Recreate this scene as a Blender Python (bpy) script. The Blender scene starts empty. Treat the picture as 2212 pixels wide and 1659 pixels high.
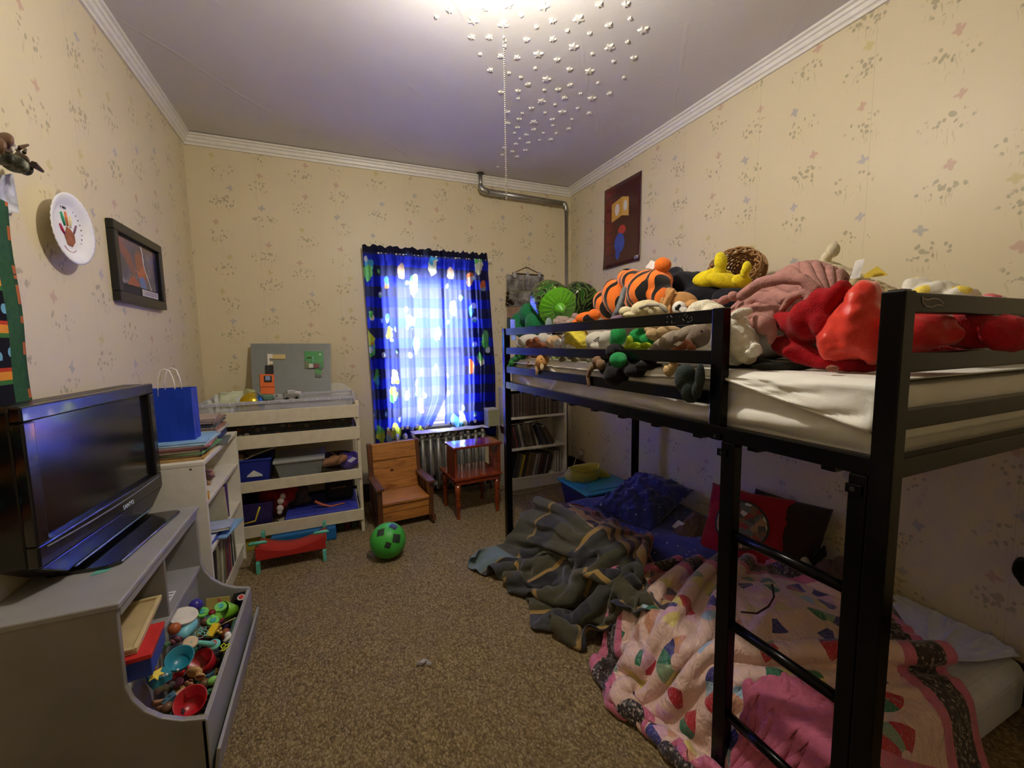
import bpy, bmesh, math, random
import numpy as np
from mathutils import Vector, Matrix, noise as mnoise
random.seed(7); np.random.seed(7)
sc = bpy.context.scene
COL = sc.collection
PI = math.pi

# ------------------------------------------------------------------ camera
W_, H_, F_ = 2212, 1659, 912.0
EYE = Vector((0, 0, 1.31))
def cam_axes(yaw, pitch, roll):
    yaw, pitch, roll = map(math.radians, (yaw, pitch, roll))
    fwd = Vector((math.sin(yaw)*math.cos(pitch), math.cos(yaw)*math.cos(pitch), -math.sin(pitch)))
    right = Vector((math.cos(yaw), -math.sin(yaw), 0)); up = right.cross(fwd)
    r2 = math.cos(roll)*right + math.sin(roll)*up
    u2 = -math.sin(roll)*right + math.cos(roll)*up
    return r2, u2, fwd
CR, CU, CF = cam_axes(23.1, 5.65, -0.9)
cd = bpy.data.cameras.new('camera'); cam = bpy.data.objects.new('camera', cd); COL.objects.link(cam)
cd.sensor_fit = 'HORIZONTAL'; cd.sensor_width = 36; cd.lens = F_/W_*36; cd.clip_start = .02
m = Matrix((CR, CU, -CF)).transposed().to_4x4(); m.translation = EYE
cam.matrix_world = m
sc.camera = cam

# ------------------------------------------------------------------ exposure, sky, lamp
sc.view_settings.view_transform = 'Standard'; sc.view_settings.look = 'None'
sc.view_settings.exposure = 0.42; sc.view_settings.gamma = 1.0
sc.view_settings.use_curve_mapping = False
sc.cycles.diffuse_bounces = 8; sc.cycles.max_bounces = 14; sc.cycles.transparent_max_bounces = 12
world = bpy.data.worlds.new('World'); sc.world = world; world.use_nodes = True
bg = world.node_tree.nodes['Background']
bg.inputs[0].default_value = (.86, .93, 1.0, 1); bg.inputs[1].default_value = 30.
SKY = bg
def lamp(name, kind, loc, energy, color, **kw):
    l = bpy.data.lights.new(name, kind); l.energy = energy; l.color = color
    for k, v in kw.items(): setattr(l, k, v)
    o = bpy.data.objects.new(name, l); COL.objects.link(o); o.location = loc
    return o
LAMP = (.56, 1.40, 2.48)
lamp('ceiling_bulb_light', 'POINT', LAMP, 44, (1.0, .92, .79), shadow_soft_size=.055)
# the window's opening, marked as a portal so that the sky outside is sampled well
XL, XR, YB, YF, ZC = -.85, 2.2, 3.65, -1.3, 2.76
WX0, WX1, WZ0, WZ1 = .46, 1.13, .62, 1.87
po = lamp('window_portal', 'AREA', ((WX0+WX1)/2, YB+.14, (WZ0+WZ1)/2), 1, (1, 1, 1), shape='RECTANGLE', size=WX1-WX0, size_y=WZ1-WZ0)
po.rotation_euler = (-PI/2, 0, 0)
po.data.cycles.is_portal = True

# ------------------------------------------------------------------ helpers: points
def ray(px, py): return CR*((px-W_/2)/F_) - CU*((py-H_/2)/F_) + CF
def at(px, py, x=None, y=None, z=None):
    """the point of a real plane x=, y= or z= on which a spot measured in the photograph lies"""
    v = ray(px, py)
    if x is not None: return EYE + v*(x/v.x)
    if y is not None: return EYE + v*(y/v.y)
    return EYE + v*((z-EYE.z)/v.z)
def scale_at(p): return (Vector(p)-EYE).dot(CF)/F_      # metres to one pixel there

# ------------------------------------------------------------------ helpers: materials
def lin(c):
    def f(v):
        v /= 255.
        return v/12.92 if v <= .04045 else ((v+.055)/1.055)**2.4
    return (f(c[0]), f(c[1]), f(c[2]), 1.0)
class G:
    """a small writer of shader nodes"""
    def __init__(s, name):
        s.m = bpy.data.materials.new(name); s.m.use_nodes = True
        s.t = s.m.node_tree; s.n = s.t.nodes; s.l = s.t.links
        s.b = s.n['Principled BSDF']; s.out = s.n['Material Output']
    def put(s, inp, v):
        if isinstance(v, bpy.types.NodeSocket): s.l.new(v, inp)
        elif isinstance(v, (int, float)):
            if inp.type in ('RGBA',): inp.default_value = (v, v, v, 1)
            elif inp.type == 'VECTOR': inp.default_value = (v, v, v)
            else: inp.default_value = v
        else:
            v = tuple(v)
            if inp.type == 'RGBA' and len(v) == 3: v = v+(1,)
            inp.default_value = v
    def math(s, op, a, b=None, c=None, clamp=False):
        n = s.n.new('ShaderNodeMath'); n.operation = op; n.use_clamp = clamp
        for i, v in enumerate((a, b, c)):
            if v is not None: s.put(n.inputs[i], v)
        return n.outputs[0]
    def add(s, a, b): return s.math('ADD', a, b)
    def sub(s, a, b): return s.math('SUBTRACT', a, b)
    def mul(s, a, b): return s.math('MULTIPLY', a, b)
    def div(s, a, b): return s.math('DIVIDE', a, b)
    def fl(s, a): return s.math('FLOOR', a)
    def fr(s, a): return s.math('FRACT', a)
    def lt(s, a, b): return s.math('LESS_THAN', a, b)
    def gt(s, a, b): return s.math('GREATER_THAN', a, b)
    def sm(s, a, lo, hi, o0=0., o1=1.):
        n = s.n.new('ShaderNodeMapRange'); n.interpolation_type = 'SMOOTHSTEP'
        for i, v in enumerate((a, lo, hi, o0, o1)): s.put(n.inputs[i], v)
        return n.outputs[0]
    def mix(s, f, a, b):
        n = s.n.new('ShaderNodeMix'); n.data_type = 'RGBA'
        s.put(n.inputs[0], f)
        s.put(n.inputs[6], lin(a) if isinstance(a, tuple) and len(a) == 3 else a)
        s.put(n.inputs[7], lin(b) if isinstance(b, tuple) and len(b) == 3 else b)
        return n.outputs[2]
    def xyz(s, v):
        n = s.n.new('ShaderNodeSeparateXYZ'); s.put(n.inputs[0], v); return n.outputs
    def vec(s, x=0., y=0., z=0.):
        n = s.n.new('ShaderNodeCombineXYZ')
        for i, v in enumerate((x, y, z)): s.put(n.inputs[i], v)
        return n.outputs[0]
    def pos(s): return s.n.new('ShaderNodeNewGeometry').outputs['Position']
    def obj(s): return s.n.new('ShaderNodeTexCoord').outputs['Object']
    def uv(s): return s.n.new('ShaderNodeTexCoord').outputs['UV']
    def rnd(s, v):
        n = s.n.new('ShaderNodeTexWhiteNoise'); n.noise_dimensions = '3D'; s.put(n.inputs['Vector'], v)
        return n.outputs
    def noise(s, v, scale, detail=3, rough=.5, dist=0):
        n = s.n.new('ShaderNodeTexNoise'); s.put(n.inputs['Vector'], v)
        s.put(n.inputs['Scale'], scale); s.put(n.inputs['Detail'], detail); s.put(n.inputs['Roughness'], rough); s.put(n.inputs['Distortion'], dist)
        return n.outputs
    def vor(s, v, scale, feat='F1', rand=1.):
        n = s.n.new('ShaderNodeTexVoronoi'); n.feature = feat; s.put(n.inputs['Vector'], v); s.put(n.inputs['Scale'], scale)
        s.put(n.inputs['Randomness'], rand); return n.outputs
    def wave(s, v, scale, dist=0., dscale=1., direction='X'):
        n = s.n.new('ShaderNodeTexWave'); n.bands_direction = direction; s.put(n.inputs['Vector'], v)
        s.put(n.inputs['Scale'], scale); s.put(n.inputs['Distortion'], dist); s.put(n.inputs['Detail Scale'], dscale); return n.outputs
    def ramp(s, f, stops, const=False):
        n = s.n.new('ShaderNodeValToRGB'); s.put(n.inputs[0], f); r = n.color_ramp
        r.interpolation = 'CONSTANT' if const else 'LINEAR'
        while len(r.elements) < len(stops): r.elements.new(.5)
        for e, (p, c) in zip(r.elements, stops): e.position = p; e.color = lin(c)
        return n.outputs[0]
    def bump(s, h, strength=.5, dist=.01):
        n = s.n.new('ShaderNodeBump'); s.put(n.inputs['Height'], h); n.inputs['Strength'].default_value = strength; n.inputs['Distance'].default_value = dist
        s.l.new(n.outputs[0], s.b.inputs['Normal'])
    def set(s, **k):
        for key, v in k.items():
            name = {'color': 'Base Color', 'rough': 'Roughness', 'metal': 'Metallic', 'sheen': 'Sheen Weight', 'trans': 'Transmission Weight',
                    'alpha': 'Alpha', 'coat': 'Coat Weight', 'ior': 'IOR', 'spec': 'Specular IOR Level'}[key]
            if key == 'color' and isinstance(v, tuple) and len(v) == 3: v = lin(v)
            s.put(s.b.inputs[name], v)
        return s
_mats = {}
def M(rgb, rough=.5, metal=0., sheen=0., vary=.06, nscale=25., bump=0., bscale=120., coat=0., spec=.5, trans=0., alpha=1.):
    """a plain material with a little procedural wear"""
    key = (rgb, rough, metal, sheen, vary, nscale, bump, bscale, coat, spec, trans, alpha)
    if key in _mats: return _mats[key]
    g = G('material_%03d' % len(_mats)); p = g.obj()
    n = g.noise(p, nscale, 3)[0]
    d = tuple(max(0, c*(1-vary*2.2)) for c in rgb); u = tuple(min(255, c*(1+vary*1.2)) for c in rgb)
    g.set(color=g.mix(n, d, u), rough=rough, metal=metal, sheen=sheen, coat=coat, spec=spec, trans=trans, alpha=alpha)
    if bump: g.bump(g.noise(p, bscale, 4)[0], bump, .004)
    _mats[key] = g.m
    return g.m
def cloth_m(rgb, rough=.9, vary=.05, bump=.25, bscale=350.): return M(rgb, rough, 0., .10, vary, 30., bump, bscale, 0., .2)
def plush_m(rgb, vary=.10): return M(rgb, .95, 0., .10, vary, 45., .9, 260., 0., .12)
def plastic_m(rgb, rough=.35): return M(rgb, rough, 0., 0., .03, 20., 0., 120., 0., .45)

# ------------------------------------------------------------------ helpers: objects
def tag(o, label=None, cat=None, group=None, kind=None):
    if label: o['label'] = label
    if cat: o['category'] = cat
    if group: o['group'] = group
    if kind: o['kind'] = kind
    return o
def thing(name, label, cat, loc=(0, 0, 0), group=None):
    o = bpy.data.objects.new(name, None); COL.objects.link(o); o.location = loc; o.empty_display_size = .05
    return tag(o, label, cat, group)
def wloc(o):
    v = Vector((0, 0, 0))
    while o is not None: v += o.location; o = o.parent
    return v
class MB:
    """collects shapes, then becomes ONE mesh object"""
    def __init__(s): s.v = []; s.f = []; s.uv = None
    def _add(s, vs, fs):
        b = len(s.v); s.v += [Vector(v) for v in vs]; s.f += [tuple(i+b for i in f) for f in fs]; return s
    def hexa(s, p):      # 8 points: bottom 4 ccw, top 4 ccw
        return s._add(p, [(3, 2, 1, 0), (4, 5, 6, 7), (0, 1, 5, 4), (1, 2, 6, 5), (2, 3, 7, 6), (3, 0, 4, 7)])
    def box(s, x0, x1, y0, y1, z0, z1):
        return s.hexa([(x0, y0, z0), (x1, y0, z0), (x1, y1, z0), (x0, y1, z0), (x0, y0, z1), (x1, y0, z1), (x1, y1, z1), (x0, y1, z1)])
    def obox(s, c, size, rot=None):     # centre, full size, 3x3 rotation
        a, b, d = (q/2 for q in size); R = rot or Matrix.Identity(3); c = Vector(c)
        return s.hexa([c+R@Vector(q) for q in ((-a, -b, -d), (a, -b, -d), (a, b, -d), (-a, b, -d), (-a, -b, d), (a, -b, d), (a, b, d), (-a, b, d))])
    def tube(s, pts, r, n=10, caps=True):
        pts = [Vector(p) for p in pts]; rs = r if isinstance(r, (list, tuple)) else [r]*len(pts)
        vs = []; up = None
        for i, p in enumerate(pts):
            t = (pts[min(i+1, len(pts)-1)]-pts[max(i-1, 0)]).normalized()
            if up is None: up = t.orthogonal().normalized()
            up = (up - t*up.dot(t)).normalized(); q = t.cross(up)
            vs += [p + (up*math.cos(2*PI*k/n)+q*math.sin(2*PI*k/n))*rs[i] for k in range(n)]
        fs = [(i*n+k, i*n+(k+1) % n, (i+1)*n+(k+1) % n, (i+1)*n+k) for i in range(len(pts)-1) for k in range(n)]
        if caps: fs += [tuple(range(n-1, -1, -1)), tuple((len(pts)-1)*n+k for k in range(n))]
        return s._add(vs, fs)
    def cyl(s, p0, p1, r0, r1=None, n=20): return s.tube([p0, p1], [r0, r0 if r1 is None else r1], n)
    def lathe(s, c, prof, n=24, axis=(0, 0, 1), caps=True):   # profile (radius, height)
        ax = Vector(axis).normalized(); a = ax.orthogonal().normalized(); b = ax.cross(a); c = Vector(c)
        vs = [c+ax*h+(a*math.cos(2*PI*k/n)+b*math.sin(2*PI*k/n))*max(r, 1e-4) for r, h in prof for k in range(n)]
        fs = [(i*n+k, i*n+(k+1) % n, (i+1)*n+(k+1) % n, (i+1)*n+k) for i in range(len(prof)-1) for k in range(n)]
        if caps: fs += [tuple(range(n-1, -1, -1)), tuple((len(prof)-1)*n+k for k in range(n))]
        return s._add(vs, fs)
    def ball(s, c, r, n=14, m=9, rot=None):      # ellipsoid, r number or (a, b, c)
        r = r if isinstance(r, (tuple, list)) else (r, r, r); R = rot or Matrix.Identity(3); c = Vector(c)
        vs = [c+R@Vector((0, 0, -r[2]))]
        for i in range(1, m):
            t = -PI/2+PI*i/m
            vs += [c+R@Vector((r[0]*math.cos(t)*math.cos(2*PI*k/n), r[1]*math.cos(t)*math.sin(2*PI*k/n), r[2]*math.sin(t))) for k in range(n)]
        vs.append(c+R@Vector((0, 0, r[2]))); L = len(vs)-1
        fs = [(0, 1+(k+1) % n, 1+k) for k in range(n)]
        fs += [(1+i*n+k, 1+i*n+(k+1) % n, 1+(i+1)*n+(k+1) % n, 1+(i+1)*n+k) for i in range(m-2) for k in range(n)]
        fs += [(1+(m-2)*n+k, 1+(m-2)*n+(k+1) % n, L) for k in range(n)]
        return s._add(vs, fs)
    def prism(s, pts, vec):     # polygon of 3D points pushed along vec
        pts = [Vector(p) for p in pts]; vec = Vector(vec); n = len(pts)
        return s._add(pts+[p+vec for p in pts], [tuple(range(n-1, -1, -1)), tuple(range(n, 2*n))]+[(i, (i+1) % n, n+(i+1) % n, n+i) for i in range(n)])
    def grid(s, P, uv=None):     # P[n][m] of points
        n, k = len(P), len(P[0])
        s._add([p for row in P for p in row], [(i*k+j, (i+1)*k+j, (i+1)*k+j+1, i*k+j+1) for i in range(n-1) for j in range(k-1)])
        if uv is not None: s.uv = [q for row in uv for q in row]
        return s
    def build(s, name, mat, parent=None, smooth=False, bevel=0., seg=2, base=None, angle=35):
        off = wloc(parent) if parent else (Vector(base) if base is not None else None)
        if off is None:
            xs, ys, zs = zip(*[tuple(v) for v in s.v]); off = Vector(((min(xs)+max(xs))/2, (min(ys)+max(ys))/2, min(zs)))
        me = bpy.data.meshes.new(name); me.from_pydata([tuple(v-off) for v in s.v], [], s.f); me.validate()
        bm = bmesh.new(); bm.from_mesh(me); bmesh.ops.recalc_face_normals(bm, faces=bm.faces)
        if s.uv is not None:
            ly = bm.loops.layers.uv.new('UVMap')
            for f in bm.faces:
                for l in f.loops: l[ly].uv = s.uv[l.vert.index]
        bm.to_mesh(me); bm.free()
        me.materials.append(mat)
        if smooth: me.polygons.foreach_set('use_smooth', [True]*len(me.polygons))
        o = bpy.data.objects.new(name, me); COL.objects.link(o)
        if parent: o.parent = parent
        else: o.location = off
        if bevel:
            b = o.modifiers.new('Bevel', 'BEVEL'); b.width = bevel; b.segments = seg; b.limit_method = 'ANGLE'; b.angle_limit = math.radians(angle)
        return o
def solo(mb, name, mat, label, cat, group=None, **k): return tag(mb.build(name, mat, **k), label, cat, group)
def struct(mb, name, mat, **k):
    o = mb.build(name, mat, **k)
    if not k.get('parent'): o['kind'] = 'structure'
    return o
def dup(root, delta, label=None, group=None, rotz=None):
    r = root.copy(); COL.objects.link(r); r.location = root.location+Vector(delta)
    if label: r['label'] = label
    if group: r['group'] = group
    if rotz is not None: r.rotation_euler.z = rotz
    for ch in list(root.children):
        c = ch.copy(); COL.objects.link(c); c.parent = r
        for g in list(ch.children):
            d = g.copy(); COL.objects.link(d); d.parent = c
    return r
def rotz(a): return Matrix.Rotation(a, 3, 'Z')
def rot(ax, deg): return Matrix.Rotation(math.radians(deg), 3, ax)
def fbm(p, o=3): return mnoise.fractal(Vector(p), 1., 2., o)

# soft bodies: ellipsoids measured in the photograph, melted into one skin
def blob_mb(parts, **plane):
    mb = MB(); rmin = 9.
    for p in parts:
        px, py, rx, ry = p[:4]; a = math.radians(p[4] if len(p) > 4 else 0); dz = p[5] if len(p) > 5 else 0.; rz = p[6] if len(p) > 6 else min(rx, ry)
        c = at(px, py, **plane); d = (c-EYE).normalized(); c = c+d*dz; s = scale_at(c)
        X = CR*math.cos(a)+CU*math.sin(a); Y = -CR*math.sin(a)+CU*math.cos(a); Z = d
        mb.ball(c, (rx*s, ry*s, rz*s), 18, 12, Matrix((X, Y, Z)).transposed()); rmin = min(rmin, rx*s, ry*s)
    return mb, rmin
def roll(pts, r, n=5):      # a string of ellipsoids along a line, for blob()
    out = []
    for i in range(len(pts)-1):
        a, b = pts[i], pts[i+1]
        for k in range(n):
            t = k/n
            ra = (a[2] if len(a) > 2 else r)*(1-t)+(b[2] if len(b) > 2 else r)*t
            out.append((a[0]+(b[0]-a[0])*t, a[1]+(b[1]-a[1])*t, ra, ra))
    e = pts[-1]; re = e[2] if len(e) > 2 else r
    out.append((e[0], e[1], re, re)); return out
def blob(name, mat, parts, parent=None, rough=.0, rs=14., smooth=6, vox=None, base=None, **plane):
    mb, r = blob_mb(parts, **plane)
    o = mb.build(name, mat, parent=parent, smooth=True, base=base)
    md = o.modifiers.new('Remesh', 'REMESH'); md.mode = 'VOXEL'; md.voxel_size = vox or max(.0028, min(.009, r/5)); md.use_smooth_shade = True
    if smooth: s = o.modifiers.new('Smooth', 'SMOOTH'); s.factor = .5; s.iterations = smooth
    if rough:
        tx = bpy.data.textures.new(name+'_fur', 'CLOUDS'); tx.noise_scale = 1./rs; tx.noise_depth = 2
        dm = o.modifiers.new('Displace', 'DISPLACE'); dm.texture = tx; dm.strength = rough; dm.mid_level = .5; dm.texture_coords = 'GLOBAL'
    return o
def plush(name, label, cat, mat, parts, x, rough=.004, rs=16., group=None, **k):
    """one stuffed thing: an Empty at its base, the body its first part"""
    cs = [at(p[0], p[1], x=x) for p in parts]
    low = min(c.z-p[3]*scale_at(c) for c, p in zip(cs, parts))
    t = thing(name, label, cat, (sum(c.x for c in cs)/len(cs), sum(c.y for c in cs)/len(cs), low), group)
    blob('body', mat, parts, t, rough, rs, x=x, **k)
    return t

# cloth: position based dynamics on a grid over a height field
def bez(ctrl, u, v):
    """smooth interpolation of a grid of control points (Catmull-Rom)"""
    def cr(p, t):
        n = len(p)-1; f = t*n; i = min(int(f), n-1); f -= i
        g = lambda k: p[max(0, min(n, k))]
        a, b, c, d = g(i-1), g(i), g(i+1), g(i+2)
        return .5*((2*b)+(c-a)*f+(2*a-5*b+4*c-d)*f*f+(3*b-a-3*c+d)*f**3)
    return cr([cr(row, u) for row in ctrl], v)
def cloth(ctrl, n, m, su, sv, hf, steps=140, seed=1, lift=.05, crumple=.06, cs=5., anchor=.01, g=.0012):
    rng = np.random.RandomState(seed)
    ctrl = [[np.array(p, float) for p in row] for row in ctrl]
    P = np.zeros((n, m, 3))
    for i in range(n):
        for j in range(m):
            P[i, j] = bez(ctrl, i/(n-1), j/(m-1))
    for i in range(n):
        for j in range(m):
            q = P[i, j]; h = mnoise.fractal(Vector((q[0]*cs+seed*3.1, q[1]*cs, seed)), 1., 2., 3)
            P[i, j, 2] = max(P[i, j, 2], 0)+lift+crumple*h
            P[i, j, 0] += .012*mnoise.noise(Vector((i*.35, j*.35, seed+5.))); P[i, j, 1] += .012*mnoise.noise(Vector((i*.35, j*.35, seed+9.)))
    A = P.copy(); Q = P.copy()      # su, sv: how much longer the cloth is than the place it lies in
    B_ = np.array([[bez(ctrl, i/20, j/20) for j in range(21)] for i in range(21)])
    su *= np.linalg.norm(np.diff(B_, axis=0), axis=-1).sum(0).mean(); sv *= np.linalg.norm(np.diff(B_, axis=1), axis=-1).sum(1).mean()
    du, dv = su/(n-1), sv/(m-1); dd = math.hypot(du, dv)
    def con(a, b, L, k):
        d = b-a; l = np.linalg.norm(d, axis=-1, keepdims=True)+1e-9
        c = d*(1-L/l)*.5*k; a += c; b -= c
    for it in range(steps):
        Vv = (P-Q)*.86; Q = P.copy(); P = P+Vv; P[..., 2] -= g
        P[..., :2] += (A[..., :2]-P[..., :2])*anchor
        for k in range(6):
            for s in (0, 1):
                x = P[s:n-1:2][:(n-1-s+1)//2]; y = P[s+1:n:2]; e = min(len(x), len(y)); con(x[:e], y[:e], du, 1.)
                x = P[:, s:m-1:2]; y = P[:, s+1:m:2]; e = min(x.shape[1], y.shape[1]); con(x[:, :e], y[:, :e], dv, 1.)
            for s in (0, 1):
                for w in (0, 1):
                    a = P[s:n-1:2, w:m-1:2]; b = P[s+1:n:2, w+1:m:2]; e, f = min(a.shape[0], b.shape[0]), min(a.shape[1], b.shape[1]); con(a[:e, :f], b[:e, :f], dd, .4)
                    a = P[s+1:n:2, w:m-1:2]; b = P[s:n-1:2, w+1:m:2]; e, f = min(a.shape[0], b.shape[0]), min(a.shape[1], b.shape[1]); con(a[:e, :f], b[:e, :f], dd, .4)
            a, b = P[:-3].copy(), P[3:].copy(); d = b-a; l = np.linalg.norm(d, axis=-1, keepdims=True)+1e-9
            c = np.where(l < 3*du*.8, d*(1-3*du*.8/l)*.12, 0); P[:-3] += c; P[3:] -= c
            a, b = P[:, :-3].copy(), P[:, 3:].copy(); d = b-a; l = np.linalg.norm(d, axis=-1, keepdims=True)+1e-9
            c = np.where(l < 3*dv*.8, d*(1-3*dv*.8/l)*.12, 0); P[:, :-3] += c; P[:, 3:] -= c
            h = hf(P[..., 0], P[..., 1]); low = P[..., 2] < h
            P[..., 2] = np.where(low, h, P[..., 2])
            for q in (0, 1): P[..., q] = np.where(low, P[..., q]*.4+Q[..., q]*.6, P[..., q])
    uv = [[(i/(n-1), j/(m-1)) for j in range(m)] for i in range(n)]
    return P, uv
def cloth_obj(name, mat, P, uv, thick=.006, parent=None, sub=1):
    o = MB().grid([[Vector(p) for p in row] for row in P], uv).build(name, mat, parent=parent, smooth=True)
    s = o.modifiers.new('Solidify', 'SOLIDIFY'); s.thickness = thick; s.offset = 1
    if sub: q = o.modifiers.new('Subdivision', 'SUBSURF'); q.levels = sub; q.render_levels = sub
    return o
def box_h(P0, P1, h, r):     # height field of a soft box
    def f(x, y):
        d = np.minimum(np.minimum(x-P0[0], P1[0]-x), np.minimum(y-P0[1], P1[1]-y))
        t = np.clip(d/r+.5, 0, 1); return h*t*t*(3-2*t)
    return f
def bump_h(c, h, r): return lambda x, y: h*np.exp(-((x-c[0])**2+(y-c[1])**2)/(r*r))
def sum_h(*fs): return lambda x, y: np.maximum(sum(f(x, y) for f in fs), .006)
# ------------------------------------------------------------------ materials of the room
def wallpaper(axis):
    g = G('wallpaper_'+axis); p = g.xyz(g.pos()); u0 = p[0] if axis == 'x' else p[1]; v0 = p[2]
    wx = g.mul(g.sub(g.noise(g.vec(u0, v0, 3.), 14., 2)[0], .5), .03)
    u, v1 = g.add(u0, wx), g.add(v0, wx)
    A, B = .265, .235
    cu = g.fl(g.div(u, A)); half = g.mul(g.math('MODULO', g.math('ABSOLUTE', cu), 2.), .5*B)
    v = g.add(v1, half); cv = g.fl(g.div(v, B))
    r = g.rnd(g.vec(cu, cv, 1.)); rc = g.xyz(r[1])
    lu = g.sub(g.mul(g.sub(g.fr(g.div(u, A)), .5), A), g.mul(g.sub(rc[0], .5), .05))
    lv = g.sub(g.mul(g.sub(g.fr(g.div(v, B)), .5), B), g.mul(g.sub(rc[1], .5), .04))
    def ell(cx, cy, a, b):
        return g.add(g.math('POWER', g.div(g.sub(lu, cx), a), 2.), g.math('POWER', g.div(g.sub(lv, cy), b), 2.))
    vr = g.vor(g.vec(u, g.mul(v, .8), 0.), 52.)
    leaf = g.mul(g.sm(vr[0], .42, .26), g.mul(g.sm(ell(0., -.014, .092, .052), 1.0, .6), g.gt(g.xyz(vr[1])[0], .34)))
    vr2 = g.vor(g.vec(u, v, 4.), 30.)
    leaf2 = g.mul(g.sm(vr2[0], .38, .25), g.mul(g.sm(ell(0., .0, .066, .036), 1.0, .5), g.gt(g.xyz(vr2[1])[1], .3)))
    stem = g.mul(g.sm(g.noise(g.vec(g.mul(u, 190.), g.mul(v, 14.), 0.), 1., 1)[0], .60, .70), g.mul(g.sm(ell(0., -.06, .075, .055), 1., .3), .45))
    fx = g.sub(lu, g.mul(g.sub(rc[2], .5), .09)); fy = g.sub(lv, .072)
    rad = g.math('SQRT', g.add(g.mul(fx, fx), g.mul(fy, fy))); ang = g.math('ARCTAN2', fy, fx)
    pet = g.mul(.023, g.add(.70, g.add(g.mul(.20, g.math('COSINE', g.add(g.mul(ang, 4.), .6))), g.mul(g.sub(g.noise(g.vec(u, v, 9.), 60., 2)[0], .5), .9))))
    flower = g.sm(g.sub(rad, pet), .005, -.004)
    fcol = g.ramp(r[0], [(0., (188, 142, 128)), (.3, (150, 152, 160)), (.55, (192, 178, 110)), (.78, (160, 158, 172))], True)
    big = g.noise(g.vec(u, v, 1.), 1.6, 3)[0]
    base = g.mix(big, (206, 193, 158), (219, 206, 173))
    c = g.mix(stem, base, (158, 148, 112))
    c = g.mix(g.mul(g.math('MAXIMUM', leaf, leaf2), .52), c, (122, 116, 90))
    c = g.mix(g.mul(flower, .62), c, fcol)
    seam = g.mul(g.lt(g.math('ABSOLUTE', g.sub(g.fr(g.div(g.add(u0, .17), .53)), .5)), .0022), .22)
    c = g.mix(seam, c, (120, 108, 84))
    g.set(color=c, rough=.42, spec=.35)
    g.bump(g.noise(g.vec(g.mul(u0, 500.), g.mul(v0, 160.), 0.), 1., 2)[0], .12, .002)
    return g.m
def carpet_mat():
    g = G('shag_carpet'); p = g.pos()
    w = g.noise(p, 7., 3)
    q = g.n.new('ShaderNodeVectorMath'); q.operation = 'MULTIPLY_ADD'; g.put(q.inputs[0], w[1]); g.put(q.inputs[1], (.05, .05, 0)); g.put(q.inputs[2], p)
    s = g.n.new('ShaderNodeMapping'); g.put(s.inputs[0], q.outputs[0]); s.inputs['Rotation'].default_value = (0, 0, .35); s.inputs['Scale'].default_value = (1.35, .8, 1)
    v = g.vor(s.outputs[0], 122.); n = g.noise(s.outputs[0], 240., 4, .65)[0]
    n2 = g.noise(p, 3., 3)[0]
    h = g.add(g.mul(g.sub(1., v[0]), .55), g.mul(n, .55))
    f = g.add(g.mul(h, .85), g.mul(g.xyz(v[1])[0], .38))
    c = g.ramp(f, [(.24, (72, 56, 31)), (.46, (116, 94, 55)), (.70, (158, 133, 84)), (.96, (200, 178, 130))])
    c = g.mix(g.sm(n2, .3, .75, 0., .45), c, g.mix(.5, c, (150, 124, 84)))
    g.set(color=c, rough=.97, spec=.1, sheen=.12); g.bump(h, 1., .018)
    return g.m
def ceiling_mat():
    g = G('painted_ceiling'); p = g.pos(); x = g.xyz(p)
    n = g.noise(p, 2.2, 4)[0]
    g.set(color=g.mix(n, (196, 192, 188), (210, 207, 203)), rough=.45, spec=.3)
    d = g.add(g.mul(x[0], .75), g.mul(x[1], -.62))
    crease = g.sm(g.math('ABSOLUTE', g.sub(g.fr(g.div(g.add(d, g.mul(g.noise(p, 3., 2)[0], .08)), .47)), .5)), .03, 0.)
    patch = g.sm(g.noise(p, 1.9, 2)[0], .48, .6)
    g.bump(g.add(g.mul(g.mul(crease, patch), .3), g.add(g.mul(g.noise(p, 60., 3)[0], .10), g.mul(g.noise(p, 5., 3)[0], .7))), .35, .012)
    return g.m
def wood_mat(name, dark, light, scale=9., rough=.3, axis='X', coat=.2):
    g = G(name); p = g.obj()
    s = g.n.new('ShaderNodeMapping'); g.put(s.inputs[0], p)
    s.inputs['Scale'].default_value = (.12, 1, 1) if axis == 'X' else ((1, .12, 1) if axis == 'Y' else (1, 1, .12))
    n = g.noise(s.outputs[0], scale*3, 4, .6, 1.2)[0]; k = g.noise(s.outputs[0], scale*22, 3)[0]
    f = g.add(g.mul(n, .75), g.mul(k, .3))
    g.set(color=g.ramp(f, [(.3, dark), (.62, light)]), rough=rough, coat=coat, spec=.45)
    return g.m
WALL_X, WALL_Y = wallpaper('x'), wallpaper('y')
TRIM = M((226, 222, 214), .4, vary=.03)
WHITE = M((226, 222, 208), .42, vary=.03)
CREAM = M((214, 205, 178), .45, vary=.04)
GREY = M((148, 147, 145), .42, vary=.03)
BLACKMETAL = M((4, 4, 6), .24, 0., vary=.05, spec=.2)
BLACKPL = M((14, 14, 16), .35, vary=.03)
STEEL = M((168, 166, 160), .38, .85, vary=.08)
PINE = wood_mat('pine', (122, 70, 26), (190, 128, 62), 7., .38, 'X')
PINE_DARK = wood_mat('stained_pine', (60, 32, 16), (104, 60, 30), 7., .38, 'Z')
MAHOG = wood_mat('mahogany', (82, 30, 14), (142, 62, 30), 7., .17, 'X', .5)

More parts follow.
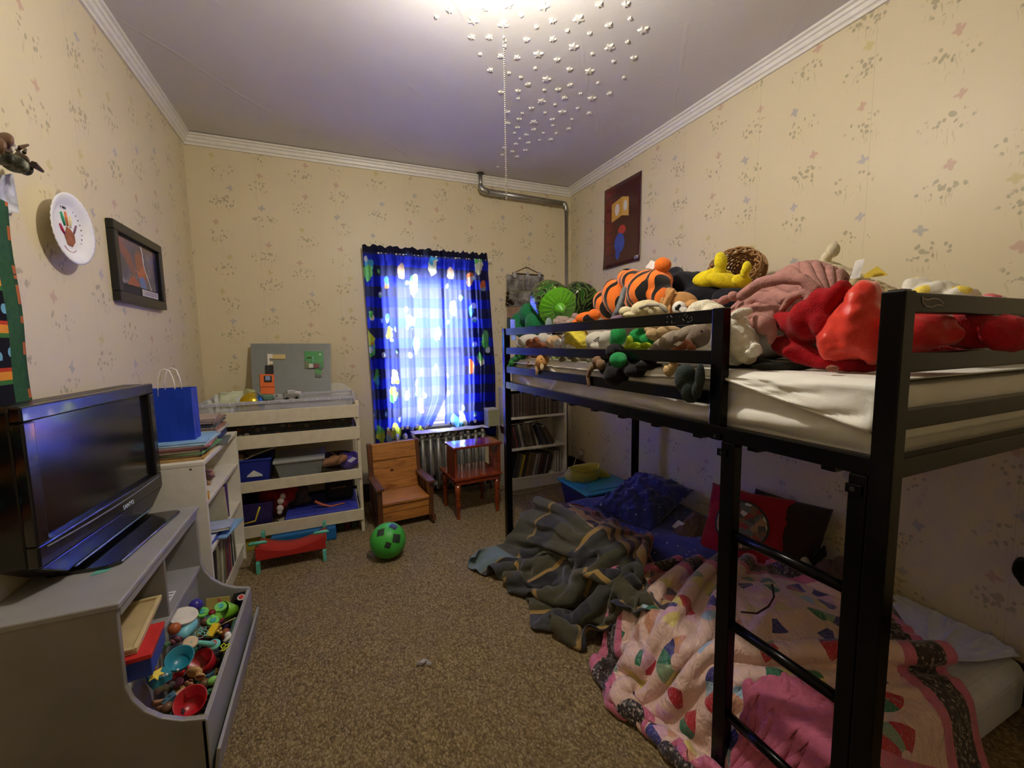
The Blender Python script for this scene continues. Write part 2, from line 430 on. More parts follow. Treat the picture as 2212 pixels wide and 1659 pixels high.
# ------------------------------------------------------------------ the room shell
struct(MB().box(XL-.1, XR+.1, YF-.1, YB+.1, -.1, 0), 'floor', carpet_mat())
struct(MB().box(XL-.1, XR+.1, YF-.1, YB+.1, ZC, ZC+.1), 'ceiling', ceiling_mat())
struct(MB().box(XL-.1, XL, YF-.1, YB+.1, 0, ZC), 'wall_left', WALL_Y)
struct(MB().box(XR, XR+.1, YF-.1, YB+.1, 0, ZC), 'wall_right', WALL_Y)
struct(MB().box(XL, XR, YF-.1, YF, 0, ZC), 'wall_front', WALL_X)
struct(MB().box(XL, WX0, YB, YB+.1, 0, ZC).box(WX1, XR, YB, YB+.1, 0, ZC).box(WX0, WX1, YB, YB+.1, 0, WZ0).box(WX0, WX1, YB, YB+.1, WZ1, ZC), 'wall_back', WALL_X)
def crown(name, p0, p1, nx, ny):
    prof = [(0, 0), (.052, 0), (.052, -.012), (.040, -.016), (.036, -.028), (.028, -.032), (.024, -.050), (.014, -.056), (.012, -.07), (0, -.07)]
    d = Vector(p1)-Vector(p0)
    struct(MB().prism([Vector(p0)+Vector((a*nx, a*ny, b)) for a, b in prof], d), name, TRIM)
crown('trim_1', (XL, YF, ZC), (XL, YB, ZC), 1, 0)
crown('trim_2', (XL, YB, ZC-.004), (XR, YB, ZC-.004), 0, -1)
crown('trim_3', (XR, YF, ZC), (XR, YB, ZC), -1, 0)
DARKWOOD = wood_mat('dark_baseboard_wood', (28, 17, 12), (52, 34, 24), 8., .45)
struct(MB().box(XR-.02, XR, YF, YB, 0, .15), 'baseboard_right', DARKWOOD, bevel=.004)
struct(MB().box(XL, XR-.02, YB-.02, YB, 0, .15), 'baseboard_back', DARKWOOD, bevel=.004)
struct(MB().box(XL, XL+.02, YF, YB-.02, 0, .15), 'baseboard_left', DARKWOOD, bevel=.004)
# window behind the curtain
wn = thing('window_1', 'white sash window behind the blue curtain', 'window', ((WX0+WX1)/2, YB, WZ0)); wn['kind'] = 'structure'
fr = MB(); t = .045
for a, b, c, d in ((WX0, WX0+t, WZ0, WZ1), (WX1-t, WX1, WZ0, WZ1), (WX0, WX1, WZ0, WZ0+t), (WX0, WX1, WZ1-t, WZ1), (WX0, WX1, 1.235, 1.275)):
    fr.box(a, b, YB+.03, YB+.07, c, d)
fr.build('sash', TRIM, wn, bevel=.003)
cs = MB(); w = .085
cs.box(WX0-w, WX0, YB-.022, YB, WZ0-.06, WZ1+w).box(WX1, WX1+w, YB-.022, YB, WZ0-.06, WZ1+w).box(WX0, WX1, YB-.022, YB, WZ1, WZ1+w).box(WX0-w, WX1+w, YB-.03, YB, WZ0-.09, WZ0-.03).box(WX0-w-.02, WX1+w+.02, YB-.06, YB, WZ0-.03, WZ0)
cs.build('casing', TRIM, wn, bevel=.004)
gl = G('window_glass'); gl.set(color=(240, 246, 250), rough=.0, trans=1., ior=1.01, spec=.2)
MB().box(WX0+t, WX1-t, YB+.048, YB+.052, WZ0+t, WZ1-t).build('pane', gl.m, wn)

# ------------------------------------------------------------------ curtain
def curtain_mat():
    g = G('blue_curtain_print'); u = g.xyz(g.uv()); U, V = u[0], u[1]
    x, y = g.mul(U, 1.45), g.mul(V, 1.62)
    band = g.fl(g.div(g.add(y, g.mul(g.sub(g.noise(g.vec(x, y, 0), 5., 2)[0], .5), .02)), .082))
    r = g.rnd(g.vec(band, 2., 5.))[0]
    alt = g.math('MODULO', g.math('ABSOLUTE', band), 2.)
    c = g.mix(alt, g.mix(r, (14, 30, 190), (24, 46, 212)), g.mix(r, (34, 37, 88), (42, 46, 106)))
    # a scatter of plain leafy, round and starry shapes in green, yellow, white and orange
    warp = g.xyz(g.noise(g.vec(x, y, 4.), 13., 2)[1])
    def shapes(scale, seed, rad, cols, dens, tall):
        nonlocal c
        sx, sy = g.add(x, g.mul(g.sub(warp[0], .5), rad*1.5)), g.add(g.mul(y, tall), g.mul(g.sub(warp[1], .5), rad*1.5))
        vr = g.vor(g.vec(sx, sy, seed), scale, rand=.7)
        p_ = g.xyz(vr['Position']); dx = g.sub(sx, p_[0]); dy = g.sub(sy, p_[1])
        d = g.math('SQRT', g.add(g.mul(dx, dx), g.mul(dy, dy))); k = g.xyz(vr['Color'])
        rr = g.mul(rad, g.add(.55, g.mul(k[2], .6)))
        msk = g.mul(g.sm(g.sub(d, rr), .004, -.003), g.lt(k[0], dens))
        upper = g.sm(g.add(g.div(dy, rad), g.sub(warp[2], .5)), -.1, .12)
        c = g.mix(msk, c, g.mix(upper, g.ramp(k[1], cols, True), g.ramp(g.fr(g.mul(k[1], 3.7)), cols, True)))
    cols = [(0., (92, 190, 92)), (.28, (206, 216, 84)), (.5, (74, 170, 222)), (.66, (120, 205, 120)), (.82, (226, 224, 196))]
    shapes(3.9, 1., .058, cols, .55, .62)
    shapes(5.2, 7., .034, [(0., (226, 128, 72)), (.3, (150, 180, 214)), (.5, (214, 176, 150)), (.75, (96, 170, 226))], .42, .6)
    shapes(6.6, 12., .020, [(0., (226, 232, 246)), (.5, (160, 210, 240)), (.8, (120, 200, 130))], .3, .8)
    c = g.mix(g.sm(V, .968, .975), c, (20, 24, 62))
    c = g.mix(g.sm(V, .022, .018), c, (22, 30, 90))
    b = g.b; g.set(color=c, rough=.9, spec=.1)
    tr = g.n.new('ShaderNodeBsdfTranslucent'); g.put(tr.inputs[0], g.mix(.030, c, (255, 255, 255)))
    tp = g.n.new('ShaderNodeBsdfTransparent'); g.put(tp.inputs[0], g.mix(.55, c, (255, 255, 255)))
    m1 = g.n.new('ShaderNodeMixShader'); g.put(m1.inputs[0], .68); g.l.new(b.outputs[0], m1.inputs[1]); g.l.new(tr.outputs[0], m1.inputs[2])
    m2 = g.n.new('ShaderNodeMixShader'); g.put(m2.inputs[0], .006); g.l.new(m1.outputs[0], m2.inputs[1]); g.l.new(tp.outputs[0], m2.inputs[2])
    g.l.new(m2.outputs[0], g.out.inputs[0])
    return g.m
CURT = curtain_mat()
YC = YB-.075
def hem(px):     # lower edge of the cloth in the photograph
    pts = [(800, 974), (830, 984), (856, 982), (872, 966), (888, 938), (905, 930), (930, 918), (944, 914), (962, 915), (985, 925), (1010, 928), (1030, 938), (1068, 944)]
    for (a, b), (c, d) in zip(pts, pts[1:]):
        if a <= px <= c: return b+(d-b)*(px-a)/(c-a)
    return pts[0][1] if px < 800 else pts[-1][1]
def panel(name, label, left, right, n, mrows, seed):
    P = []; UV = []
    for i in range(n+1):
        u = i/n; col = []; uvc = []
        xt = left(0)+(right(0)-left(0))*u
        pb = left(1)+(right(1)-left(1))*u
        zb = at(pb, hem(pb), y=YC).z
        for j in range(mrows+1):
            v = j/mrows     # 0 top, 1 hem
            px = left(v)+(right(v)-left(v))*u
            x = at(px, 750, y=YC).x
            zt = at(px, 529+.075*(px-795), y=YC).z+.012*math.sin(u*46+seed)*math.sin(u*17.)
            z = zt+(zb-zt)*v
            f = .016*math.sin(u*math.pi*9.+seed+.8*math.sin(v*3))+.011*math.sin(u*math.pi*19+seed*2+1.5*v)
            f *= .55+.9*min(1, v*1.5)
            f += .010*fbm((u*5, v*3.5, seed))+.012*max(0, v-.6)*math.sin(u*13+v*17+seed)
            if v < .06: f += .006*math.sin(u*PI*44)
            f += -.018*math.exp(-((v-.055)/.03)**2)
            pull = max(0., v-.7)/.3
            x += .012*pull*fbm((u*6, v*6, seed+3))
            col.append(Vector((x, YC+f, z))); uvc.append(((px-795)/270, (z-.45)/1.63))
        P.append(col); UV.append(uvc)
    o = MB().grid(P, UV).build(name, CURT, smooth=True)
    tag(o, label, 'curtain')
panel('curtain', 'blue striped curtain panel with wide hanging hem beside the shelf rack', lambda v: 793+10*v, lambda v: 962-3*v if v < .8 else 959.6-33*((v-.8)/.2)**1.5, 150, 110, 1.)
panel('curtain', 'narrower blue striped curtain panel on the side of the bunk', lambda v: 957+8*max(0, v-.65)/.35*(-.3), lambda v: 1056+14*min(1, v*1.6), 90, 110, 4.)
solo(MB().cyl(at(790, 545, y=YC+.004), at(1062, 563, y=YC+.004), .007, n=12), 'curtain_rod', WHITE, 'thin white curtain rod inside the gathered curtain top', 'curtain rod', smooth=False)

# ------------------------------------------------------------------ ceiling: lamp, chain, stars, heating pipe
lf = thing('ceiling_lamp', 'white hanging lamp holder with bare bulb and pull chain', 'lamp', (LAMP[0], LAMP[1], ZC))
MB().lathe((LAMP[0], LAMP[1], ZC), [(.001, 0), (.062, 0), (.06, -.018), (.020, -.03), (.008, -.04), (.008, -.16), (.030, -.17), (.032, -.20), (.001, -.20)], 28).build('holder', TRIM, lf, smooth=True)
eb = G('bulb_glass'); eb.set(color=(255, 246, 226), rough=.3); eb.b.inputs['Emission Color'].default_value = (1, .92, .78, 1); eb.b.inputs['Emission Strength'].default_value = 8.
MB().lathe((LAMP[0], LAMP[1], ZC-.20), [(.012, 0), (.014, -.008), (.022, -.018), (.024, -.028), (.016, -.038), (.001, -.042)], 20).build('bulb', eb.m, lf, smooth=True)
zb = at(1093, 440, y=LAMP[1]).z; zs = at(1091, 88, y=LAMP[1]).z
xc = at(1091, 250, y=LAMP[1]).x
pc = thing('pull_chain', 'long pull chain of white beads hanging from the ceiling lamp', 'chain', (xc, LAMP[1], zb))
MB().tube([(LAMP[0]+.028, LAMP[1], ZC-.18), (xc+.002, LAMP[1], ZC-.19), (xc, LAMP[1], ZC-.21), (xc, LAMP[1], zs)], .0014, 6).build('cord', M((70, 66, 60), .8), pc)
bd = MB(); z = zs
while z > zb: bd.ball((xc, LAMP[1], z), .0030, 6, 4); z -= .0068
bd.build('bead_string', M((236, 232, 226), .3), pc, smooth=True)
MB().ball((xc, LAMP[1], zs+.006), (.004, .004, .008), 8, 6).build('connector', STEEL, pc, smooth=True)
def star_me(r, name):
    mb = MB(); pts = []
    for k in range(10):
        q = r if k % 2 == 0 else r*.5; pts.append((q*math.sin(k*PI/5), q*math.cos(k*PI/5), 0))
    n = 10; h = .0075
    vs = [Vector(p) for p in pts]+[Vector((p[0]*.80, p[1]*.80, -h)) for p in pts]+[Vector((0, 0, -h*1.2))]
    mb._add(vs, [(i, (i+1) % n, n+(i+1) % n, n+i) for i in range(n)]+[(n+i, n+(i+1) % n, 2*n) for i in range(n)]+[tuple(range(n-1, -1, -1))])
    return mb
STARM = M((216, 213, 207), .45, vary=.02)
SL = [(527,157),(762,190),(803,28),(1083,45),(1363,145),(1878,233),(1322,368),(1612,372),(1042,427),(1450,562),(1107,627),(1067,803),(1468,780),(1233,888),(1005,970)]
SM = [(340,77),(623,58),(1527,30),(1740,28),(512,290),(652,292),(948,311),(1155,160),(1157,307),(1603,195),(743,441),(873,453),(1192,470),(1802,455),(660,553),(1290,547),(962,667),(1297,673),(745,730),(880,720),(1200,708),(1250,775),(987,857),(1610,740),(800,888),(890,945),(800,977),(1155,947),(1447,897),(877,1013),(1007,1028),(1285,1022),(947,1070),(1143,1107),(863,1143),(963,1133),(835,1203),(940,1193),(873,1244),(757,1230)]
SS = [(233,130),(907,117),(1027,209),(1274,238),(1450,260),(1772,142),(1752,327),(773,318),(775,362),(580,425),(1472,422),(1640,483),(1018,537),(808,575),(903,610),(1723,612),(1517,655),(1090,712),(1378,740),(882,780),(1175,828),(1355,857),(915,897),(1097,893),(1310,945),(1158,995),(853,1055),(1082,1055),(1185,1057),(895,1100),(1052,1112),(765,1172),(720,1325)]
for pts, r, word in ((SL, .029, 'large'), (SM, .019, 'middling'), (SS, .0115, 'tiny')):
    first = None
    for x, y in pts:
        p = at(880+x/3.687, y/3.687, z=ZC)
        if first is None:
            first = star_me(r, 'x').build('ceiling_star', STARM, base=(0, 0, 0)); o = first
            tag(o, '%s raised white plastic star stuck on the grey ceiling' % word, 'star', '%s stars on the ceiling' % word)
        else:
            o = first.copy(); COL.objects.link(o)
        o.location = p; o.rotation_euler.z = random.uniform(0, 6.28)
hp = thing('heating_pipe', 'silver painted heating pipe bent from ceiling to the room corner', 'pipe', (1.262, YB-.07, 2.5))
pe = (1.262, YB-.07); z1 = at(1042, 410, y=pe[1]).z
pr = at(1214, 440, y=pe[1]); xr = at(1223, 520, y=pe[1]).x
MB().cyl((pe[0], pe[1], ZC), (pe[0], pe[1], z1), .017, n=18).build('riser', STEEL, hp, smooth=True)
arc = [Vector((pe[0], pe[1], z1+.045)), Vector((pe[0], pe[1], z1+.02)), Vector((pe[0]+.012, pe[1], z1+.002)), Vector((pe[0]+.04, pe[1], z1-.008)), Vector((pe[0]+.07, pe[1], z1-.012))]
MB().tube(arc, [.020, .026, .031, .031, .028], 18).build('elbow', STEEL, hp, smooth=True)
MB().cyl(arc[-1], pr, .027, .025, n=20).build('pipe_run', STEEL, hp, smooth=True)
a2 = [pr, pr+Vector((.03, 0, -.004)), Vector((xr-.008, pe[1], pr.z-.02)), Vector((xr, pe[1], pr.z-.05)), Vector((xr, pe[1], pr.z-.075))]
MB().tube(a2, [.026, .027, .025, .021, .019], 18).build('elbow', STEEL, hp, smooth=True)
MB().cyl(a2[-1], (xr, pe[1], 0), .0145, n=16).build('drop_pipe', STEEL, hp, smooth=True)
MB().lathe((pe[0], pe[1], ZC), [(.018, 0), (.034, 0), (.032, -.006), (.018, -.007)], 20).build('ceiling_collar', M((60, 56, 50), .5), hp, smooth=True)

# ------------------------------------------------------------------ radiator under the window
rd = thing('radiator', 'silver cast iron column radiator beneath the blue curtains', 'radiator', (.84, YB-.16, 0))
RADM = M((158, 158, 154), .4, .5, vary=.08)
for k in range(12):
    x = .46+k*.066; s = MB()
    for yy in (YB-.20, YB-.12):
        s.tube([(x, yy, .10), (x, yy, .53)], .016, 10)
    s.tube([(x, YB-.20, .52), (x, YB-.19, .55), (x, YB-.16, .562), (x, YB-.13, .55), (x, YB-.12, .52)], .019, 10)
    s.tube([(x, YB-.20, .11), (x, YB-.16, .08), (x, YB-.12, .11)], .019, 10)
    if k in (0, 11): s.tube([(x, YB-.20, 0), (x, YB-.20, .11)], .02, 8).tube([(x, YB-.12, 0), (x, YB-.12, .11)], .02, 8)
    s.cyl((x-.033, YB-.16, .51), (x+.033, YB-.16, .51), .02, n=10).cyl((x-.033, YB-.16, .12), (x+.033, YB-.16, .12), .02, n=10)
    s.build('radiator_section', RADM, rd, smooth=True)
v = MB().cyl((.46+11*.066, YB-.16, .12), (1.27, YB-.16, .12), .012).cyl((1.27, YB-.16, .12), (1.27, YB-.16, 0), .012).lathe((1.27, YB-.16, .12), [(.022, 0), (.022, .05), (.008, .06), (.02, .065), (.02, .08), (.001, .085)], 12)
v.build('valve', STEEL, rd, smooth=True)
# white cloth bunched on the radiator
Pc, uvc = cloth([[(.62, YB-.24, .585), (.62, YB-.1, .585)], [(.92, YB-.24, .585), (.92, YB-.1, .585)], [(1.2, YB-.24, .585), (1.2, YB-.1, .585)]], 40, 22, 1.12, 1.25, lambda x, y: .578+0*x, 90, 4, .0, .04)
tag(cloth_obj('window_towel', cloth_m((206, 204, 198)), Pc, uvc, .004), 'pale grey towel bunched on the radiator under the curtain gap', 'towel')
b = at(1088, 935, y=YB-.2)
bx = thing('cardboard_box', 'small olive cardboard box standing by the curtain edge on the radiator end', 'box', (1.275, YB-.18, .0))
bx.location.z = .584
MB().box(1.222, 1.318, YB-.25, YB-.14, .584, .72).build('carton', M((150, 150, 112), .7), bx, bevel=.003)
MB().box(1.220, 1.320, YB-.252, YB-.138, .72, .735).build('lid', M((176, 176, 150), .6), bx, bevel=.002)
# ------------------------------------------------------------------ grey television bench with toy bin
TX, TY0, TY1, TZ = -.558, 1.385, 2.12, .64
XW = XL+.004
def side_profile():
    pts = [(XW, 0), (XW, TZ-.018), (TX, TZ-.018), (TX, .40), (TX+.012, .355), (TX+.035, .315), (TX+.07, .28), (TX+.115, .255), (TX+.17, .24), (TX+.17, 0)]
    return pts
tb = thing('television_bench', 'grey low bench with curved sides and a toy bin under the television', 'bench', (XL+.25, (TY0+TY1)/2, 0))
GREYP = M((150, 149, 146), .4, vary=.04, nscale=8.)
GREY_SHADED = M((136, 132, 127), .45, vary=.06, nscale=6.)  # shade mixed into the bench grey for the near side and recessed boards
for y in (TY0, TY1-.018):
    MB().prism([(x, y, z) for x, z in side_profile()], (0, .018, 0)).build('side_panel', GREY_SHADED if y == TY0 else GREYP, tb, bevel=.003)
MB().box(XW, TX+.008, TY0-.004, TY1+.004, TZ-.018, TZ).build('top', GREYP, tb, bevel=.004)
MB().box(TX-.012, TX+.002, TY0+.018, TY1-.018, TZ-.046, TZ-.018).build('top_rail', GREYP, tb, bevel=.002)
MB().box(XW, TX, TY0+.018, TY1-.018, .368, .386).build('shelf', GREYP, tb, bevel=.002)
MB().box(TX-.03, TX-.016, TY0+.018, TY1-.018, .10, .368).build('bin_back', GREYP, tb, bevel=.002)
MB().box(XW+.02, TX-.004, 1.735, 1.75, .386, TZ-.018).build('divider', GREY_SHADED, tb, bevel=.002)
MB().box(XW, XW+.006, TY0+.018, TY1-.018, .05, TZ-.018).build('back_panel', GREY_SHADED, tb)
MB().box(TX-.016, TX+.165, TY0+.018, TY1-.018, .085, .10).build('bin_floor', GREY_SHADED, tb)
MB().box(TX+.158, TX+.172, TY0, TY1, .02, .236).build('front_board', GREYP, tb, bevel=.002)
MB().hexa([(TX+.172, TY0, .02), (TX+.18, TY0, .02), (TX+.18, TY1, .02), (TX+.172, TY1, .02), (TX+.188, TY0, .135), (TX+.198, TY0, .135), (TX+.198, TY1, .135), (TX+.188, TY1, .135)]).build('front_lip', GREYP, tb, bevel=.002)
MB().box(TX+.14, TX+.15, TY0+.018, TY1-.018, 0, .085).build('plinth', GREY_SHADED, tb)

# ------------------------------------------------------------------ television
tv = thing('television', 'black flat television with glossy frame on the grey bench', 'television', (-.73, 1.83, TZ))
ta = math.radians(-4.3); TC = Vector((-.728, 1.845, 0)); R0 = rotz(ta)
def tvp(f, w, z): return TC+R0@Vector((f, w, 0))+Vector((0, 0, z))       # f forward (+x), w along the set
HW = .357; zb, zt = .695, 1.163
def tvbox(mb, f0, f1, w0, w1, z0, z1): return mb.hexa([tvp(f0, w0, z0), tvp(f1, w0, z0), tvp(f1, w1, z0), tvp(f0, w1, z0), tvp(f0, w0, z1), tvp(f1, w0, z1), tvp(f1, w1, z1), tvp(f0, w1, z1)])
TVF = M((20, 20, 24), .24, vary=.02, coat=.25)
sh = MB(); fr_ = [(-HW, zb+.035), (-HW, zt-.012), (-HW+.012, zt), (HW-.012, zt), (HW, zt-.012), (HW, zb+.035), (HW-.10, zb-.03), (-HW+.10, zb-.03)]
sh.prism([tvp(-.085, a, b) for a, b in fr_], R0@Vector((.072, 0, 0))); sh.build('housing', BLACKPL, tv, bevel=.006)
bz = MB(); b0, b1 = zb+.092, zt-.042
tvbox(bz, -.015, .012, -HW, HW, b1, zt); tvbox(bz, -.015, .012, -HW, -HW+.045, b0, b1); tvbox(bz, -.015, .012, HW-.04, HW, b0, b1); tvbox(bz, -.015, .012, -HW, HW, zb+.03, b0)
bz.build('bezel', TVF, tv, bevel=.005)
bt = MB().prism([tvp(-.015, a, b) for a, b in ((-HW, zb+.03), (HW, zb+.03), (HW-.10, zb-.028), (-HW+.10, zb-.028))], R0@Vector((.026, 0, 0)))
bt.build('lower_bezel', TVF, tv, bevel=.003)
sg = G('tv_screen'); sg.set(color=(16, 17, 20), rough=.16, spec=.6); sg = sg.m
tvbox(MB(), -.02, -.006, -HW+.04, HW-.035, b0-.003, b1+.003).build('screen', sg, tv)
pts = [tvp(.0135, -HW+.03+(2*HW-.06)*k/20, b0-.012-.010*math.cos((k/20-.5)*PI)) for k in range(21)]
MB().tube(pts, .0025, 6).build('trim_line', M((110, 112, 118), .3), tv, smooth=True)
st = [tvp(.11, -.2, TZ+.009), tvp(.115, .22, TZ+.009), tvp(.10, .235, TZ+.009), tvp(-.06, .225, TZ+.009), tvp(-.06, -.225, TZ+.009), tvp(.085, -.225, TZ+.009)]
MB().prism([p-Vector((0, 0, .008)) for p in st], (0, 0, .011)).build('stand_base', M((12, 12, 14), .14, vary=.02, coat=.6), tv, bevel=.003)
tvbox(MB(), -.05, -.005, -.14, .14, TZ+.012, zb-.02).build('stand_neck', BLACKPL, tv, bevel=.003)
MB().tube([tvp(.014, -.23, zb-.027), tvp(.014, .23, zb-.027)], .003, 8).build('stand_gloss_strip', M((96, 118, 130), .15), tv)
def text(name, s, size, mat, parent, loc, X, Y, extrude=.0006):
    c = bpy.data.curves.new(name, 'FONT'); c.body = s; c.size = size; c.align_x = 'CENTER'; c.align_y = 'CENTER'; c.extrude = extrude; c.resolution_u = 3
    tmp = bpy.data.objects.new('t', c); COL.objects.link(tmp); dg = bpy.context.evaluated_depsgraph_get()
    me = bpy.data.meshes.new_from_object(tmp.evaluated_get(dg)); bpy.data.objects.remove(tmp)
    me.name = name; me.materials.clear(); me.materials.append(mat)
    o = bpy.data.objects.new(name, me); COL.objects.link(o)
    X = Vector(X).normalized(); Y = Vector(Y).normalized(); Z = X.cross(Y); me.transform(Matrix((X, Y, Z)).transposed().to_4x4())
    o.parent = parent; o.location = Vector(loc)-(wloc(parent) if parent else Vector()); return o
text('logo', 'SANYO', .022, M((206, 222, 240), .3), tv, tvp(.0125, .085, zb+.045), R0@Vector((0, 1, 0)), (0, 0, 1))
solo(MB().prism([(-.69, 1.585, TZ+.0005), (-.655, 1.60, TZ+.0005), (-.65, 1.64, TZ+.0005), (-.67, 1.63, TZ+.0005), (-.685, 1.66, TZ+.0005)], (0, 0, .0015)), 'paper_scrap', M((96, 170, 160), .7), 'torn teal paper scrap by the television stand', 'paper')

# ------------------------------------------------------------------ things on the bench shelf
def at_s(px, py, z): return at(px, py, z=z)
cn = thing('canister', 'white round canister on the bench shelf beyond the divider', 'canister', (-.69, 1.86, .386))
MB().lathe((-.69, 1.86, .386), [(.03, 0), (.033, .004), (.033, .075), (.001, .075)], 22).build('pot', M((206, 204, 190), .5), cn, smooth=True)
MB().lathe((-.69, 1.86, .461), [(.035, 0), (.035, .018), (.033, .021), (.001, .021)], 22).build('lid', M((190, 188, 176), .5), cn, smooth=True)
pp = thing('printed_sheet', 'white sheet with dark printed bars on the bench shelf', 'paper', (-.63, 1.79, .3865))
q = [at(357, 1302, z=.388), at(352, 1312, z=.388), at(356, 1315, z=.388), at(381, 1276, z=.388)]
q = [at(352, 1282, z=.388), at(353, 1314, z=.388), at(357, 1316, z=.388), at(381, 1276, z=.388)]
MB().prism(q, (0, 0, .001)).build('sheet', M((226, 226, 224), .7), pp)
for k in range(4):
    a = q[0].lerp(q[1], .15+.2*k); b = q[3].lerp(q[2], .15+.2*k)
    MB().tube([a.lerp(b, .1)+Vector((0, 0, .0014)), a.lerp(b, .85)+Vector((0, 0, .0014))], .0018, 4).build('printed_bar', M((60, 60, 64), .7), pp)
# boxes stacked at the near end of the shelf: blue and red game boxes, wooden tray, green tray
gb = thing('game_box', 'red and blue board game box poking out of the bench shelf', 'box', (-.62, 1.48, .387))
Rg = rotz(.10)
MB().obox((-.615, 1.497, .413), (.19, .16, .052), Rg).build('box_base', M((40, 62, 148), .5), gb, bevel=.002)
MB().obox((-.615, 1.497, .446), (.194, .164, .014), Rg).build('box_lid', M((198, 42, 42), .5), gb, bevel=.002)
wt = thing('wooden_tray', 'pale wooden puzzle tray on the red and blue game box', 'tray', (-.64, 1.56, .46))
MB().obox((-.655, 1.575, .459), (.19, .29, .010), Rg).build('board', M((196, 172, 122), .6, vary=.08, nscale=12), wt, bevel=.002)
tr = MB()
for dx, dy, a, b in ((.09, 0, .012, .29), (-.09, 0, .012, .29), (0, .14, .18, .012), (0, -.14, .18, .012)): tr.obox(Vector((-.655, 1.575, .468))+Rg@Vector((dx, dy, 0)), (a, b, .010), Rg)
tr.build('rim', M((206, 184, 136), .6), wt, bevel=.002)
gt = thing('green_tray', 'pale green tilted plastic tray at the near end of the bench shelf', 'tray', (-.66, 1.50, .47))
Rt = rotz(.1)@rot('Y', -24)
MB().obox((-.655, 1.485, .535), (.14, .15, .006), Rt).build('tray_floor', plastic_m((128, 166, 136)), gt, bevel=.002)
tr = MB()
for dx, dy, a, b in ((.07, 0, .008, .15), (-.07, 0, .008, .15), (0, .075, .14, .008), (0, -.075, .14, .008)): tr.obox(Vector((-.655, 1.485, .535))+Rt@Vector((dx, dy, .008)), (a, b, .022), Rt)
tr.build('tray_rim', plastic_m((146, 186, 154)), gt, bevel=.002)
bb = thing('dark_case', 'dark blue cardboard case under the green tray on the bench shelf', 'box', (-.70, 1.50, .465))
MB().obox((-.715, 1.50, .486), (.12, .14, .042), Rg).build('case', M((32, 46, 92), .5), bb, bevel=.002)
gc = thing('game_controller', 'dark green toy controller on the wooden puzzle tray', 'controller', (-.64, 1.64, .4645))
blob('shell', plastic_m((52, 66, 62)), [(345, 1335, 12, 7, 20), (333, 1340, 8, 7, 0), (356, 1328, 8, 6, 0)], gc, x=-.64, smooth=3)
rr = thing('red_wrapper', 'crumpled red wrapper at the back of the bench shelf', 'wrapper', (-.74, 1.64, .47))
blob('foil', M((150, 40, 44), .3), [(300, 1302, 10, 5, 20), (290, 1308, 9, 4, -10)], rr, x=-.72, rough=.004, rs=60)

# ------------------------------------------------------------------ toys in the bin
BZ = .10
def toyloc(px, py, z=.19):
    p = at(px, py, z=z+.03); p = at(px, py, z=z+.03+max(0, min(.085, (-.475-p.x)*1.1)))
    return p if p.x > TX+.018 else at(px, py, x=TX+.022)
def cup(name, label, cat, rgb, px, py, r, h, ax, z=.19, wall=.003, inner=None):
    c = toyloc(px, py, z); t = thing(name, label, cat, c)
    prof = [(.001, 0), (r*.72, 0), (r, h), (r-wall, h), (r*.72-wall, wall), (.001, wall)]
    MB().lathe(c-Vector(ax).normalized()*h*.6, prof, 24, ax, caps=False).build('shell', plastic_m(rgb, .3), t, smooth=True, bevel=0)
    return t
random.seed(3)
# base layer: small mixed bits
bits = [(196, 60, 50), (60, 120, 90), (70, 60, 110), (190, 160, 70), (120, 84, 60), (90, 130, 150), (150, 90, 120), (60, 62, 66)]
protos = []
for k, rgb in enumerate(bits):
    n = 'plastic brick' if k % 2 else 'plastic ball'
    if k % 2: mb = MB().box(-.018, .018, -.012, .012, 0, .02).box(-.012, -.004, -.004, .004, .02, .025).box(.004, .012, -.004, .004, .02, .025)
    else: mb = MB().ball((0, 0, .016), .016, 14, 9)
    o = mb.build('toy_brick' if k % 2 else 'toy_ball', plastic_m(rgb, .4), base=(0, 0, 0), smooth=not k % 2, bevel=.0015 if k % 2 else 0)
    words = ['red', 'dark green', 'violet', 'mustard', 'brown', 'steel blue', 'mauve', 'charcoal'][k]
    tag(o, 'small %s %s low in the heap of the toy bin' % (words, n), 'toy', '%s bits in the toy bin' % words)
    protos.append(o)
k = 0
for j in range(12):
    for i in range(4):
        x = TX-.0+.034*i+.016+random.uniform(-.006, .006); y = TY0+.06+j*.053+random.uniform(-.008, .008); z = BZ+.002
        o = protos[k % 8] if k < 8 else protos[k % 8].copy()
        if k >= 8: COL.objects.link(o)
        o.location = (x, y, z+.0); o.rotation_euler = (0, 0, random.uniform(0, 3)); k += 1
for j in range(22):
    for i in range(3):
        o = protos[(k*3) % 8].copy(); COL.objects.link(o)
        o.location = (TX+.034*i+.034, TY0+.08+(j%11)*.055+random.uniform(-.008, .008), BZ+.030+.028*(j//11)+(.035 if i == 0 else .012 if i == 1 else 0)); o.rotation_euler = (random.uniform(-.5, .5), random.uniform(-.4, .4), random.uniform(0, 3)); k += 1
c = toyloc(397, 1332, .21)
solo(MB().lathe(c, [(.001, -.004), (.040, -.004), (.042, 0), (.042, .006), (.001, .006)], 32, (.25, -.2, 1)), 'jar_lid', M((218, 212, 196), .5), 'cream round lid lying against the bin back among toys', 'lid', smooth=False)
sp = thing('fidget_spinner', 'green three lobed spinner toy with red centre in the toy bin', 'toy', toyloc(455, 1327, .215))
c = toyloc(458, 1325, .215); axs = Vector((.2, -.45, 1)).normalized(); Rx = axs.to_track_quat('Z', 'Y').to_matrix()
mb = MB(); ins = MB()
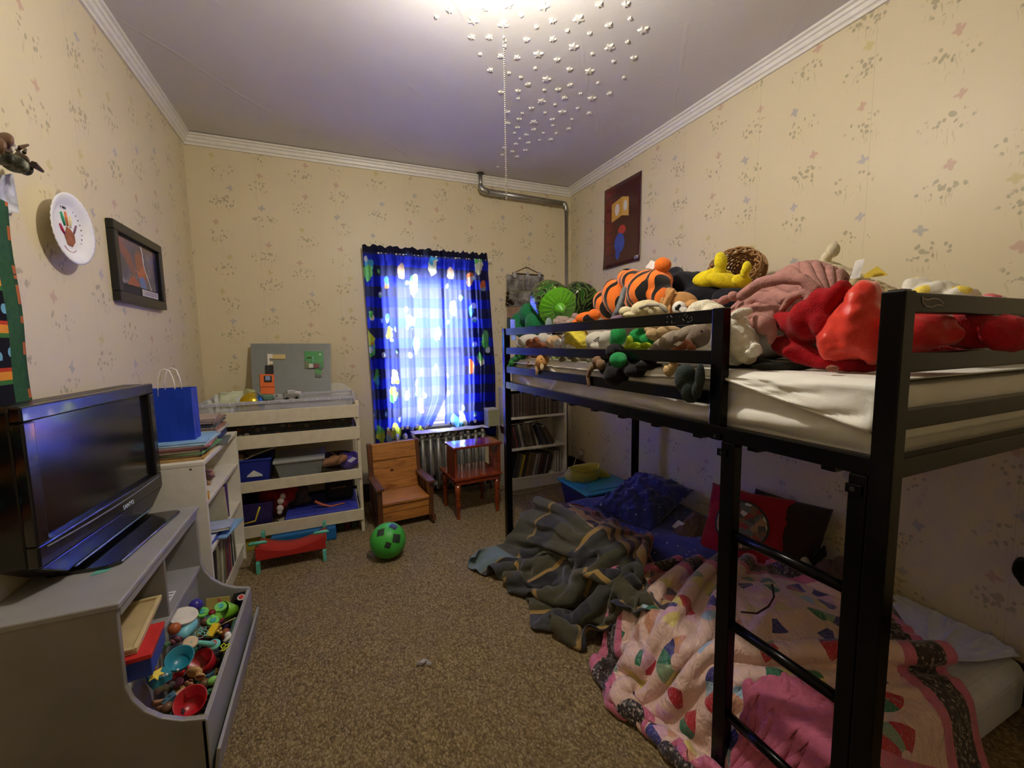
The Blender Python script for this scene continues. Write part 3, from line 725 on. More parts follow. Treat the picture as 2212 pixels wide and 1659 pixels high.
for k in range(3):
    d = Rx@Vector((math.cos(k*2.094+.4), math.sin(k*2.094+.4), 0)); mb.lathe(c+d*.034, [(.001, -.005), (.020, -.005), (.022, 0), (.020, .005), (.001, .005)], 20, axs); mb.tube([c, c+d*.03], .009, 8)
    ins.lathe(c+d*.034, [(.001, .005), (.010, .005), (.010, .008), (.001, .008)], 16, axs)
mb.build('lobes', plastic_m((120, 206, 96)), sp, smooth=False); ins.build('disc', plastic_m((62, 168, 170)), sp)
MB().ball(c+axs*.006, (.013, .013, .008), 14, 8, Rx).build('hub', plastic_m((128, 32, 34), .15), sp, smooth=True)
cup('toy_cup', 'lime green toy cup tipped at the far corner of the toy bin', 'cup', (122, 186, 48), 489, 1320, .036, .06, (-.5, -.55, .55), .20)
cup('toy_bowl', 'teal toy bowl facing up in the middle of the toy bin', 'bowl', (38, 130, 152), 388, 1425, .040, .035, (.15, -.5, .85), .185)
cup('toy_bowl', 'red toy bowl beside the teal bowl in the toy bin', 'bowl', (172, 30, 40), 440, 1432, .040, .06, (-.25, -.45, .8), .18)
cup('toy_bowl', 'big red toy bowl at the near front corner of the toy bin', 'bowl', (176, 28, 40), 413, 1518, .044, .05, (.05, -.55, .8), .185)
solo(MB().lathe(toyloc(407, 1352, .195)-Vector((.0, .03, 0)), [(.001, -.03), (.014, -.03), (.021, -.015), (.022, .03), (.012, .045), (.001, .045)], 20, (.35, .8, .25)), 'toy_bottle', plastic_m((122, 196, 214)), 'pale blue toy bottle lying below the cream lid', 'bottle', smooth=True)
solo(MB().obox(toyloc(459, 1362, .215), (.026, .052, .012), rotz(-.35)@rot('X', 20)), 'matchbox', plastic_m((232, 196, 48)), 'yellow slim box on the black toys in the bin', 'box', bevel=.0015)
solo(MB().obox(toyloc(470, 1348, .20), (.008, .06, .01), rotz(-.5)), 'toy_rail', plastic_m((120, 40, 60)), 'maroon strip beside the yellow slim box', 'toy', bevel=.001)
ld = thing('toy_ladle', 'turquoise ladle with pale wooden bowl lying across the toy bin', 'ladle', toyloc(440, 1392, .2))
a = toyloc(411, 1389, .205); b = toyloc(462, 1393, .215)
MB().lathe(a, [(.001, -.006), (.020, -.006), (.023, .004), (.018, .006), (.001, .003)], 22, (.3, -.5, .9)).build('ladle_bowl', M((206, 182, 148), .6), ld, smooth=True)
MB().tube([a, a.lerp(b, .4)+Vector((0, 0, .004)), b], [.006, .008, .011], 10).build('handle', plastic_m((112, 196, 180)), ld, smooth=True)
MB().lathe(b, [(.001, -.005), (.019, -.005), (.02, .004), (.001, .006)], 20, (.2, -.4, 1)).build('end_disc', plastic_m((112, 196, 180)), ld, smooth=True)
MB().lathe(b+Vector((0, 0, .006)), [(.001, 0), (.009, 0), (.009, .004), (.001, .004)], 16, (.2, -.4, 1)).build('button', plastic_m((206, 40, 44)), ld)
solo(MB().ball(toyloc(377, 1358, .195), .019), 'toy_ball', M((176, 92, 50), .5), 'orange brown ball by the bin back below the cream lid', 'ball', smooth=True)
solo(MB().ball(toyloc(423, 1308, .195), .024), 'toy_ball', plastic_m((62, 52, 150), .3), 'purple ball at the far end of the toy bin', 'ball', smooth=True)
cr = thing('toy_crab', 'red spotted toy crab in the near half of the toy bin', 'toy', toyloc(378, 1463, .19))
blob('shell', plastic_m((206, 34, 40), .4), [(385, 1458, 14, 8, 15), (360, 1470, 10, 7, 10), (372, 1466, 8, 6), (395, 1450, 6, 6)], cr, z=0.220, smooth=3)
sm = MB()
for px, py in ((352, 1462), (360, 1460), (384, 1450)): sm.ball(toyloc(px, py-3, .208), .004, 8, 6)
sm.build('eyes', plastic_m((230, 226, 220)), cr, smooth=True)
fl = thing('toy_flower', 'yellow star shaped toy flower on a teal block in the toy bin', 'toy', toyloc(336, 1460, .19))
c = toyloc(336, 1458, .2); ax = Vector((.3, -.5, 1)).normalized(); Rf = ax.to_track_quat('Z', 'Y').to_matrix(); pts = []
for k in range(12): pts.append(c+Rf@Vector(((.022 if k % 2 else .011)*math.cos(k*PI/6), (.022 if k % 2 else .011)*math.sin(k*PI/6), 0)))
MB().prism(pts, ax*.006).build('petals', plastic_m((238, 212, 60)), fl)
MB().obox(toyloc(344, 1464, .178), (.05, .05, .024), rotz(.6)).build('block', plastic_m((52, 142, 160)), fl, bevel=.002)
bg_ = thing('iridescent_pouch', 'pearly pink and green pouch at the near end of the toy bin', 'pouch', toyloc(335, 1495, .18))
gi = G('iridescent_film'); n_ = gi.noise(gi.obj(), 22., 2)[0]; gi.set(color=gi.ramp(n_, [(.3, (214, 160, 200)), (.5, (206, 220, 170)), (.7, (190, 180, 220))]), rough=.25)
blob('pouch_body', gi.m, [(315, 1497, 14, 12, 10), (335, 1492, 14, 12, 10), (355, 1486, 12, 9, 10), (372, 1478, 9, 8)], bg_, z=0.210, rough=.004, rs=50)
dl = thing('fashion_doll', 'peach plastic doll lying beneath the pearly pouch', 'doll', toyloc(350, 1515, .17))
blob('doll_body', M((206, 150, 118), .5), roll([(292, 1510, 7), (330, 1520, 7), (368, 1512, 6), (398, 1490, 7)], 6, 7)+[(408, 1478, 11, 9), (345, 1530, 12, 6, 20)], dl, z=0.200, smooth=4)
dh = thing('doll_head', 'tan doll head with brown hair in front of the red bowls', 'doll', toyloc(425, 1455, .19))
blob('head', M((206, 164, 108), .5), [(420, 1452, 19, 13, 10), (432, 1462, 13, 9, 10)], dh, z=0.220, smooth=3)
blob('hair', M((130, 76, 48), .6), [(432, 1461, 12, 4, 12), (412, 1470, 7, 4)], dh, z=0.232, smooth=2)
solo(MB().ball(toyloc(462, 1470, .17), (.02, .014, .014)), 'toy_frog', plastic_m((142, 206, 104)), 'pale green toy against the bin front', 'toy', smooth=True)
bw = thing('hair_bow', 'yellow green ribbon bow by the bin front edge', 'bow', toyloc(481, 1405, .20)); mb = MB(); c = toyloc(481, 1402, .205)
for a in (.4, 1.6, -1.2):
    d = Vector((math.cos(a), math.sin(a), .3))*.022; e = Vector((-math.sin(a), math.cos(a), .1))*.008
    mb.tube([c, c+d*.6+e, c+d, c+d*.6-e, c], .0022, 6)
mb.build('loops', plastic_m((206, 220, 60)), bw, smooth=True)
ey = thing('toy_owl', 'brown and white round eyed toy by the bin front', 'toy', toyloc(490, 1372, .19))
MB().ball(toyloc(488, 1370, .19), (.016, .02, .022)).build('body', M((134, 66, 40), .5), ey, smooth=True)
MB().ball(toyloc(492, 1372, .20), .012).build('eye', plastic_m((232, 230, 224)), ey, smooth=True)
MB().ball(toyloc(492.5, 1373.5, .209), .0045).build('pupil', plastic_m((20, 20, 20)), ey, smooth=True)
solo(MB().lathe(toyloc(484, 1387, .2), [(.001, 0), (.007, 0), (.008, .02), (.004, .028), (.001, .03)], 12, (.6, .5, .4)), 'toy_peg', plastic_m((226, 224, 220)), 'white peg toy beside the round eyed toy', 'toy', smooth=True)
pc_ = thing('picture_card', 'yellow and pink picture card leaning at the far end of the toy bin', 'card', toyloc(440, 1285, .18))
y_ = TY1-.06
pq = [Vector((TX+.015, y_, .13)), Vector((TX+.10, y_-.004, .13)), Vector((TX+.10, y_+.02, .235)), Vector((TX+.015, y_+.02, .245))]
MB().prism(pq, (0, -.003, 0)).build('card_board', M((196, 178, 96), .6), pc_)
MB().prism([pq[0].lerp(pq[1], .5)+Vector((0, -.004, 0)), pq[1]+Vector((0, -.004, 0)), pq[2].lerp(pq[1], .4)+Vector((0, -.004, 0)), pq[2].lerp(pq[3], .5)+Vector((0, -.004, 0))], (0, -.001, 0)).build('pink_print', M((206, 96, 96), .6), pc_)
MB().prism([pq[0].lerp(pq[1], .1)+Vector((0, -.004, .01)), pq[0].lerp(pq[1], .5)+Vector((0, -.004, .005)), pq[0].lerp(pq[1], .35)+Vector((0, -.004, .05))], (0, -.001, 0)).build('red_print', M((140, 40, 40), .6), pc_)
gm = thing('toy_camera', 'black toy with red and white roundel in the far corner of the toy bin', 'toy', toyloc(520, 1294, .17))
MB().obox(toyloc(520, 1296, .175), (.05, .06, .05), rotz(.2)).build('case', BLACKPL, gm, bevel=.004)
c = toyloc(521, 1291, .202); MB().lathe(c, [(.001, 0), (.014, 0), (.014, .003), (.001, .003)], 20, (.1, -.5, 1)).build('white_ring', plastic_m((226, 220, 216)), gm)
MB().lathe(c+Vector((0, -.001, .003)), [(.001, 0), (.010, 0), (.010, .002), (.001, .002)], 20, (.1, -.5, 1)).build('red_dot', plastic_m((186, 50, 50)), gm)
sc_ = thing('spring_tangle', 'tangle of thin aqua plastic rings in the toy bin', 'toy', toyloc(430, 1368, .19)); mb = MB()
for k in range(6):
    c = toyloc(424+k*4, 1362+4*(k % 3), .2); a0 = random.uniform(0, 6); X = Vector((math.cos(a0), math.sin(a0), .3)).normalized(); Y = Vector((-math.sin(a0), math.cos(a0), .5)).normalized()
    mb.tube([c+(X*math.cos(t/8*2*PI)+Y*math.sin(t/8*2*PI))*.016 for t in range(9)], .0014, 5)
mb.build('rings', plastic_m((126, 200, 190)), sc_, smooth=True)
solo(MB().obox(toyloc(462, 1383, .17), (.05, .06, .05), rotz(.5)), 'toy_block', BLACKPL, 'black toy block under the yellow slim box', 'toy', bevel=.006)
gk = thing('gold_trinket', 'gold beaded trinket with a thin chain by the yellow slim box', 'trinket', toyloc(474, 1362, .2)); mb = MB()
for px, py in ((473, 1352), (476, 1359), (471, 1364), (477, 1367)): mb.ball(toyloc(px, py, .205), .007, 10, 7)
mb.build('beads', M((200, 170, 96), .3, .6), gk, smooth=True)
MB().tube([toyloc(478, 1350, .205), toyloc(487, 1345, .21), toyloc(510, 1334, .215)], .0018, 6).build('chain', M((206, 186, 140), .4), gk, smooth=True)
solo(MB().tube([toyloc(508, 1338, .2), toyloc(500, 1372, .195), toyloc(494, 1398, .19)], [.008, .010, .008], 10), 'toy_tube', plastic_m((58, 96, 84)), 'dark green tube along the inside of the bin front', 'toy', smooth=True)
for n_, rgb, px, py, lab in (('toy_turtle', (88, 128, 84), 352, 1395, 'mottled green toy low against the bin back'), ('toy_hat', (112, 62, 74), 378, 1383, 'dusky maroon cloth toy by the bin back'), ('toy_shell', (196, 112, 70), 392, 1378, 'orange curved toy below the pale blue bottle'), ('toy_fan', (190, 124, 90), 322, 1448, 'peach folded fan toy near the bin back')):
    c = toyloc(px, py, .175); t_ = thing(n_, lab, 'toy', c); blob('body', M(rgb, .6), [(px, py, 13, 9, 20), (px-8, py+5, 9, 7), (px+9, py-4, 8, 6)], t_, x=c.x, rough=.006, rs=40, smooth=3)
# ------------------------------------------------------------------ books
def book(name, label, cat, c, size, rgb, R=None, group=None, pages=True, parent=None):
    """a closed book: size = (depth, thickness, height); the spine on its -x... side is +x, turned by R"""
    R = R or Matrix.Identity(3); c = Vector(c); a, t, h = size
    o = thing(name, label, cat, c-Vector((0, 0, 0)), group)
    mb = MB(); w = min(.0022, t*.18)
    mb.obox(c+R@Vector((0, -t/2+w/2, 0)), (a, w, h), R).obox(c+R@Vector((0, t/2-w/2, 0)), (a, w, h), R).obox(c+R@Vector((a/2-w/2, 0, 0)), (w, t-2*w, h), R)
    mb.build('cover', M(rgb, .45, vary=.08, nscale=14), o)
    MB().obox(c+R@Vector((-.003, 0, 0)), (a-.006, t-2*w-.0004, h-.008), R).build('pages', M((214, 206, 186), .8), o)
    return o
ORD = ['first', 'second', 'third', 'fourth', 'fifth', 'sixth', 'seventh', 'eighth', 'ninth', 'tenth', 'eleventh', 'twelfth', 'thirteenth', 'fourteenth', 'fifteenth', 'sixteenth', 'seventeenth', 'eighteenth', 'nineteenth', 'twentieth', 'twenty first', 'twenty second', 'twenty third', 'twenty fourth', 'twenty fifth', 'twenty sixth', 'twenty seventh', 'twenty eighth']
FLAT = rot('X', 90)     # lies on its cover: height along y, thickness along z
# ------------------------------------------------------------------ low white bookcase by the television
BX0, BX1, BY0, BY1, BT = XW, -.55, 2.245, 2.975, .80
lb = thing('low_bookcase', 'low white bookcase between the television bench and the shelf rack', 'bookcase', ((BX0+BX1)/2, (BY0+BY1)/2, 0))
MB().box(BX0, BX1, BY0, BY0+.018, 0, BT-.018).build('side_panel', WHITE, lb, bevel=.0015)
MB().box(BX0, BX1, BY1-.018, BY1, 0, BT-.018).build('side_panel', WHITE, lb, bevel=.0015)
MB().box(BX0, BX1+.002, BY0-.001, BY1+.001, BT-.018, BT).build('top', WHITE, lb, bevel=.002)
for z in (.605, .372, .10): MB().box(BX0, BX1-.006, BY0+.018, BY1-.018, z-.018, z).build('shelf', WHITE, lb, bevel=.0015)
MB().box(BX0, BX0+.005, BY0+.018, BY1-.018, .02, BT-.02).build('back_panel', WHITE, lb)
MB().box(BX1-.03, BX1-.015, BY0+.018, BY1-.018, 0, .082).build('kick_board', WHITE, lb)
MB().cyl((BX1-.05, BY0-.0006, BT-.03), (BX1-.05, BY0+.002, BT-.03), .005, n=14).build('screw_cap', M((84, 80, 72), .6), lb)
# piles on top
def pile(pts, x0, y0, z0, prefix, where, cat='book'):
    z = z0
    for k, (w, d, t, rgb, word, dx, dy, a) in enumerate(pts):
        book('flat_book', '%s %s' % (word, where), cat, (x0+dx, y0+dy, z+t/2), (w, t, d), rgb, rotz(a)@FLAT); z += t+.0004
    return z
zt_ = pile([(.25, .30, .012, (196, 150, 72), 'tan folder lowest', .0, 0, .05), (.24, .29, .012, (74, 44, 38), 'dark brown book second from the bottom', .0, .01, .0), (.25, .30, .009, (112, 172, 116), 'green folder in the middle', .01, .015, -.05), (.24, .28, .014, (78, 44, 50), 'maroon book', .0, .0, .03), (.25, .29, .008, (176, 112, 112), 'dusty pink book', .015, .02, .1), (.25, .29, .008, (172, 204, 226), 'pale blue folder', .01, .03, -.02), (.24, .28, .007, (142, 190, 226), 'sky blue folder topmost', .005, .04, .06)],
           -.69, 2.43, BT, '', 'in the flat pile under the blue gift bag')
bgm = plastic_m((22, 60, 178), .45)
gb2 = thing('gift_bag', 'bright blue paper gift bag with white cord handles', 'bag', (-.69, 2.45, zt_))
x0, x1, y0, y1, z0, z1 = -.80, -.615, 2.41, 2.51, zt_, zt_+.245
mb = MB()
for (a, b), (c, d) in (((x0, y0), (x1, y0)), ((x1, y0), (x1, y1)), ((x1, y1), (x0, y1)), ((x0, y1), (x0, y0))):
    mid = ((a+c)/2 if 0 else (a+c)/2, (b+d)/2)
    n = 6
    P = [[Vector((a+(c-a)*i/n, b+(d-b)*i/n, z0+(z1-z0)*j/n))+Vector((.0015*math.sin(i*1.7+j*1.1), .0022*math.sin(i*1.1+j*.9+1), 0))*(1 if 0 < i < n else 0) for j in range(n+1)] for i in range(n+1)]
    mb.grid(P)
mb.box(x0+.002, x1-.002, y0+.002, y1-.002, z0, z0+.003)
mb.build('bag_body', bgm, gb2, smooth=False)
MB().tube([(x1-.001, (y0+y1)/2-.002, z0+.02), (x1-.001, (y0+y1)/2-.002, z1-.005)], .0016, 5).build('side_crease', plastic_m((16, 44, 140)), gb2)
for yy in (y0+.004, y1-.004):
    MB().tube([(x0+.06, yy, z1-.03), (x0+.062, yy, z1+.04), (x0+.075, yy, z1+.085), (x0+.092, yy, z1+.095), (x0+.11, yy, z1+.085), (x0+.122, yy, z1+.04), (x0+.125, yy, z1-.03)], .0028, 8).build('handle', M((236, 232, 222), .6), gb2, smooth=True)
pile([(.20, .26, 0.0058, (104, 112, 108), 'thin grey magazine lowest', .05, -.10, .1), (.21, .27, 0.0435, (44, 58, 120), 'thick navy blue book', 0, 0, .05), (.21, .27, 0.0058, (196, 196, 198), 'thin white booklet', .01, .01, .02), (.20, .26, 0.0174, (170, 122, 106), 'salmon brown book', 0, 0, .0), (.20, .26, 0.0116, (116, 122, 130), 'slate grey book', -.01, 0, .08), (.21, .26, 0.0087, (86, 92, 100), 'dark grey magazine', -.01, .01, -.02), (.20, .25, 0.0101, (112, 108, 96), 'olive grey book', 0, .005, .05), (.20, .26, 0.0116, (150, 122, 112), 'taupe book', 0, -.01, -.04), (.19, .25, 0.0087, (176, 160, 146), 'pale brown magazine topmost', -.01, 0, .1)],
     -.69, 2.80, BT, '', 'in the tall pile at the far end of the low bookcase')
solo(MB().prism([at(400, 968, z=BT+.001), at(432, 960, z=BT+.001), at(446, 962, z=BT+.001), at(428, 974, z=BT+.001)], (0, 0, .002)), 'eyeglass_case', M((74, 82, 78), .4), 'flat dark green sleeve on the bookcase top between the two piles', 'sleeve')
# on its shelves
def shelf_y(f): return BY0+.02+(BY1-BY0-.04)*f
e1 = thing('plush_toy', 'tan and mauve stuffed toy on the top shelf of the low bookcase', 'plush toy', (-.66, 2.40, .605))
blob('body', plush_m((176, 142, 110)), [(452, 1025, 12, 14), (448, 1045, 9, 8)], e1, .003, x=-.62)
blob('foot', plush_m((150, 112, 130)), [(456, 1027, 10, 5, -10), (450, 1018, 10, 4)], e1, .002, x=-.60)
solo(MB().obox((-.585, 2.33, .618), (.05, .07, .024), rotz(.2)), 'wooden_block', M((196, 142, 52), .5), 'yellow brown block at the near end of the top bookcase shelf', 'block', bevel=.003)
solo(MB().lathe((-.74, 2.62, .605), [(.04, 0), (.05, .02), (.05, .15), (.03, .165), (.001, .165)], 20), 'brown_jug', M((120, 96, 70), .5), 'brown jug at the back of the top bookcase shelf', 'jug', smooth=True)
pile([(.24, .22, .006, (206, 216, 230), 'pale blue comic lowest', 0, 0, .1), (.23, .2, .005, (72, 86, 170), 'blue comic', .01, 0, -.1), (.22, .2, .005, (196, 62, 70), 'red edged comic', -.005, .02, .15), (.24, .2, .005, (214, 218, 226), 'white comic topmost', 0, 0, 0)], -.685, 2.37, .372+.0, '', 'on the near end of the middle bookcase shelf')
book('picture_book', 'cream picture book leaning in the middle bookcase shelf', 'book', (-.672, 2.64, .472), (.22, .012, .19), (206, 196, 164), rot('X', 12))
book('picture_book', 'slim purple book standing in the middle bookcase shelf', 'book', (-.665, 2.70, .466), (.20, .014, .185), (92, 66, 138))
book('open_notebook', 'white and blue notebook slipping off the middle bookcase shelf', 'book', (-.635, 2.50, .399), (.24, .014, .2), (176, 190, 214), rotz(.1)@rot('X', 82))
book('activity_book', 'sky blue activity book hanging over the lower bookcase edge', 'book', (-.62, 2.52, .377), (.24, .007, .24), (136, 178, 214), rotz(-.15)@FLAT)
ly = BY0+.03; lowb = [(.016, .235, (52, 44, 46), 'dark brown'), (.012, .24, (148, 144, 118), 'olive grey'), (.020, .25, (132, 132, 104), 'moss green'), (.010, .245, (196, 190, 172), 'cream'), (.018, .24, (120, 126, 96), 'grey green'), (.014, .22, (128, 84, 78), 'rosy brown'), (.018, .235, (96, 52, 60), 'plum'), (.016, .21, (120, 80, 116), 'mauve'), (.014, .225, (150, 52, 48), 'brick red'), (.012, .24, (172, 168, 160), 'light grey'), (.022, .25, (58, 58, 76), 'dark blue'), (.012, .245, (226, 222, 210), 'white'), (.016, .25, (72, 84, 74), 'dark green'), (.012, .255, (206, 204, 190), 'ivory')]
y = 2.30
for k, (t, h, rgb, word) in enumerate(lowb):
    a = -9 if k < 5 else (-4 if k < 9 else 0)
    book('standing_book', '%s book standing %s from the television end of the bottom bookcase shelf' % (word, ORD[k]), 'book', (-.672, y+t/2+(.022 if a == -9 else .012 if a else .004), .10+h/2+.004), (.23, t, h), rgb, rot('X', a)); y += t+.026 if a == -9 else t+.013
# ------------------------------------------------------------------ cream shelf rack (former changing table)
CX0, CX1, CY0, CY1 = -.79, .156, 3.05, 3.50
ct = thing('shelf_rack', 'cream painted open shelf rack with four tiers by the window', 'shelf rack', ((CX0+CX1)/2, (CY0+CY1)/2, 0))
for x in (CX0, CX1-.022):
    for y in (CY0, CY1-.03): MB().box(x, x+.022, y, y+.03, 0, .93 if y == CY0 else .95).build('leg', CREAM, ct, bevel=.003)
    MB().box(x+.004, x+.018, CY0+.03, CY1-.03, .80, .90).build('end_panel', CREAM, ct, bevel=.002)
    for z in (.10, .40, .68): MB().box(x+.004, x+.018, CY0+.03, CY1-.03, z, z+.06).build('end_rail', CREAM, ct, bevel=.002)
for z0, z1 in ((.818, .905), (.667, .752), (.388, .456), (.09, .168)):
    MB().box(CX0+.0, CX1-.004, CY0-.012, CY0+.004, z0, z1).build('front_rail', CREAM, ct, bevel=.002)
    MB().box(CX0+.022, CX1-.022, CY1-.016, CY1, z0, z1).build('back_rail', CREAM, ct, bevel=.002)
for z in (.69, .405, .105, .835): MB().box(CX0+.022, CX1-.022, CY0+.004, CY1-.016, z, z+.012).build('shelf', CREAM, ct)
# clear tub on top with its rubble
def clear_mat(name, rgb, a): 
    g = G(name); g.set(color=rgb, rough=.12, alpha=a, spec=.6); return g.m
CLEAR = clear_mat('clear_plastic', (206, 208, 214), .34)
ctb = thing('clear_tub', 'long shallow clear plastic tub on top of the cream shelf rack', 'tub', (-.3, 3.27, .847))
def tub(mb, x0, x1, y0, y1, z0, z1, w=.003, fl=.02):
    P = [(x0+fl, y0+fl), (x1-fl, y0+fl), (x1-fl, y1-fl), (x0+fl, y1-fl)]; Q = [(x0, y0), (x1, y0), (x1, y1), (x0, y1)]
    mb.hexa([(a, b, z0) for a, b in P]+[(a, b, z0+w) for a, b in P])
    for i in range(4):
        j = (i+1) % 4; n = Vector((Q[j][1]-Q[i][1], -(Q[j][0]-Q[i][0]), 0)).normalized()*-w
        a, b, c, d = Vector((*P[i], z0)), Vector((*P[j], z0)), Vector((*Q[j], z1)), Vector((*Q[i], z1))
        mb.hexa([a, b, b+n, a+n, d, c, c+n, d+n])
    return mb
tub(MB(), CX0+.03, CX1-.03, CY0+.012, CY1-.03, .848, .96).build('tub_body', CLEAR, ctb)
rim = MB(); a, b, c, d = CX0+.02, CX1-.02, CY0+.002, CY1-.02
rim.box(a, b, c, c+.014, .945, .965).box(a, b, d-.014, d, .945, .965).box(a, a+.014, c+.014, d-.014, .945, .965).box(b-.014, b, c+.014, d-.014, .945, .965)
rim.build('rim', clear_mat('clear_rim', (200, 202, 214), .62), ctb, bevel=.003)
rb = MB()
for k in range(12): rb.box(CX0+.06+k*.07, CX0+.064+k*.07, CY0-.001, CY0+.002, .948, .962)
rb.build('rim_rib', clear_mat('clear_rib', (226, 226, 232), .8), ctb)
solo(MB().lathe((.03, 3.53, .915), [(.001, 0), (.118, 0), (.12, .004), (.001, .006)], 40, (.1, -.75, .55)), 'round_lid', M((196, 194, 178), .5), 'round cream plastic lid standing behind the clear tub', 'lid', smooth=False)
# rubble in the tub
fb = thing('foil_ball', 'shiny gold and blue ball among papers in the clear tub', 'ball', at(545, 868, y=3.2))
g = G('gold_blue_ball'); x_ = g.xyz(g.obj()); g.set(color=g.ramp(g.sub(x_[0], g.mul(x_[2], -.2)), [(0., (196, 166, 30)), (.028, (206, 178, 40)), (.05, (34, 104, 150)), (.075, (40, 70, 96))]), rough=.2, metal=.6)
c = at(545, 872, y=3.2); MB().ball(c, .075, 28, 18).build('ball_shell', g.m, fb, smooth=True)
papers = [(490, 862, .10, .07, (206, 212, 206), 25, 'white crumpled paper at the corner end of the clear tub'), (505, 855, .12, .06, (196, 202, 172), 15, 'pale green paper sheet sticking up in the clear tub'), (530, 852, .08, .06, (176, 178, 130), -25, 'olive card tilted behind the gold ball'), (515, 868, .09, .06, (214, 220, 222), 5, 'white paper bag beside the gold ball'), (470, 872, .09, .05, (202, 208, 200), 10, 'folded white sheet nearest the bookcase in the clear tub'), (556, 858, .06, .05, (222, 216, 206), 30, 'white paper corner behind the gold ball')]
for k, (px, py, w, h, rgb, a, lab) in enumerate(papers):
    c = at(px, py, y=3.26); n = 8
    P = [[c+rotz(math.radians(a))@Vector(((i/n-.5)*w*1.3, .02*fbm((i*.4, j*.4, k*3.))+(j/n)*.03, (j/n-.75)*h*1.7+.015*fbm((i*.35, j*.35, k*5.+1)))) for j in range(n+1)] for i in range(n+1)]
    uvp = [[(i/n, j/n) for j in range(n+1)] for i in range(n+1)]
    o = cloth_obj('loose_paper', M(rgb, .6), P, uvp, .001, sub=0); tag(o, lab, 'paper')
for nme, px, py, size, rgb, a, lab in (('toy_car', 605, 862, (.09, .06, .03), (150, 152, 150), .4, 'grey toy car in the clear tub below the grey building plate'), ('glue_tube', 604, 858, (.075, .022, .022), (206, 206, 206), -.5, 'white tube lying in the clear tub below the black bricks'), ('paper_roll', 640, 848, (.06, .022, .022), (212, 208, 206), -.1, 'small white roll in the clear tub near the middle of the grey plate'), ('toy_truck', 628, 855, (.10, .05, .035), (124, 124, 118), .3, 'dark grey toy truck in the clear tub'), ('folded_bag', 573, 858, (.09, .05, .035), (96, 132, 104), .2, 'dull green folded bag in the clear tub beside the gold ball'), ('red_box', 590, 868, (.11, .05, .012), (112, 44, 46), .1, 'flat dark red box in the clear tub'), ('flat_puzzle', 660, 866, (.2, .06, .02), (150, 150, 146), 0., 'flat grey frame in the clear tub at the window end')):
    c = at(px, py, y=3.27); t = thing(nme, lab, nme.replace('_', ' '), c)
    MB().obox(c, size, rotz(a)@rot('Y', 12 if size[2] < .03 else 4)).build('body', M(rgb, .5), t, bevel=.004)
    if nme in ('toy_car', 'toy_truck'):
        MB().obox(c+Vector((0, 0, size[2]*.8)), (size[0]*.5, size[1]*.8, size[2]*.7), rotz(a)).build('cab', M((176, 178, 178), .3), t, bevel=.004)
        for dx in (-.3, .3): MB().lathe(c+rotz(a)@Vector((dx*size[0], -size[1]*.55, -size[2]*.45)), [(.001, 0), (.011, 0), (.011, .008), (.001, .008)], 14, (0, -1, 0)).build('wheel', BLACKPL, t)
    if nme == 'glue_tube': MB().cyl(c+rotz(a)@Vector((.037, 0, 0)), c+rotz(a)@Vector((.055, 0, 0)), .007, .005).build('cap', M((170, 170, 176), .4), t)
# grey building plate leaning on the wall
bp = thing('building_plate', 'large grey studded building plate with orange, black and green bricks', 'building plate', (-.26, 3.5, .95))
PA, PB, PC, PD = at(541, 742, y=3.60), at(714, 742, y=3.60), at(716, 868, y=3.46), at(546, 868, y=3.46)
PLATE = M((124, 128, 124), .45, vary=.03)
nrm = (PB-PA).cross(PD-PA).normalized()
if nrm.y > 0: nrm = -nrm
MB().prism([PA, PB, PC, PD], -nrm*.005).build('base_plate', PLATE, bp, bevel=.001)
def bpp(u, v, w=0.): return PA.lerp(PB, u).lerp(PD.lerp(PC, u), v)+nrm*w
def brick(name, u0, u1, v0, v1, rgb, h=.010, base=0.):
    mb = MB(); q = [bpp(u0, v0, base), bpp(u1, v0, base), bpp(u1, v1, base), bpp(u0, v1, base)]; mb.prism(q, nrm*h)
    nu, nv = max(1, round((u1-u0)*34)), max(1, round((v1-v0)*26))
    for i in range(nu):
        for j in range(nv):
            p = bpp(u0+(u1-u0)*(i+.5)/nu, v0+(v1-v0)*(j+.5)/nv, base+h); mb.cyl(p, p+nrm*.002, .0035, n=8)
    mb.build(name, plastic_m(rgb, .3), bp)
std = MB()
for i in range(1, 34):
    for j in range(1, 26):
        p = bpp(i/34, j/26); std.cyl(p, p+nrm*.0018, .0042, n=6)
std.build('stud_field', PLATE, bp)
V = lambda py: (py-742)/126.; U = lambda px: (px-541)/173.
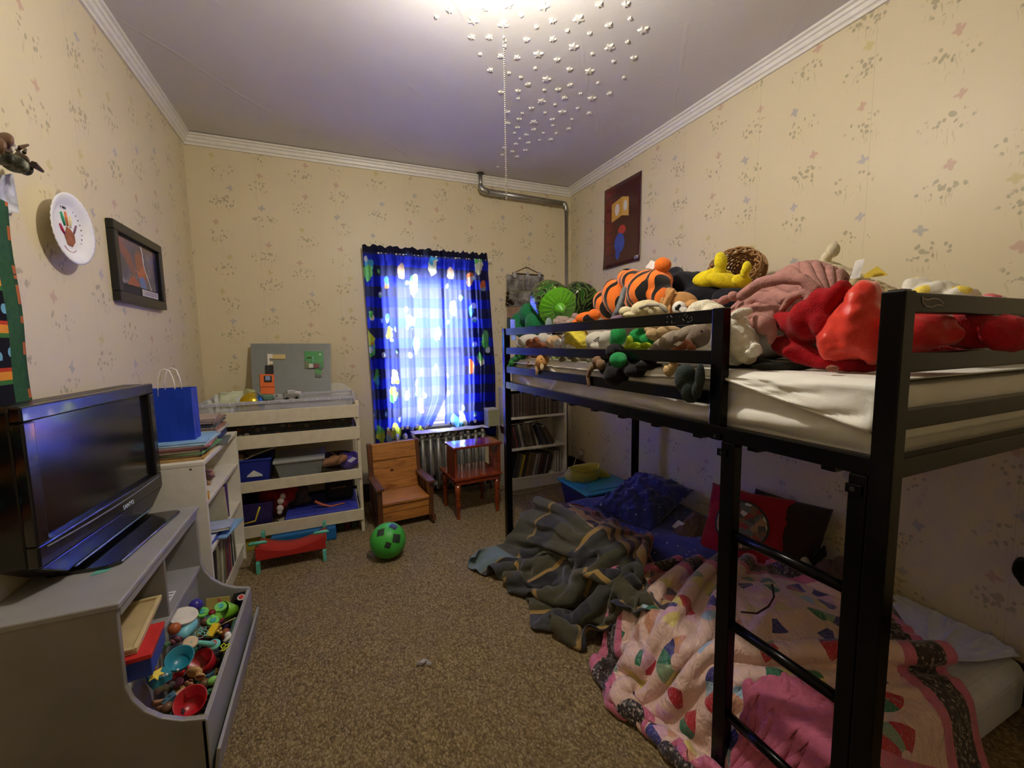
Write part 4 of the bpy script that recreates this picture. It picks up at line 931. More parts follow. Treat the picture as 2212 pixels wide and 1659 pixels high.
for nm, a, b, c_, d_, rgb, h, bs in (('white_brick', 575, 586, 766, 776, (226, 220, 206), .01, 0), ('tan_brick', 586, 613, 767, 777, (200, 178, 118), .01, 0), ('white_brick', 575, 579, 776, 791, (226, 220, 206), .01, 0), ('white_brick', 579, 586, 782, 788, (220, 210, 186), .01, 0), ('tan_brick', 578, 586, 788, 792, (142, 120, 78), .01, 0), ('black_brick', 570, 587, 791, 810, (18, 18, 18), .014, 0), ('orange_brick', 558, 588, 810, 837, (232, 112, 46), .012, 0), ('orange_brick', 559, 588, 838, 852, (232, 112, 46), .012, 0), ('black_brick', 567, 583, 814, 827, (22, 22, 26), .008, .012), ('blue_brick', 570, 580, 815, 824, (132, 152, 186), .008, .018),
                                     ('green_brick', 655, 697, 760, 782, (58, 148, 70), .01, 0), ('green_brick', 664, 697, 782, 796, (52, 138, 66), .01, 0), ('olive_brick', 655, 664, 782, 797, (112, 118, 78), .01, 0), ('white_brick', 664, 674, 788, 797, (196, 200, 190), .01, .01), ('maroon_brick', 675, 687, 788, 797, (118, 44, 44), .01, .01), ('green_brick', 678, 692, 797, 810, (74, 146, 66), .01, 0), ('dark_green_brick', 687, 693, 792, 800, (48, 94, 72), .01, .01), ('grey_brick', 678, 692, 810, 816, (84, 92, 80), .01, 0), ('white_brick', 687, 692, 766, 770, (196, 220, 196), .006, .01), ('aqua_brick', 672, 675, 772, 786, (112, 176, 150), .008, .01), ('dark_brick', 660, 670, 773, 775, (60, 70, 36), .006, .01)):
    brick(nm, U(a), U(b), V(c_), V(d_), rgb, h, bs)
# tier below the top: dark patterned flat box
pz = thing('puzzle_box', 'wide dark speckled flat box on the upper tier of the cream rack', 'box', (-.3, 3.27, .703))
g = G('dark_picture_print'); v_ = g.vor(g.obj(), 28.); g.set(color=g.mix(g.lt(v_[0], .42), (32, 32, 34), g.ramp(g.xyz(v_[1])[0], [(0., (44, 44, 44)), (.45, (96, 90, 84)), (.62, (120, 64, 48)), (.8, (150, 142, 134)), (.9, (48, 60, 48))], True)), rough=.4)
MB().box(-.74, .115, 3.10, 3.44, .7025, .80).build('box_body', g.m, pz, bevel=.003)
MB().box(-.744, .119, 3.096, 3.444, .80, .812).build('lid', M((34, 34, 36), .5), pz, bevel=.002)
# third tier
bnm = plastic_m((34, 46, 140), .35)
bb_ = thing('blue_bin', 'dark blue storage bin with papers on the third tier of the cream rack', 'bin', (-.52, 3.2, .417))
tub(MB(), -.70, -.395, 3.075, 3.36, .4175, .59, .004, .02).build('bin_body', bnm, bb_)
MB().prism([at(533, 1031, y=3.085), at(568, 1028, y=3.085), at(566, 1024, y=3.085), at(548, 1016, y=3.085), at(535, 1027, y=3.085)], (0, -.003, 0)).build('white_label', M((206, 208, 202), .6), bb_)
MB().box(-.705, -.39, 3.07, 3.08, .582, .592).build('front_rim', plastic_m((44, 60, 160)), bb_)
for k, (rgb, a, wd) in enumerate([((176, 172, 150), .2, 'buff'), ((92, 74, 60), .35, 'brown'), ((150, 152, 150), .3, 'grey')]):
    book('leaning_magazine', '%s magazine leaning across the dark blue storage bin' % wd, 'magazine', (-.50+.03*k, 3.22, .61+.012*k), (.22, .008, .2), rgb, rotz(a)@rot('Y', -14)@FLAT)
t_ = thing('wooden_ball', 'tan ball in the dark blue storage bin', 'ball', (-.6, 3.16, .56)); MB().ball((-.585, 3.15, .585), .038, 16, 10).build('ball_shell', M((176, 142, 108), .6), t_, smooth=True)
cb = thing('clear_bin', 'clear plastic shoe box with lid on the third tier of the cream rack', 'bin', (-.28, 3.2, .417))
tub(MB(), -.375, -.085, 3.07, 3.36, .4175, .545, .003, .028).build('bin_body', clear_mat('smoky_clear', (150, 156, 156), .5), cb)
MB().box(-.385, -.075, 3.06, 3.37, .545, .566).build('lid', clear_mat('clear_lid', (176, 180, 178), .75), cb, bevel=.005)
solo(MB().box(-.34, -.13, 3.11, 3.32, .425, .46), 'bin_papers', M((150, 150, 142), .7), 'grey papers inside the clear shoe box', 'papers')
for k, (px, py, lab) in enumerate(((705, 998, 'front tan sandal sole on the third tier of the cream rack'), (722, 996, 'rear tan sandal sole leaning on the other one'))):
    c = at(px, py, y=3.12+.03*k); t_ = thing('sandal', lab, 'sandal', c)
    blob('sole', M((148, 106, 72), .7), [(px-14, py+3, 16, 9, 6), (px+2, py, 18, 9, 8), (px+16, py-6, 14, 9, 20)], t_, y=3.12+.03*k, smooth=4)
    MB().tube([at(px-22, py+8, y=3.10+.03*k), at(px, py+10, y=3.10+.03*k), at(px+18, py, y=3.10+.03*k), at(px+24, py-14, y=3.10+.03*k), at(px+8, py-22, y=3.12+.03*k)], .003, 6).build('strap', M((70, 50, 44), .6), t_, smooth=True)
t_ = thing('purple_cushion', 'purple cloth bag with white stars at the window end of the third tier', 'bag', (.08, 3.2, .417))
blob('cloth', cloth_m((98, 82, 158)), [(752, 998, 20, 16), (764, 990, 12, 16), (745, 985, 14, 8)], t_, .004, y=3.2)
solo(MB().prism([at(750, 996, y=3.1), at(762, 987, y=3.1), at(771, 990, y=3.1), at(758, 999, y=3.1)], (0, .002, 0)), 'white_card', M((206, 208, 222), .6), 'white folded card on the purple cloth bag', 'card')
t_ = thing('dark_basket', 'dark maroon basket behind the sandals on the third tier', 'basket', (-.0, 3.3, .417))
MB().lathe((-.0, 3.33, .418), [(.08, 0), (.10, .09), (.095, .09), (.076, .004), (.001, .004)], 28, caps=False).build('bowl', M((62, 40, 44), .6), t_, smooth=True)
# lowest tier
lt_ = thing('blue_lid_tote', 'flat royal blue storage tote lid on the lowest tier of the cream rack', 'tote', (-.1, 3.25, .118))
MB().box(-.325, .11, 3.06, 3.46, .1175, .165).build('tote_body', plastic_m((44, 56, 140)), lt_, bevel=.008)
MB().box(-.335, .12, 3.052, 3.468, .165, .182).build('lid', plastic_m((62, 72, 176)), lt_, bevel=.006)
MB().box(-.29, .075, 3.10, 3.42, .182, .19).build('lid_panel', plastic_m((56, 66, 166)), lt_, bevel=.004)
rb_ = thing('red_pouch', 'red cloth pouch with white spots on the royal blue lid', 'pouch', (-.24, 3.2, .19))
blob('cloth', cloth_m((150, 34, 36)), [(598, 1080, 26, 24), (575, 1072, 18, 22), (618, 1068, 22, 20), (600, 1100, 14, 10), (620, 1055, 25, 12)], rb_, .012, 30, y=3.2)
sp_ = MB()
for px, py, r in ((611, 1072, 6), (606, 1082, 7), (605, 1098, 7), (604, 1106, 5)):
    c = at(px, py, y=3.12); sp_.ball(c, (r*scale_at(c), .012, r*1.1*scale_at(c)), 12, 8)
sp_.build('white_spot', cloth_m((206, 200, 194)), rb_, smooth=True)
t_ = thing('grey_plush', 'dim grey stuffed toy behind the red pouch on the lowest tier', 'plush toy', (-.12, 3.28, .19))
blob('body', plush_m((96, 88, 86)), [(650, 1062, 18, 16), (640, 1080, 18, 12), (660, 1078, 14, 10)], t_, .004, y=3.26)
solo(MB().tube([at(680, 1083, y=3.12), at(695, 1090, y=3.12), at(715, 1094, y=3.12), at(745, 1086, y=3.12)], [.010, .010, .008, .004], 8), 'orange_strap', M((176, 92, 62), .6), 'orange strap curling on the royal blue lid', 'strap', smooth=True)
t_ = thing('black_bag', 'black bag at the window end of the lowest tier', 'bag', (.0, 3.3, .19))
MB().box(-.09, .1, 3.22, 3.42, .1905, .35).build('bag_body', M((24, 24, 28), .7), t_, bevel=.03, seg=3)
MB().box(-.05, .05, 3.205, 3.219, .285, .297).build('handle', M((96, 78, 52), .6), t_)
t_ = thing('purple_bin', 'dark purple bin with yellow edge at the bookcase end of the lowest tier', 'bin', (-.5, 3.2, .118))
tub(MB(), -.72, -.40, 3.08, 3.40, .1175, .30, .004, .02).build('bin_body', plastic_m((44, 36, 92)), t_)
MB().tube([at(527, 1132, y=3.07), at(552, 1125, y=3.07), at(556, 1110, y=3.07), at(561, 1095, y=3.07)], .006, 8).build('yellow_edge', plastic_m((206, 186, 60)), t_, smooth=True)
# under the rack
solo(MB().box(-.42, -.03, 3.0, 3.40, 0, .086), 'floor_tote', plastic_m((28, 104, 168)), 'bright blue lidded tote on the carpet under the cream rack', 'tote', bevel=.008)
solo(MB().box(-.62, -.42, 3.06, 3.3, 0, .085), 'yellow_box', M((176, 160, 52), .6), 'yellow flat box on the carpet under the cream rack', 'box', bevel=.003)
for k, (rgb, wd) in enumerate([((72, 84, 52), 'olive'), ((104, 44, 44), 'dark red'), ((58, 70, 82), 'slate blue')]):
    solo(MB().box(-.02+.045*k, .02+.045*k, 3.14, 3.3, 0, .07), 'storage_block', M(rgb, .6), '%s block on the carpet under the window end of the rack' % wd, 'block', bevel=.003)
# ------------------------------------------------------------------ toy bench (red seat, turquoise legs)
tbn = thing('toy_bench', 'small red plastic toy bench with turquoise arms on the carpet', 'toy bench', (-.25, 2.80, 0))
TURQ = plastic_m((96, 190, 168), .35)
def legp(x, y0): return MB().hexa([(x-.010, y0, 0), (x+.010, y0, 0), (x+.010, y0+.03, 0), (x-.010, y0+.03, 0), (x-.010, y0-.005, .07), (x+.010, y0-.005, .07), (x+.010, y0+.045, .07), (x-.010, y0+.045, .07)]).box(x-.010, x+.010, y0+.012, y0+.05, .07, .15)
for x in (-.452, -.10): legp(x, 2.71).build('leg', TURQ, tbn, bevel=.004)
for x in (-.452, -.10): legp(x, 2.94).build('leg', TURQ, tbn, bevel=.004)
n = 16; P = []; 
top = lambda u: .160-.048*math.sin(PI*u)
pts = [Vector((-.462+.372*k/n, 2.72, top(k/n))) for k in range(n+1)]+[Vector((-.462+.372*k/n, 2.72, .075+.0*k)) for k in range(n, -1, -1)]
MB().prism(pts, (0, .022, 0)).build('front_apron', plastic_m((176, 42, 38), .4), tbn, bevel=.004)
gr = [[Vector((-.462+.372*k/n, 2.74+.2*j/4, top(k/n)-.035)) for j in range(5)] for k in range(n+1)]
o = MB().grid(gr).build('seat', plastic_m((186, 48, 42), .4), tbn, smooth=True); s_ = o.modifiers.new('Solidify', 'SOLIDIFY'); s_.thickness = .012
for a, b in ((-.492, -.40), (-.155, -.07)):
    MB().tube([(a, 2.725, .178), (a+.01, 2.725, .182), (b-.01, 2.725, .182), (b, 2.725, .176)], [.006, .010, .010, .006], 10).build('arm_cap', TURQ, tbn, smooth=True)
# ------------------------------------------------------------------ green ball
gb_ = thing('play_ball', 'bright green rubber ball with black squares on the carpet', 'ball', (.262, 2.60, 0))
g = G('green_rubber'); o3 = g.obj(); x3 = g.xyz(o3)
def sq(du, dv, s, ang, rad=.1095):
    # a dark square printed on the ball: its own flat patch, thrown on the sphere from a direction
    return du, dv, s, ang
g.set(color=g.mix(g.noise(o3, 8., 2)[0], (62, 168, 62), (76, 184, 74)), rough=.42, spec=.4); g.bump(g.noise(o3, 500., 2)[0], .15, .001)
bc = Vector((.262, 2.60, .108)); BR = .107
MB().ball(bc, BR, 40, 24).build('ball_shell', g.m, gb_, smooth=True)
pm = M((40, 58, 46), .5); mb = MB()
def patch(px, py, s, ang):
    v = (at(px, py, y=2.6)-EYE).normalized(); b_ = v.dot(bc-EYE); disc = b_*b_-((bc-EYE).length_squared-BR*BR); hit = EYE+v*(b_-math.sqrt(max(disc, 0))); nn = (hit-bc).normalized()
    X = nn.orthogonal().normalized(); Y = nn.cross(X); a = math.radians(ang); X, Y = X*math.cos(a)+Y*math.sin(a), Y*math.cos(a)-X*math.sin(a); k = 6
    mb.grid([[bc+(nn*BR+X*s*(i/k-.5)+Y*s*(j/k-.5)).normalized()*(BR+.0012) for j in range(k+1)] for i in range(k+1)])
for px, py, s, a in ((822, 1150, .046, 24), (850, 1137, .046, 12), (857, 1163, .050, 24), (838, 1178, .034, 20)): patch(px, py, s, a)
mb.build('black_square', pm, gb_, smooth=True)
# ------------------------------------------------------------------ rocking chair
rc = thing('rocking_chair', 'small golden pine child rocking chair in front of the radiator', 'rocking chair', (.425, 3.16, 0))
RR = rotz(math.radians(5)); RO = Vector((.425, 3.17, 0))
def rp(x, y, z): return RO+RR@Vector((x, y, z))
def rbox(mb, x0, x1, y0, y1, z0, z1, dy=0.): return mb.hexa([rp(x0, y0, z0), rp(x1, y0, z0), rp(x1, y1, z0), rp(x0, y1, z0), rp(x0, y0+dy, z1), rp(x1, y0+dy, z1), rp(x1, y1+dy, z1), rp(x0, y1+dy, z1)])
for s in (-1, 1):
    x = .182*s
    run = [(-.24+.48*k/14, .012+.030*((k/14-.5)*2)**2) for k in range(15)]
    MB().prism([rp(x-.013, y, z-.012 if 0 else max(0., z-.012)) for y, z in run]+[rp(x-.013, y, z+.032) for y, z in run[::-1]], RR@Vector((.026, 0, 0))).build('rocker', PINE_DARK, rc, bevel=.003)
    rbox(MB(), x-.016, x+.016, -.185, -.135, .03, .30).build('front_post', PINE_DARK, rc, bevel=.003)
    rbox(MB(), x-.032, x+.026, -.215, .12, .30, .322).build('arm', PINE_DARK, rc, bevel=.006)
    rbox(MB(), x-.016, x+.016, .07, .11, .03, .555, .10).build('back_stile', PINE_DARK, rc, bevel=.003)
    for yy in (-.09, -.02, .05): rbox(MB(), x-.007, x+.007, yy-.012, yy+.012, .06, .30).build('arm_spindle', PINE_DARK, rc, bevel=.002)
rbox(MB(), -.166, .166, -.19, .10, .185, .205).build('seat', PINE, rc, bevel=.004)
rbox(MB(), -.166, .166, -.178, -.158, .128, .185).build('front_rail', PINE, rc, bevel=.003)
rbox(MB(), -.166, .166, -.174, -.156, .055, .126).build('front_skirt', PINE, rc, bevel=.003)
rbox(MB(), -.166, .166, .088, .102, .205, .44, .058).build('back_panel', PINE, rc, bevel=.003)
rbox(MB(), -.166, .166, .132, .156, .43, .552, .03).build('crest_panel', PINE, rc, bevel=.004)
MB().ball(rp(-.03, .118, .345), (.014, .004, .009), 12, 8).build('wood_knot', M((96, 40, 18), .5), rc, smooth=True)
# ------------------------------------------------------------------ mahogany step table
stb = thing('side_table', 'glossy reddish brown step side table with turned legs by the window', 'side table', (.98, 3.1, 0))
SR = rotz(math.radians(4)); SO = Vector((.785, 2.93, 0))
def tp(x, y, z): return SO+SR@Vector((x, y, z))
def tbox(mb, x0, x1, y0, y1, z0, z1): return mb.hexa([tp(x0, y0, z0), tp(x1, y0, z0), tp(x1, y1, z0), tp(x0, y1, z0), tp(x0, y0, z1), tp(x1, y0, z1), tp(x1, y1, z1), tp(x0, y1, z1)])
tbox(MB(), -.005, .385, 0, .36, .295, .315).build('lower_top', MAHOG, stb, bevel=.004)
tbox(MB(), .005, .02, .005, .20, .315, .535).build('upright', MAHOG, stb, bevel=.003)
tbox(MB(), .36, .375, .005, .20, .315, .535).build('upright', MAHOG, stb, bevel=.003)
tbox(MB(), -.005, .385, -.008, .215, .535, .553).build('upper_top', MAHOG, stb, bevel=.004)
tbox(MB(), .015, .365, .01, .03, .262, .295).build('apron', MAHOG, stb, bevel=.002)
tbox(MB(), .015, .365, .33, .35, .262, .295).build('apron', MAHOG, stb, bevel=.002)
tbox(MB(), .015, .03, .03, .33, .262, .295).build('apron', MAHOG, stb, bevel=.002)
tbox(MB(), .35, .365, .03, .33, .262, .295).build('apron', MAHOG, stb, bevel=.002)
for x in (.03, .35):
    for y in (.03, .33):
        MB().lathe(tp(x, y, 0), [(.013, 0), (.016, .008), (.015, .018), (.011, .03), (.014, .06), (.019, .10), (.021, .125), (.016, .143), (.021, .15), (.021, .16), (.015, .168), (.021, .178), (.022, .20), (.022, .262)], 20).build('leg', MAHOG, stb, smooth=True)
# ------------------------------------------------------------------ tall white bookcase in the corner
KX0, KX1, KY0, KY1, KT = 1.39, 1.965, 3.335, 3.57, .91
kb = thing('corner_bookcase', 'tall white bookcase full of thin books in the corner behind the bunk', 'bookcase', ((KX0+KX1)/2, (KY0+KY1)/2, 0))
for x in (KX0, KX1-.02): MB().box(x, x+.02, KY0, KY1, 0, KT-.02).build('side_panel', WHITE, kb, bevel=.002)
MB().box(KX0-.005, KX1+.005, KY0-.005, KY1, KT-.02, KT).build('top', WHITE, kb, bevel=.002)
for z in (.655, .375, .105): MB().box(KX0+.02, KX1-.02, KY0+.004, KY1-.006, z-.02, z).build('shelf', WHITE, kb, bevel=.002)
MB().box(KX0+.02, KX1-.02, KY0+.008, KY0+.02, 0, .085).build('kick_board', WHITE, kb)
MB().box(KX0+.02, KX1-.02, KY1-.006, KY1, .02, KT-.02).build('back_panel', WHITE, kb)
random.seed(11)
tones = [(88, 78, 70), (112, 100, 88), (72, 66, 62), (128, 118, 104), (98, 72, 66), (82, 84, 84), (142, 132, 116), (66, 54, 50)]
x = KX0+.024; first = {}
i = 0
while x < KX1-.036:
    k = random.randrange(8); t = .0085
    if k not in first:
        first[k] = tag(MB().box(0, t, 0, .19, 0, .205).build('record_sleeve', M(tones[k], .6, vary=.1), base=(0, 0, 0), bevel=.0008), 'thin upright record sleeve packed on the top shelf of the corner bookcase', 'record sleeve', 'record sleeves on the top shelf'); o = first[k]
    else: o = first[k].copy(); COL.objects.link(o)
    o.location = (x, KY0+.012+random.uniform(0, .01), .6555); x += t+.0016; i += 1
def shelf_books(z, x0, x1, spec, lean, where):
    x = x0; spec = [(t*1.75, h*1.12, c, w) for t, h, c, w in spec]
    for k, (t, h, rgb, wd) in enumerate(spec):
        a = math.radians(lean[k] if isinstance(lean, list) else lean)
        # turned so that the spine looks into the room, leaning along x
        R = rot('Y', math.degrees(a))@rotz(-PI/2)
        hz = abs(h/2*math.cos(a))+abs(t/2*math.sin(a)); hx = abs(t/2*math.cos(a))+abs(h/2*math.sin(a))
        step = t*math.cos(a)+.0035
        cx = x+t/2*abs(math.cos(a))+h/2*math.sin(a)
        book('shelf_book', '%s book, %s from the window side on the %s shelf of the corner bookcase' % (wd, ORD[k], where), 'book', (cx, KY0+.105, z+hz+.001), (.165, t, h), rgb, R)
        x += t/abs(math.cos(a))+.004
mid = [(.014, .17, (92, 46, 48), 'maroon'), (.012, .18, (58, 44, 46), 'dark brown'), (.010, .175, (112, 58, 60), 'red brown'), (.014, .18, (46, 46, 50), 'black'), (.013, .19, (142, 138, 126), 'light grey'), (.010, .18, (70, 68, 62), 'dark grey'), (.018, .19, (78, 72, 54), 'olive brown'), (.016, .185, (92, 84, 66), 'khaki'), (.014, .19, (56, 40, 38), 'umber'), (.012, .185, (150, 140, 128), 'pale beige'), (.020, .18, (40, 46, 58), 'navy'), (.018, .175, (66, 74, 88), 'slate blue'), (.014, .17, (52, 50, 54), 'charcoal'), (.012, .165, (98, 92, 88), 'mid grey'), (.016, .17, (84, 62, 50), 'brown')]
shelf_books(.375, KX0+.024, KX1, mid, [-12]*10+[-20, -24, -27, -30, -32], 'middle')
low = [(.020, .19, (58, 58, 64), 'dark slate'), (.012, .18, (86, 82, 80), 'grey'), (.012, .18, (180, 160, 60), 'yellow'), (.016, .19, (52, 44, 40), 'dark brown'), (.018, .19, (112, 92, 62), 'tan'), (.018, .18, (96, 84, 64), 'khaki brown'), (.012, .17, (160, 156, 150), 'pale grey'), (.014, .175, (112, 112, 116), 'stone grey'), (.014, .17, (92, 52, 54), 'wine red'), (.016, .17, (64, 58, 70), 'dusky violet'), (.010, .165, (134, 120, 130), 'mauve'), (.012, .165, (58, 50, 56), 'black brown')]
shelf_books(.105, KX0+.03, KX1, low, 14, 'bottom')
xx = KX1-.115
for k, (t, rgb, wd) in enumerate([(.008, (196, 190, 178), 'cream'), (.006, (150, 146, 140), 'grey'), (.009, (206, 202, 192), 'ivory'), (.007, (122, 118, 114), 'dark grey'), (.009, (190, 184, 176), 'off white')]):
    book('thin_book', '%s booklet upright at the wall end of the corner bookcase bottom shelf' % wd, 'book', (xx+t/2, KY0+.09, .106+.10), (.15, t, .2), rgb, rotz(-PI/2)); xx += t+.006
for k, (rgb, wd, dz, a, w) in enumerate([((84, 78, 70), 'dark grey', 0, 2, .26), ((176, 168, 150), 'cream', .012, 5, .24)]):
    book('flat_magazine', '%s magazine lying flat across the leaning books of the middle shelf' % wd, 'magazine', (KX0+.16+.12*k, KY0+.11, .592+dz+.004*k), (.18, .007, w), rgb, rotz(-PI/2)@rot('X', 90+a))
# on its top: hand ornament on a small box
ho = thing('hand_ornament', 'black spiky hand ornament on a reddish block on the corner bookcase', 'ornament', (1.445, 3.46, KT))
MB().box(1.41, 1.475, 3.43, 3.49, KT, KT+.055).build('block', M((112, 72, 66), .6), ho, bevel=.003)
mb = MB(); c = Vector((1.43, 3.46, KT+.055)); mb.tube([c, c+Vector((0, 0, .05))], [.012, .018], 8)
for a in (-1.2, -.6, -.1, .5, 1.1): mb.tube([c+Vector((0, 0, .045)), c+Vector((.025*math.sin(a), 0, .06+.02*math.cos(a))), c+Vector((.05*math.sin(a), -.006, .065+.045*math.cos(a)))], [.008, .006, .003], 6)
mb.build('fingers', M((24, 22, 24), .4), ho, smooth=True)
# photo collage on the wall
pcg = thing('photo_hanger', 'hanging grey photo collage on clips above the corner bookcase', 'photo collage', (1.7, YB-.01, 1.5))
yw = YB-.008
MB().tube([at(1108, 590, y=yw), at(1137, 577, y=yw), at(1172, 594, y=yw)], .0035, 6).build('string', M((84, 62, 44), .8), pcg)
MB().cyl(at(1107, 590, y=yw), at(1174, 595, y=yw), .006, n=10).build('rod', M((72, 56, 42), .6), pcg)
for px in (1112, 1140, 1165): MB().obox(at(px, 593, y=yw-.004), (.03, .006, .05)).build('clip', M((168, 168, 170), .3), pcg, bevel=.002)
def photo_mat(seed):
    g = G('photo_print_%d' % seed); p = g.obj(); n = g.noise(g.vec(g.xyz(p)[0], g.xyz(p)[2], seed), 9., 4, .6, .6)[0]
    g.set(color=g.ramp(n, [(.30, (40, 38, 38)), (.46, (98, 96, 96)), (.58, (140, 138, 138)), (.75, (190, 188, 186))]), rough=.12, coat=.4); return g.m
for k, (a, b, c_, d) in enumerate(((1094, 1130, 593, 628), (1131, 1175, 595, 628), (1095, 1145, 629, 662), (1146, 1182, 629, 664))):
    q = [at(a, c_, y=yw), at(b, c_+1, y=yw), at(b, d, y=yw), at(a, d, y=yw)]
    MB().prism(q, (0, -.003, 0)).build('photo', photo_mat(k+1), pcg)
MB().prism([at(1095, 663, y=yw), at(1180, 665, y=yw), at(1180, 720, y=yw), at(1096, 715, y=yw)], (0, -.003, 0)).build('lower_print', M((140, 112, 92), .2, vary=.25, nscale=14), pcg)
MB().prism([at(1095, 686, y=yw-.006), at(1103, 686, y=yw-.006), at(1103, 712, y=yw-.006), at(1095, 712, y=yw-.006)], (0, -.003, 0)).build('dark_teal_strip', M((52, 70, 82), .4), pcg)
bo = thing('bead_ornament', 'shiny dark brown beaded ornament hanging on the edge of the photo collage', 'ornament', at(1097, 645, y=yw-.02))
mb = MB()
for px, py, r in ((1097, 633, 4), (1096, 642, 3.5), (1096, 649, 4), (1096, 656, 4.5), (1103, 650, 4), (1107, 655, 4)):
    c = at(px, py, y=yw-.02); mb.ball(c, r*scale_at(c), 12, 8)
mb.build('beads', M((44, 28, 22), .12), bo, smooth=True)
# cord and outlet by the bookcase
so = thing('wall_outlet', 'cream wall outlet with a plug low on the papered wall by the corner bookcase', 'outlet', (XR, 3.3, .2))
so_p = at(1258, 982, x=XR-.004)
MB().box(XR-.008, XR, so_p.y-.04, so_p.y+.04, so_p.z-.06, so_p.z+.06).build('cover_plate', M((176, 160, 140), .5), so, bevel=.003)
MB().box(XR-.045, XR-.008, so_p.y-.018, so_p.y+.018, so_p.z+.0, so_p.z+.035).build('plug', M((206, 200, 188), .5), so, bevel=.004)
pl = [so_p+Vector((-.045, 0, .017)), so_p+Vector((-.08, -.02, -.01)), at(1232, 1022, y=3.28), at(1205, 1045, y=3.26), at(1180, 1056, y=3.25), at(1150, 1064, z=.008), at(1112, 1068, z=.008), at(1080, 1066, z=.008), at(1060, 1068, z=.008)]
sm_ = []
for i in range(len(pl)-1):
    p0, p1, p2, p3 = pl[max(i-1, 0)], pl[i], pl[i+1], pl[min(i+2, len(pl)-1)]
    for k in range(6):
        t = k/6; sm_.append(.5*((2*p1)+(p2-p0)*t+(2*p0-5*p1+4*p2-p3)*t*t+(p3-p0-3*p1*-1*-1+3*p1-3*p2+p3*0)*0+(3*p1-p0-3*p2+p3)*t**3))
solo(MB().tube([Vector((p.x, p.y, max(p.z, .006))) for p in sm_], .0045, 6), 'power_cord', M((150, 142, 126), .6), 'thin beige power cord drooping past the corner bookcase to the carpet', 'cord', smooth=True)
# teal lidded tote and yellow bag
tt = thing('lidded_tote', 'dark blue tote with teal lid on the carpet behind the floor mattress', 'tote', (1.84, 2.7, 0))
tub(MB(), 1.65, 2.06, 2.50, 2.9, .001, .195, .004, .03).build('tote_body', plastic_m((32, 38, 96)), tt)
MB().box(1.625, 2.085, 2.478, 2.92, .195, .213).build('lid', plastic_m((46, 148, 158)), tt, bevel=.012, seg=3)
MB().box(1.68, 2.03, 2.53, 2.87, .213, .218).build('lid_panel', plastic_m((42, 138, 148)), tt, bevel=.003)
yb = thing('yellow_bag', 'crumpled dull yellow cloth tub on the back of the teal lid', 'bag', (1.78, 2.82, .218))
YEL = cloth_m((196, 186, 92))
c0 = Vector((1.80, 2.80, .2185)); P = []
for i in range(33):
    a = 2*PI*i/32; row = []
    for r, z in ((.115, 0), (.135, .03), (.125, .06), (.118, .085), (.122, .095), (.112, .09), (.108, .06), (.11, .02), (.03, .012)):
        w = 1+.07*math.sin(a*3+z*30)+.05*math.sin(a*7+2); row.append(c0+Vector((r*w*math.cos(a)*1.15, r*w*math.sin(a)*.75, z*(1+.12*math.sin(a*2+1)))))
    P.append(row)
MB().grid(P).build('cloth_tub', YEL, yb, smooth=True)
blob('bunched_side', YEL, [(1300, 1025, 18, 11, -20), (1318, 1034, 12, 7, -25), (1310, 1030, 12, 8)], yb, .006, 40, y=2.78)
# ------------------------------------------------------------------ left wall
fr2 = thing('framed_picture', 'black framed dark blue and red picture on the papered wall', 'picture', (XL, 2.71, 1.51))
fy0, fy1, fz0, fz1 = at(236, 565, x=XL+.002).y, at(355, 600, x=XL+.028).y, 1.516, 1.862
mb = MB(); w = .042; xo = XL+.028
for a, b, c_, d in ((fy0, fy1, fz0, fz0+w), (fy0, fy1, fz1-w, fz1), (fy0, fy0+w, fz0+w, fz1-w), (fy1-w, fy1, fz0+w, fz1-w)): mb.box(XL+.002, xo, a, b, c_, d)
mb.build('frame', M((16, 15, 15), .35), fr2, bevel=.004)
MB().box(XL+.004, XL+.010, fy0+w, fy1-w, fz0+w, fz1-w).build('black_mat', M((20, 18, 20), .5), fr2)
g = G('framed_print'); p = g.xyz(g.pos()); q = g.vec(0, p[1], p[2]); n = g.noise(q, 11., 4, .6, .8)[0]; n2 = g.noise(q, 6., 2)[0]
yy, zz = g.add(g.sub(p[1], (fy0+fy1)/2+.02), g.mul(g.sub(n2, .5), .10)), g.add(g.sub(p[2], 1.70), g.mul(g.sub(n, .5), .08))
def ov(a, b, c_, d_, k=0.): 
    y2 = g.sub(g.sub(yy, a), g.mul(zz, k)); return g.sm(g.add(g.math('POWER', g.div(y2, c_), 2.), g.math('POWER', g.div(g.sub(zz, b), d_), 2.)), 1.15, .8)
cc = g.ramp(n, [(.3, (26, 26, 56)), (.5, (56, 54, 104)), (.62, (92, 80, 116)), (.78, (176, 166, 186))])
cc = g.mix(g.sm(zz, .07, .12), cc, (96, 52, 66)); cc = g.mix(ov(-.12, .05, .05, .09, -1.2), cc, (128, 54, 56))
cc = g.mix(ov(0., -.01, .06, .075, -.4), cc, g.mix(g.gt(n, .5), (142, 50, 42), (170, 76, 58))); cc = g.mix(ov(.0, -.085, .045, .05), cc, (58, 96, 172)); cc = g.mix(ov(-.10, -.09, .05, .03), cc, (150, 58, 50))
cc = g.mix(g.sm(g.math('ABSOLUTE', g.sub(g.sub(yy, .06), g.mul(zz, -.5))), .008, .003), cc, (206, 202, 212))
g.set(color=cc, rough=.2, coat=.3)
MB().box(XL+.010, XL+.012, fy0+w+.02, fy1-w-.012, fz0+w+.045, fz1-w-.012).build('print', g.m, fr2)
MB().box(XL+.012, XL+.014, 2.66, 2.86, fz0+w+.008, fz0+w+.04).build('caption_plate', M((206, 198, 196), .5), fr2)
for k in range(2): MB().box(XL+.0142, XL+.0146, 2.675, 2.845, fz0+w+.018+.010*k, fz0+w+.0205+.010*k).build('caption_line', M((90, 84, 90), .6), fr2)
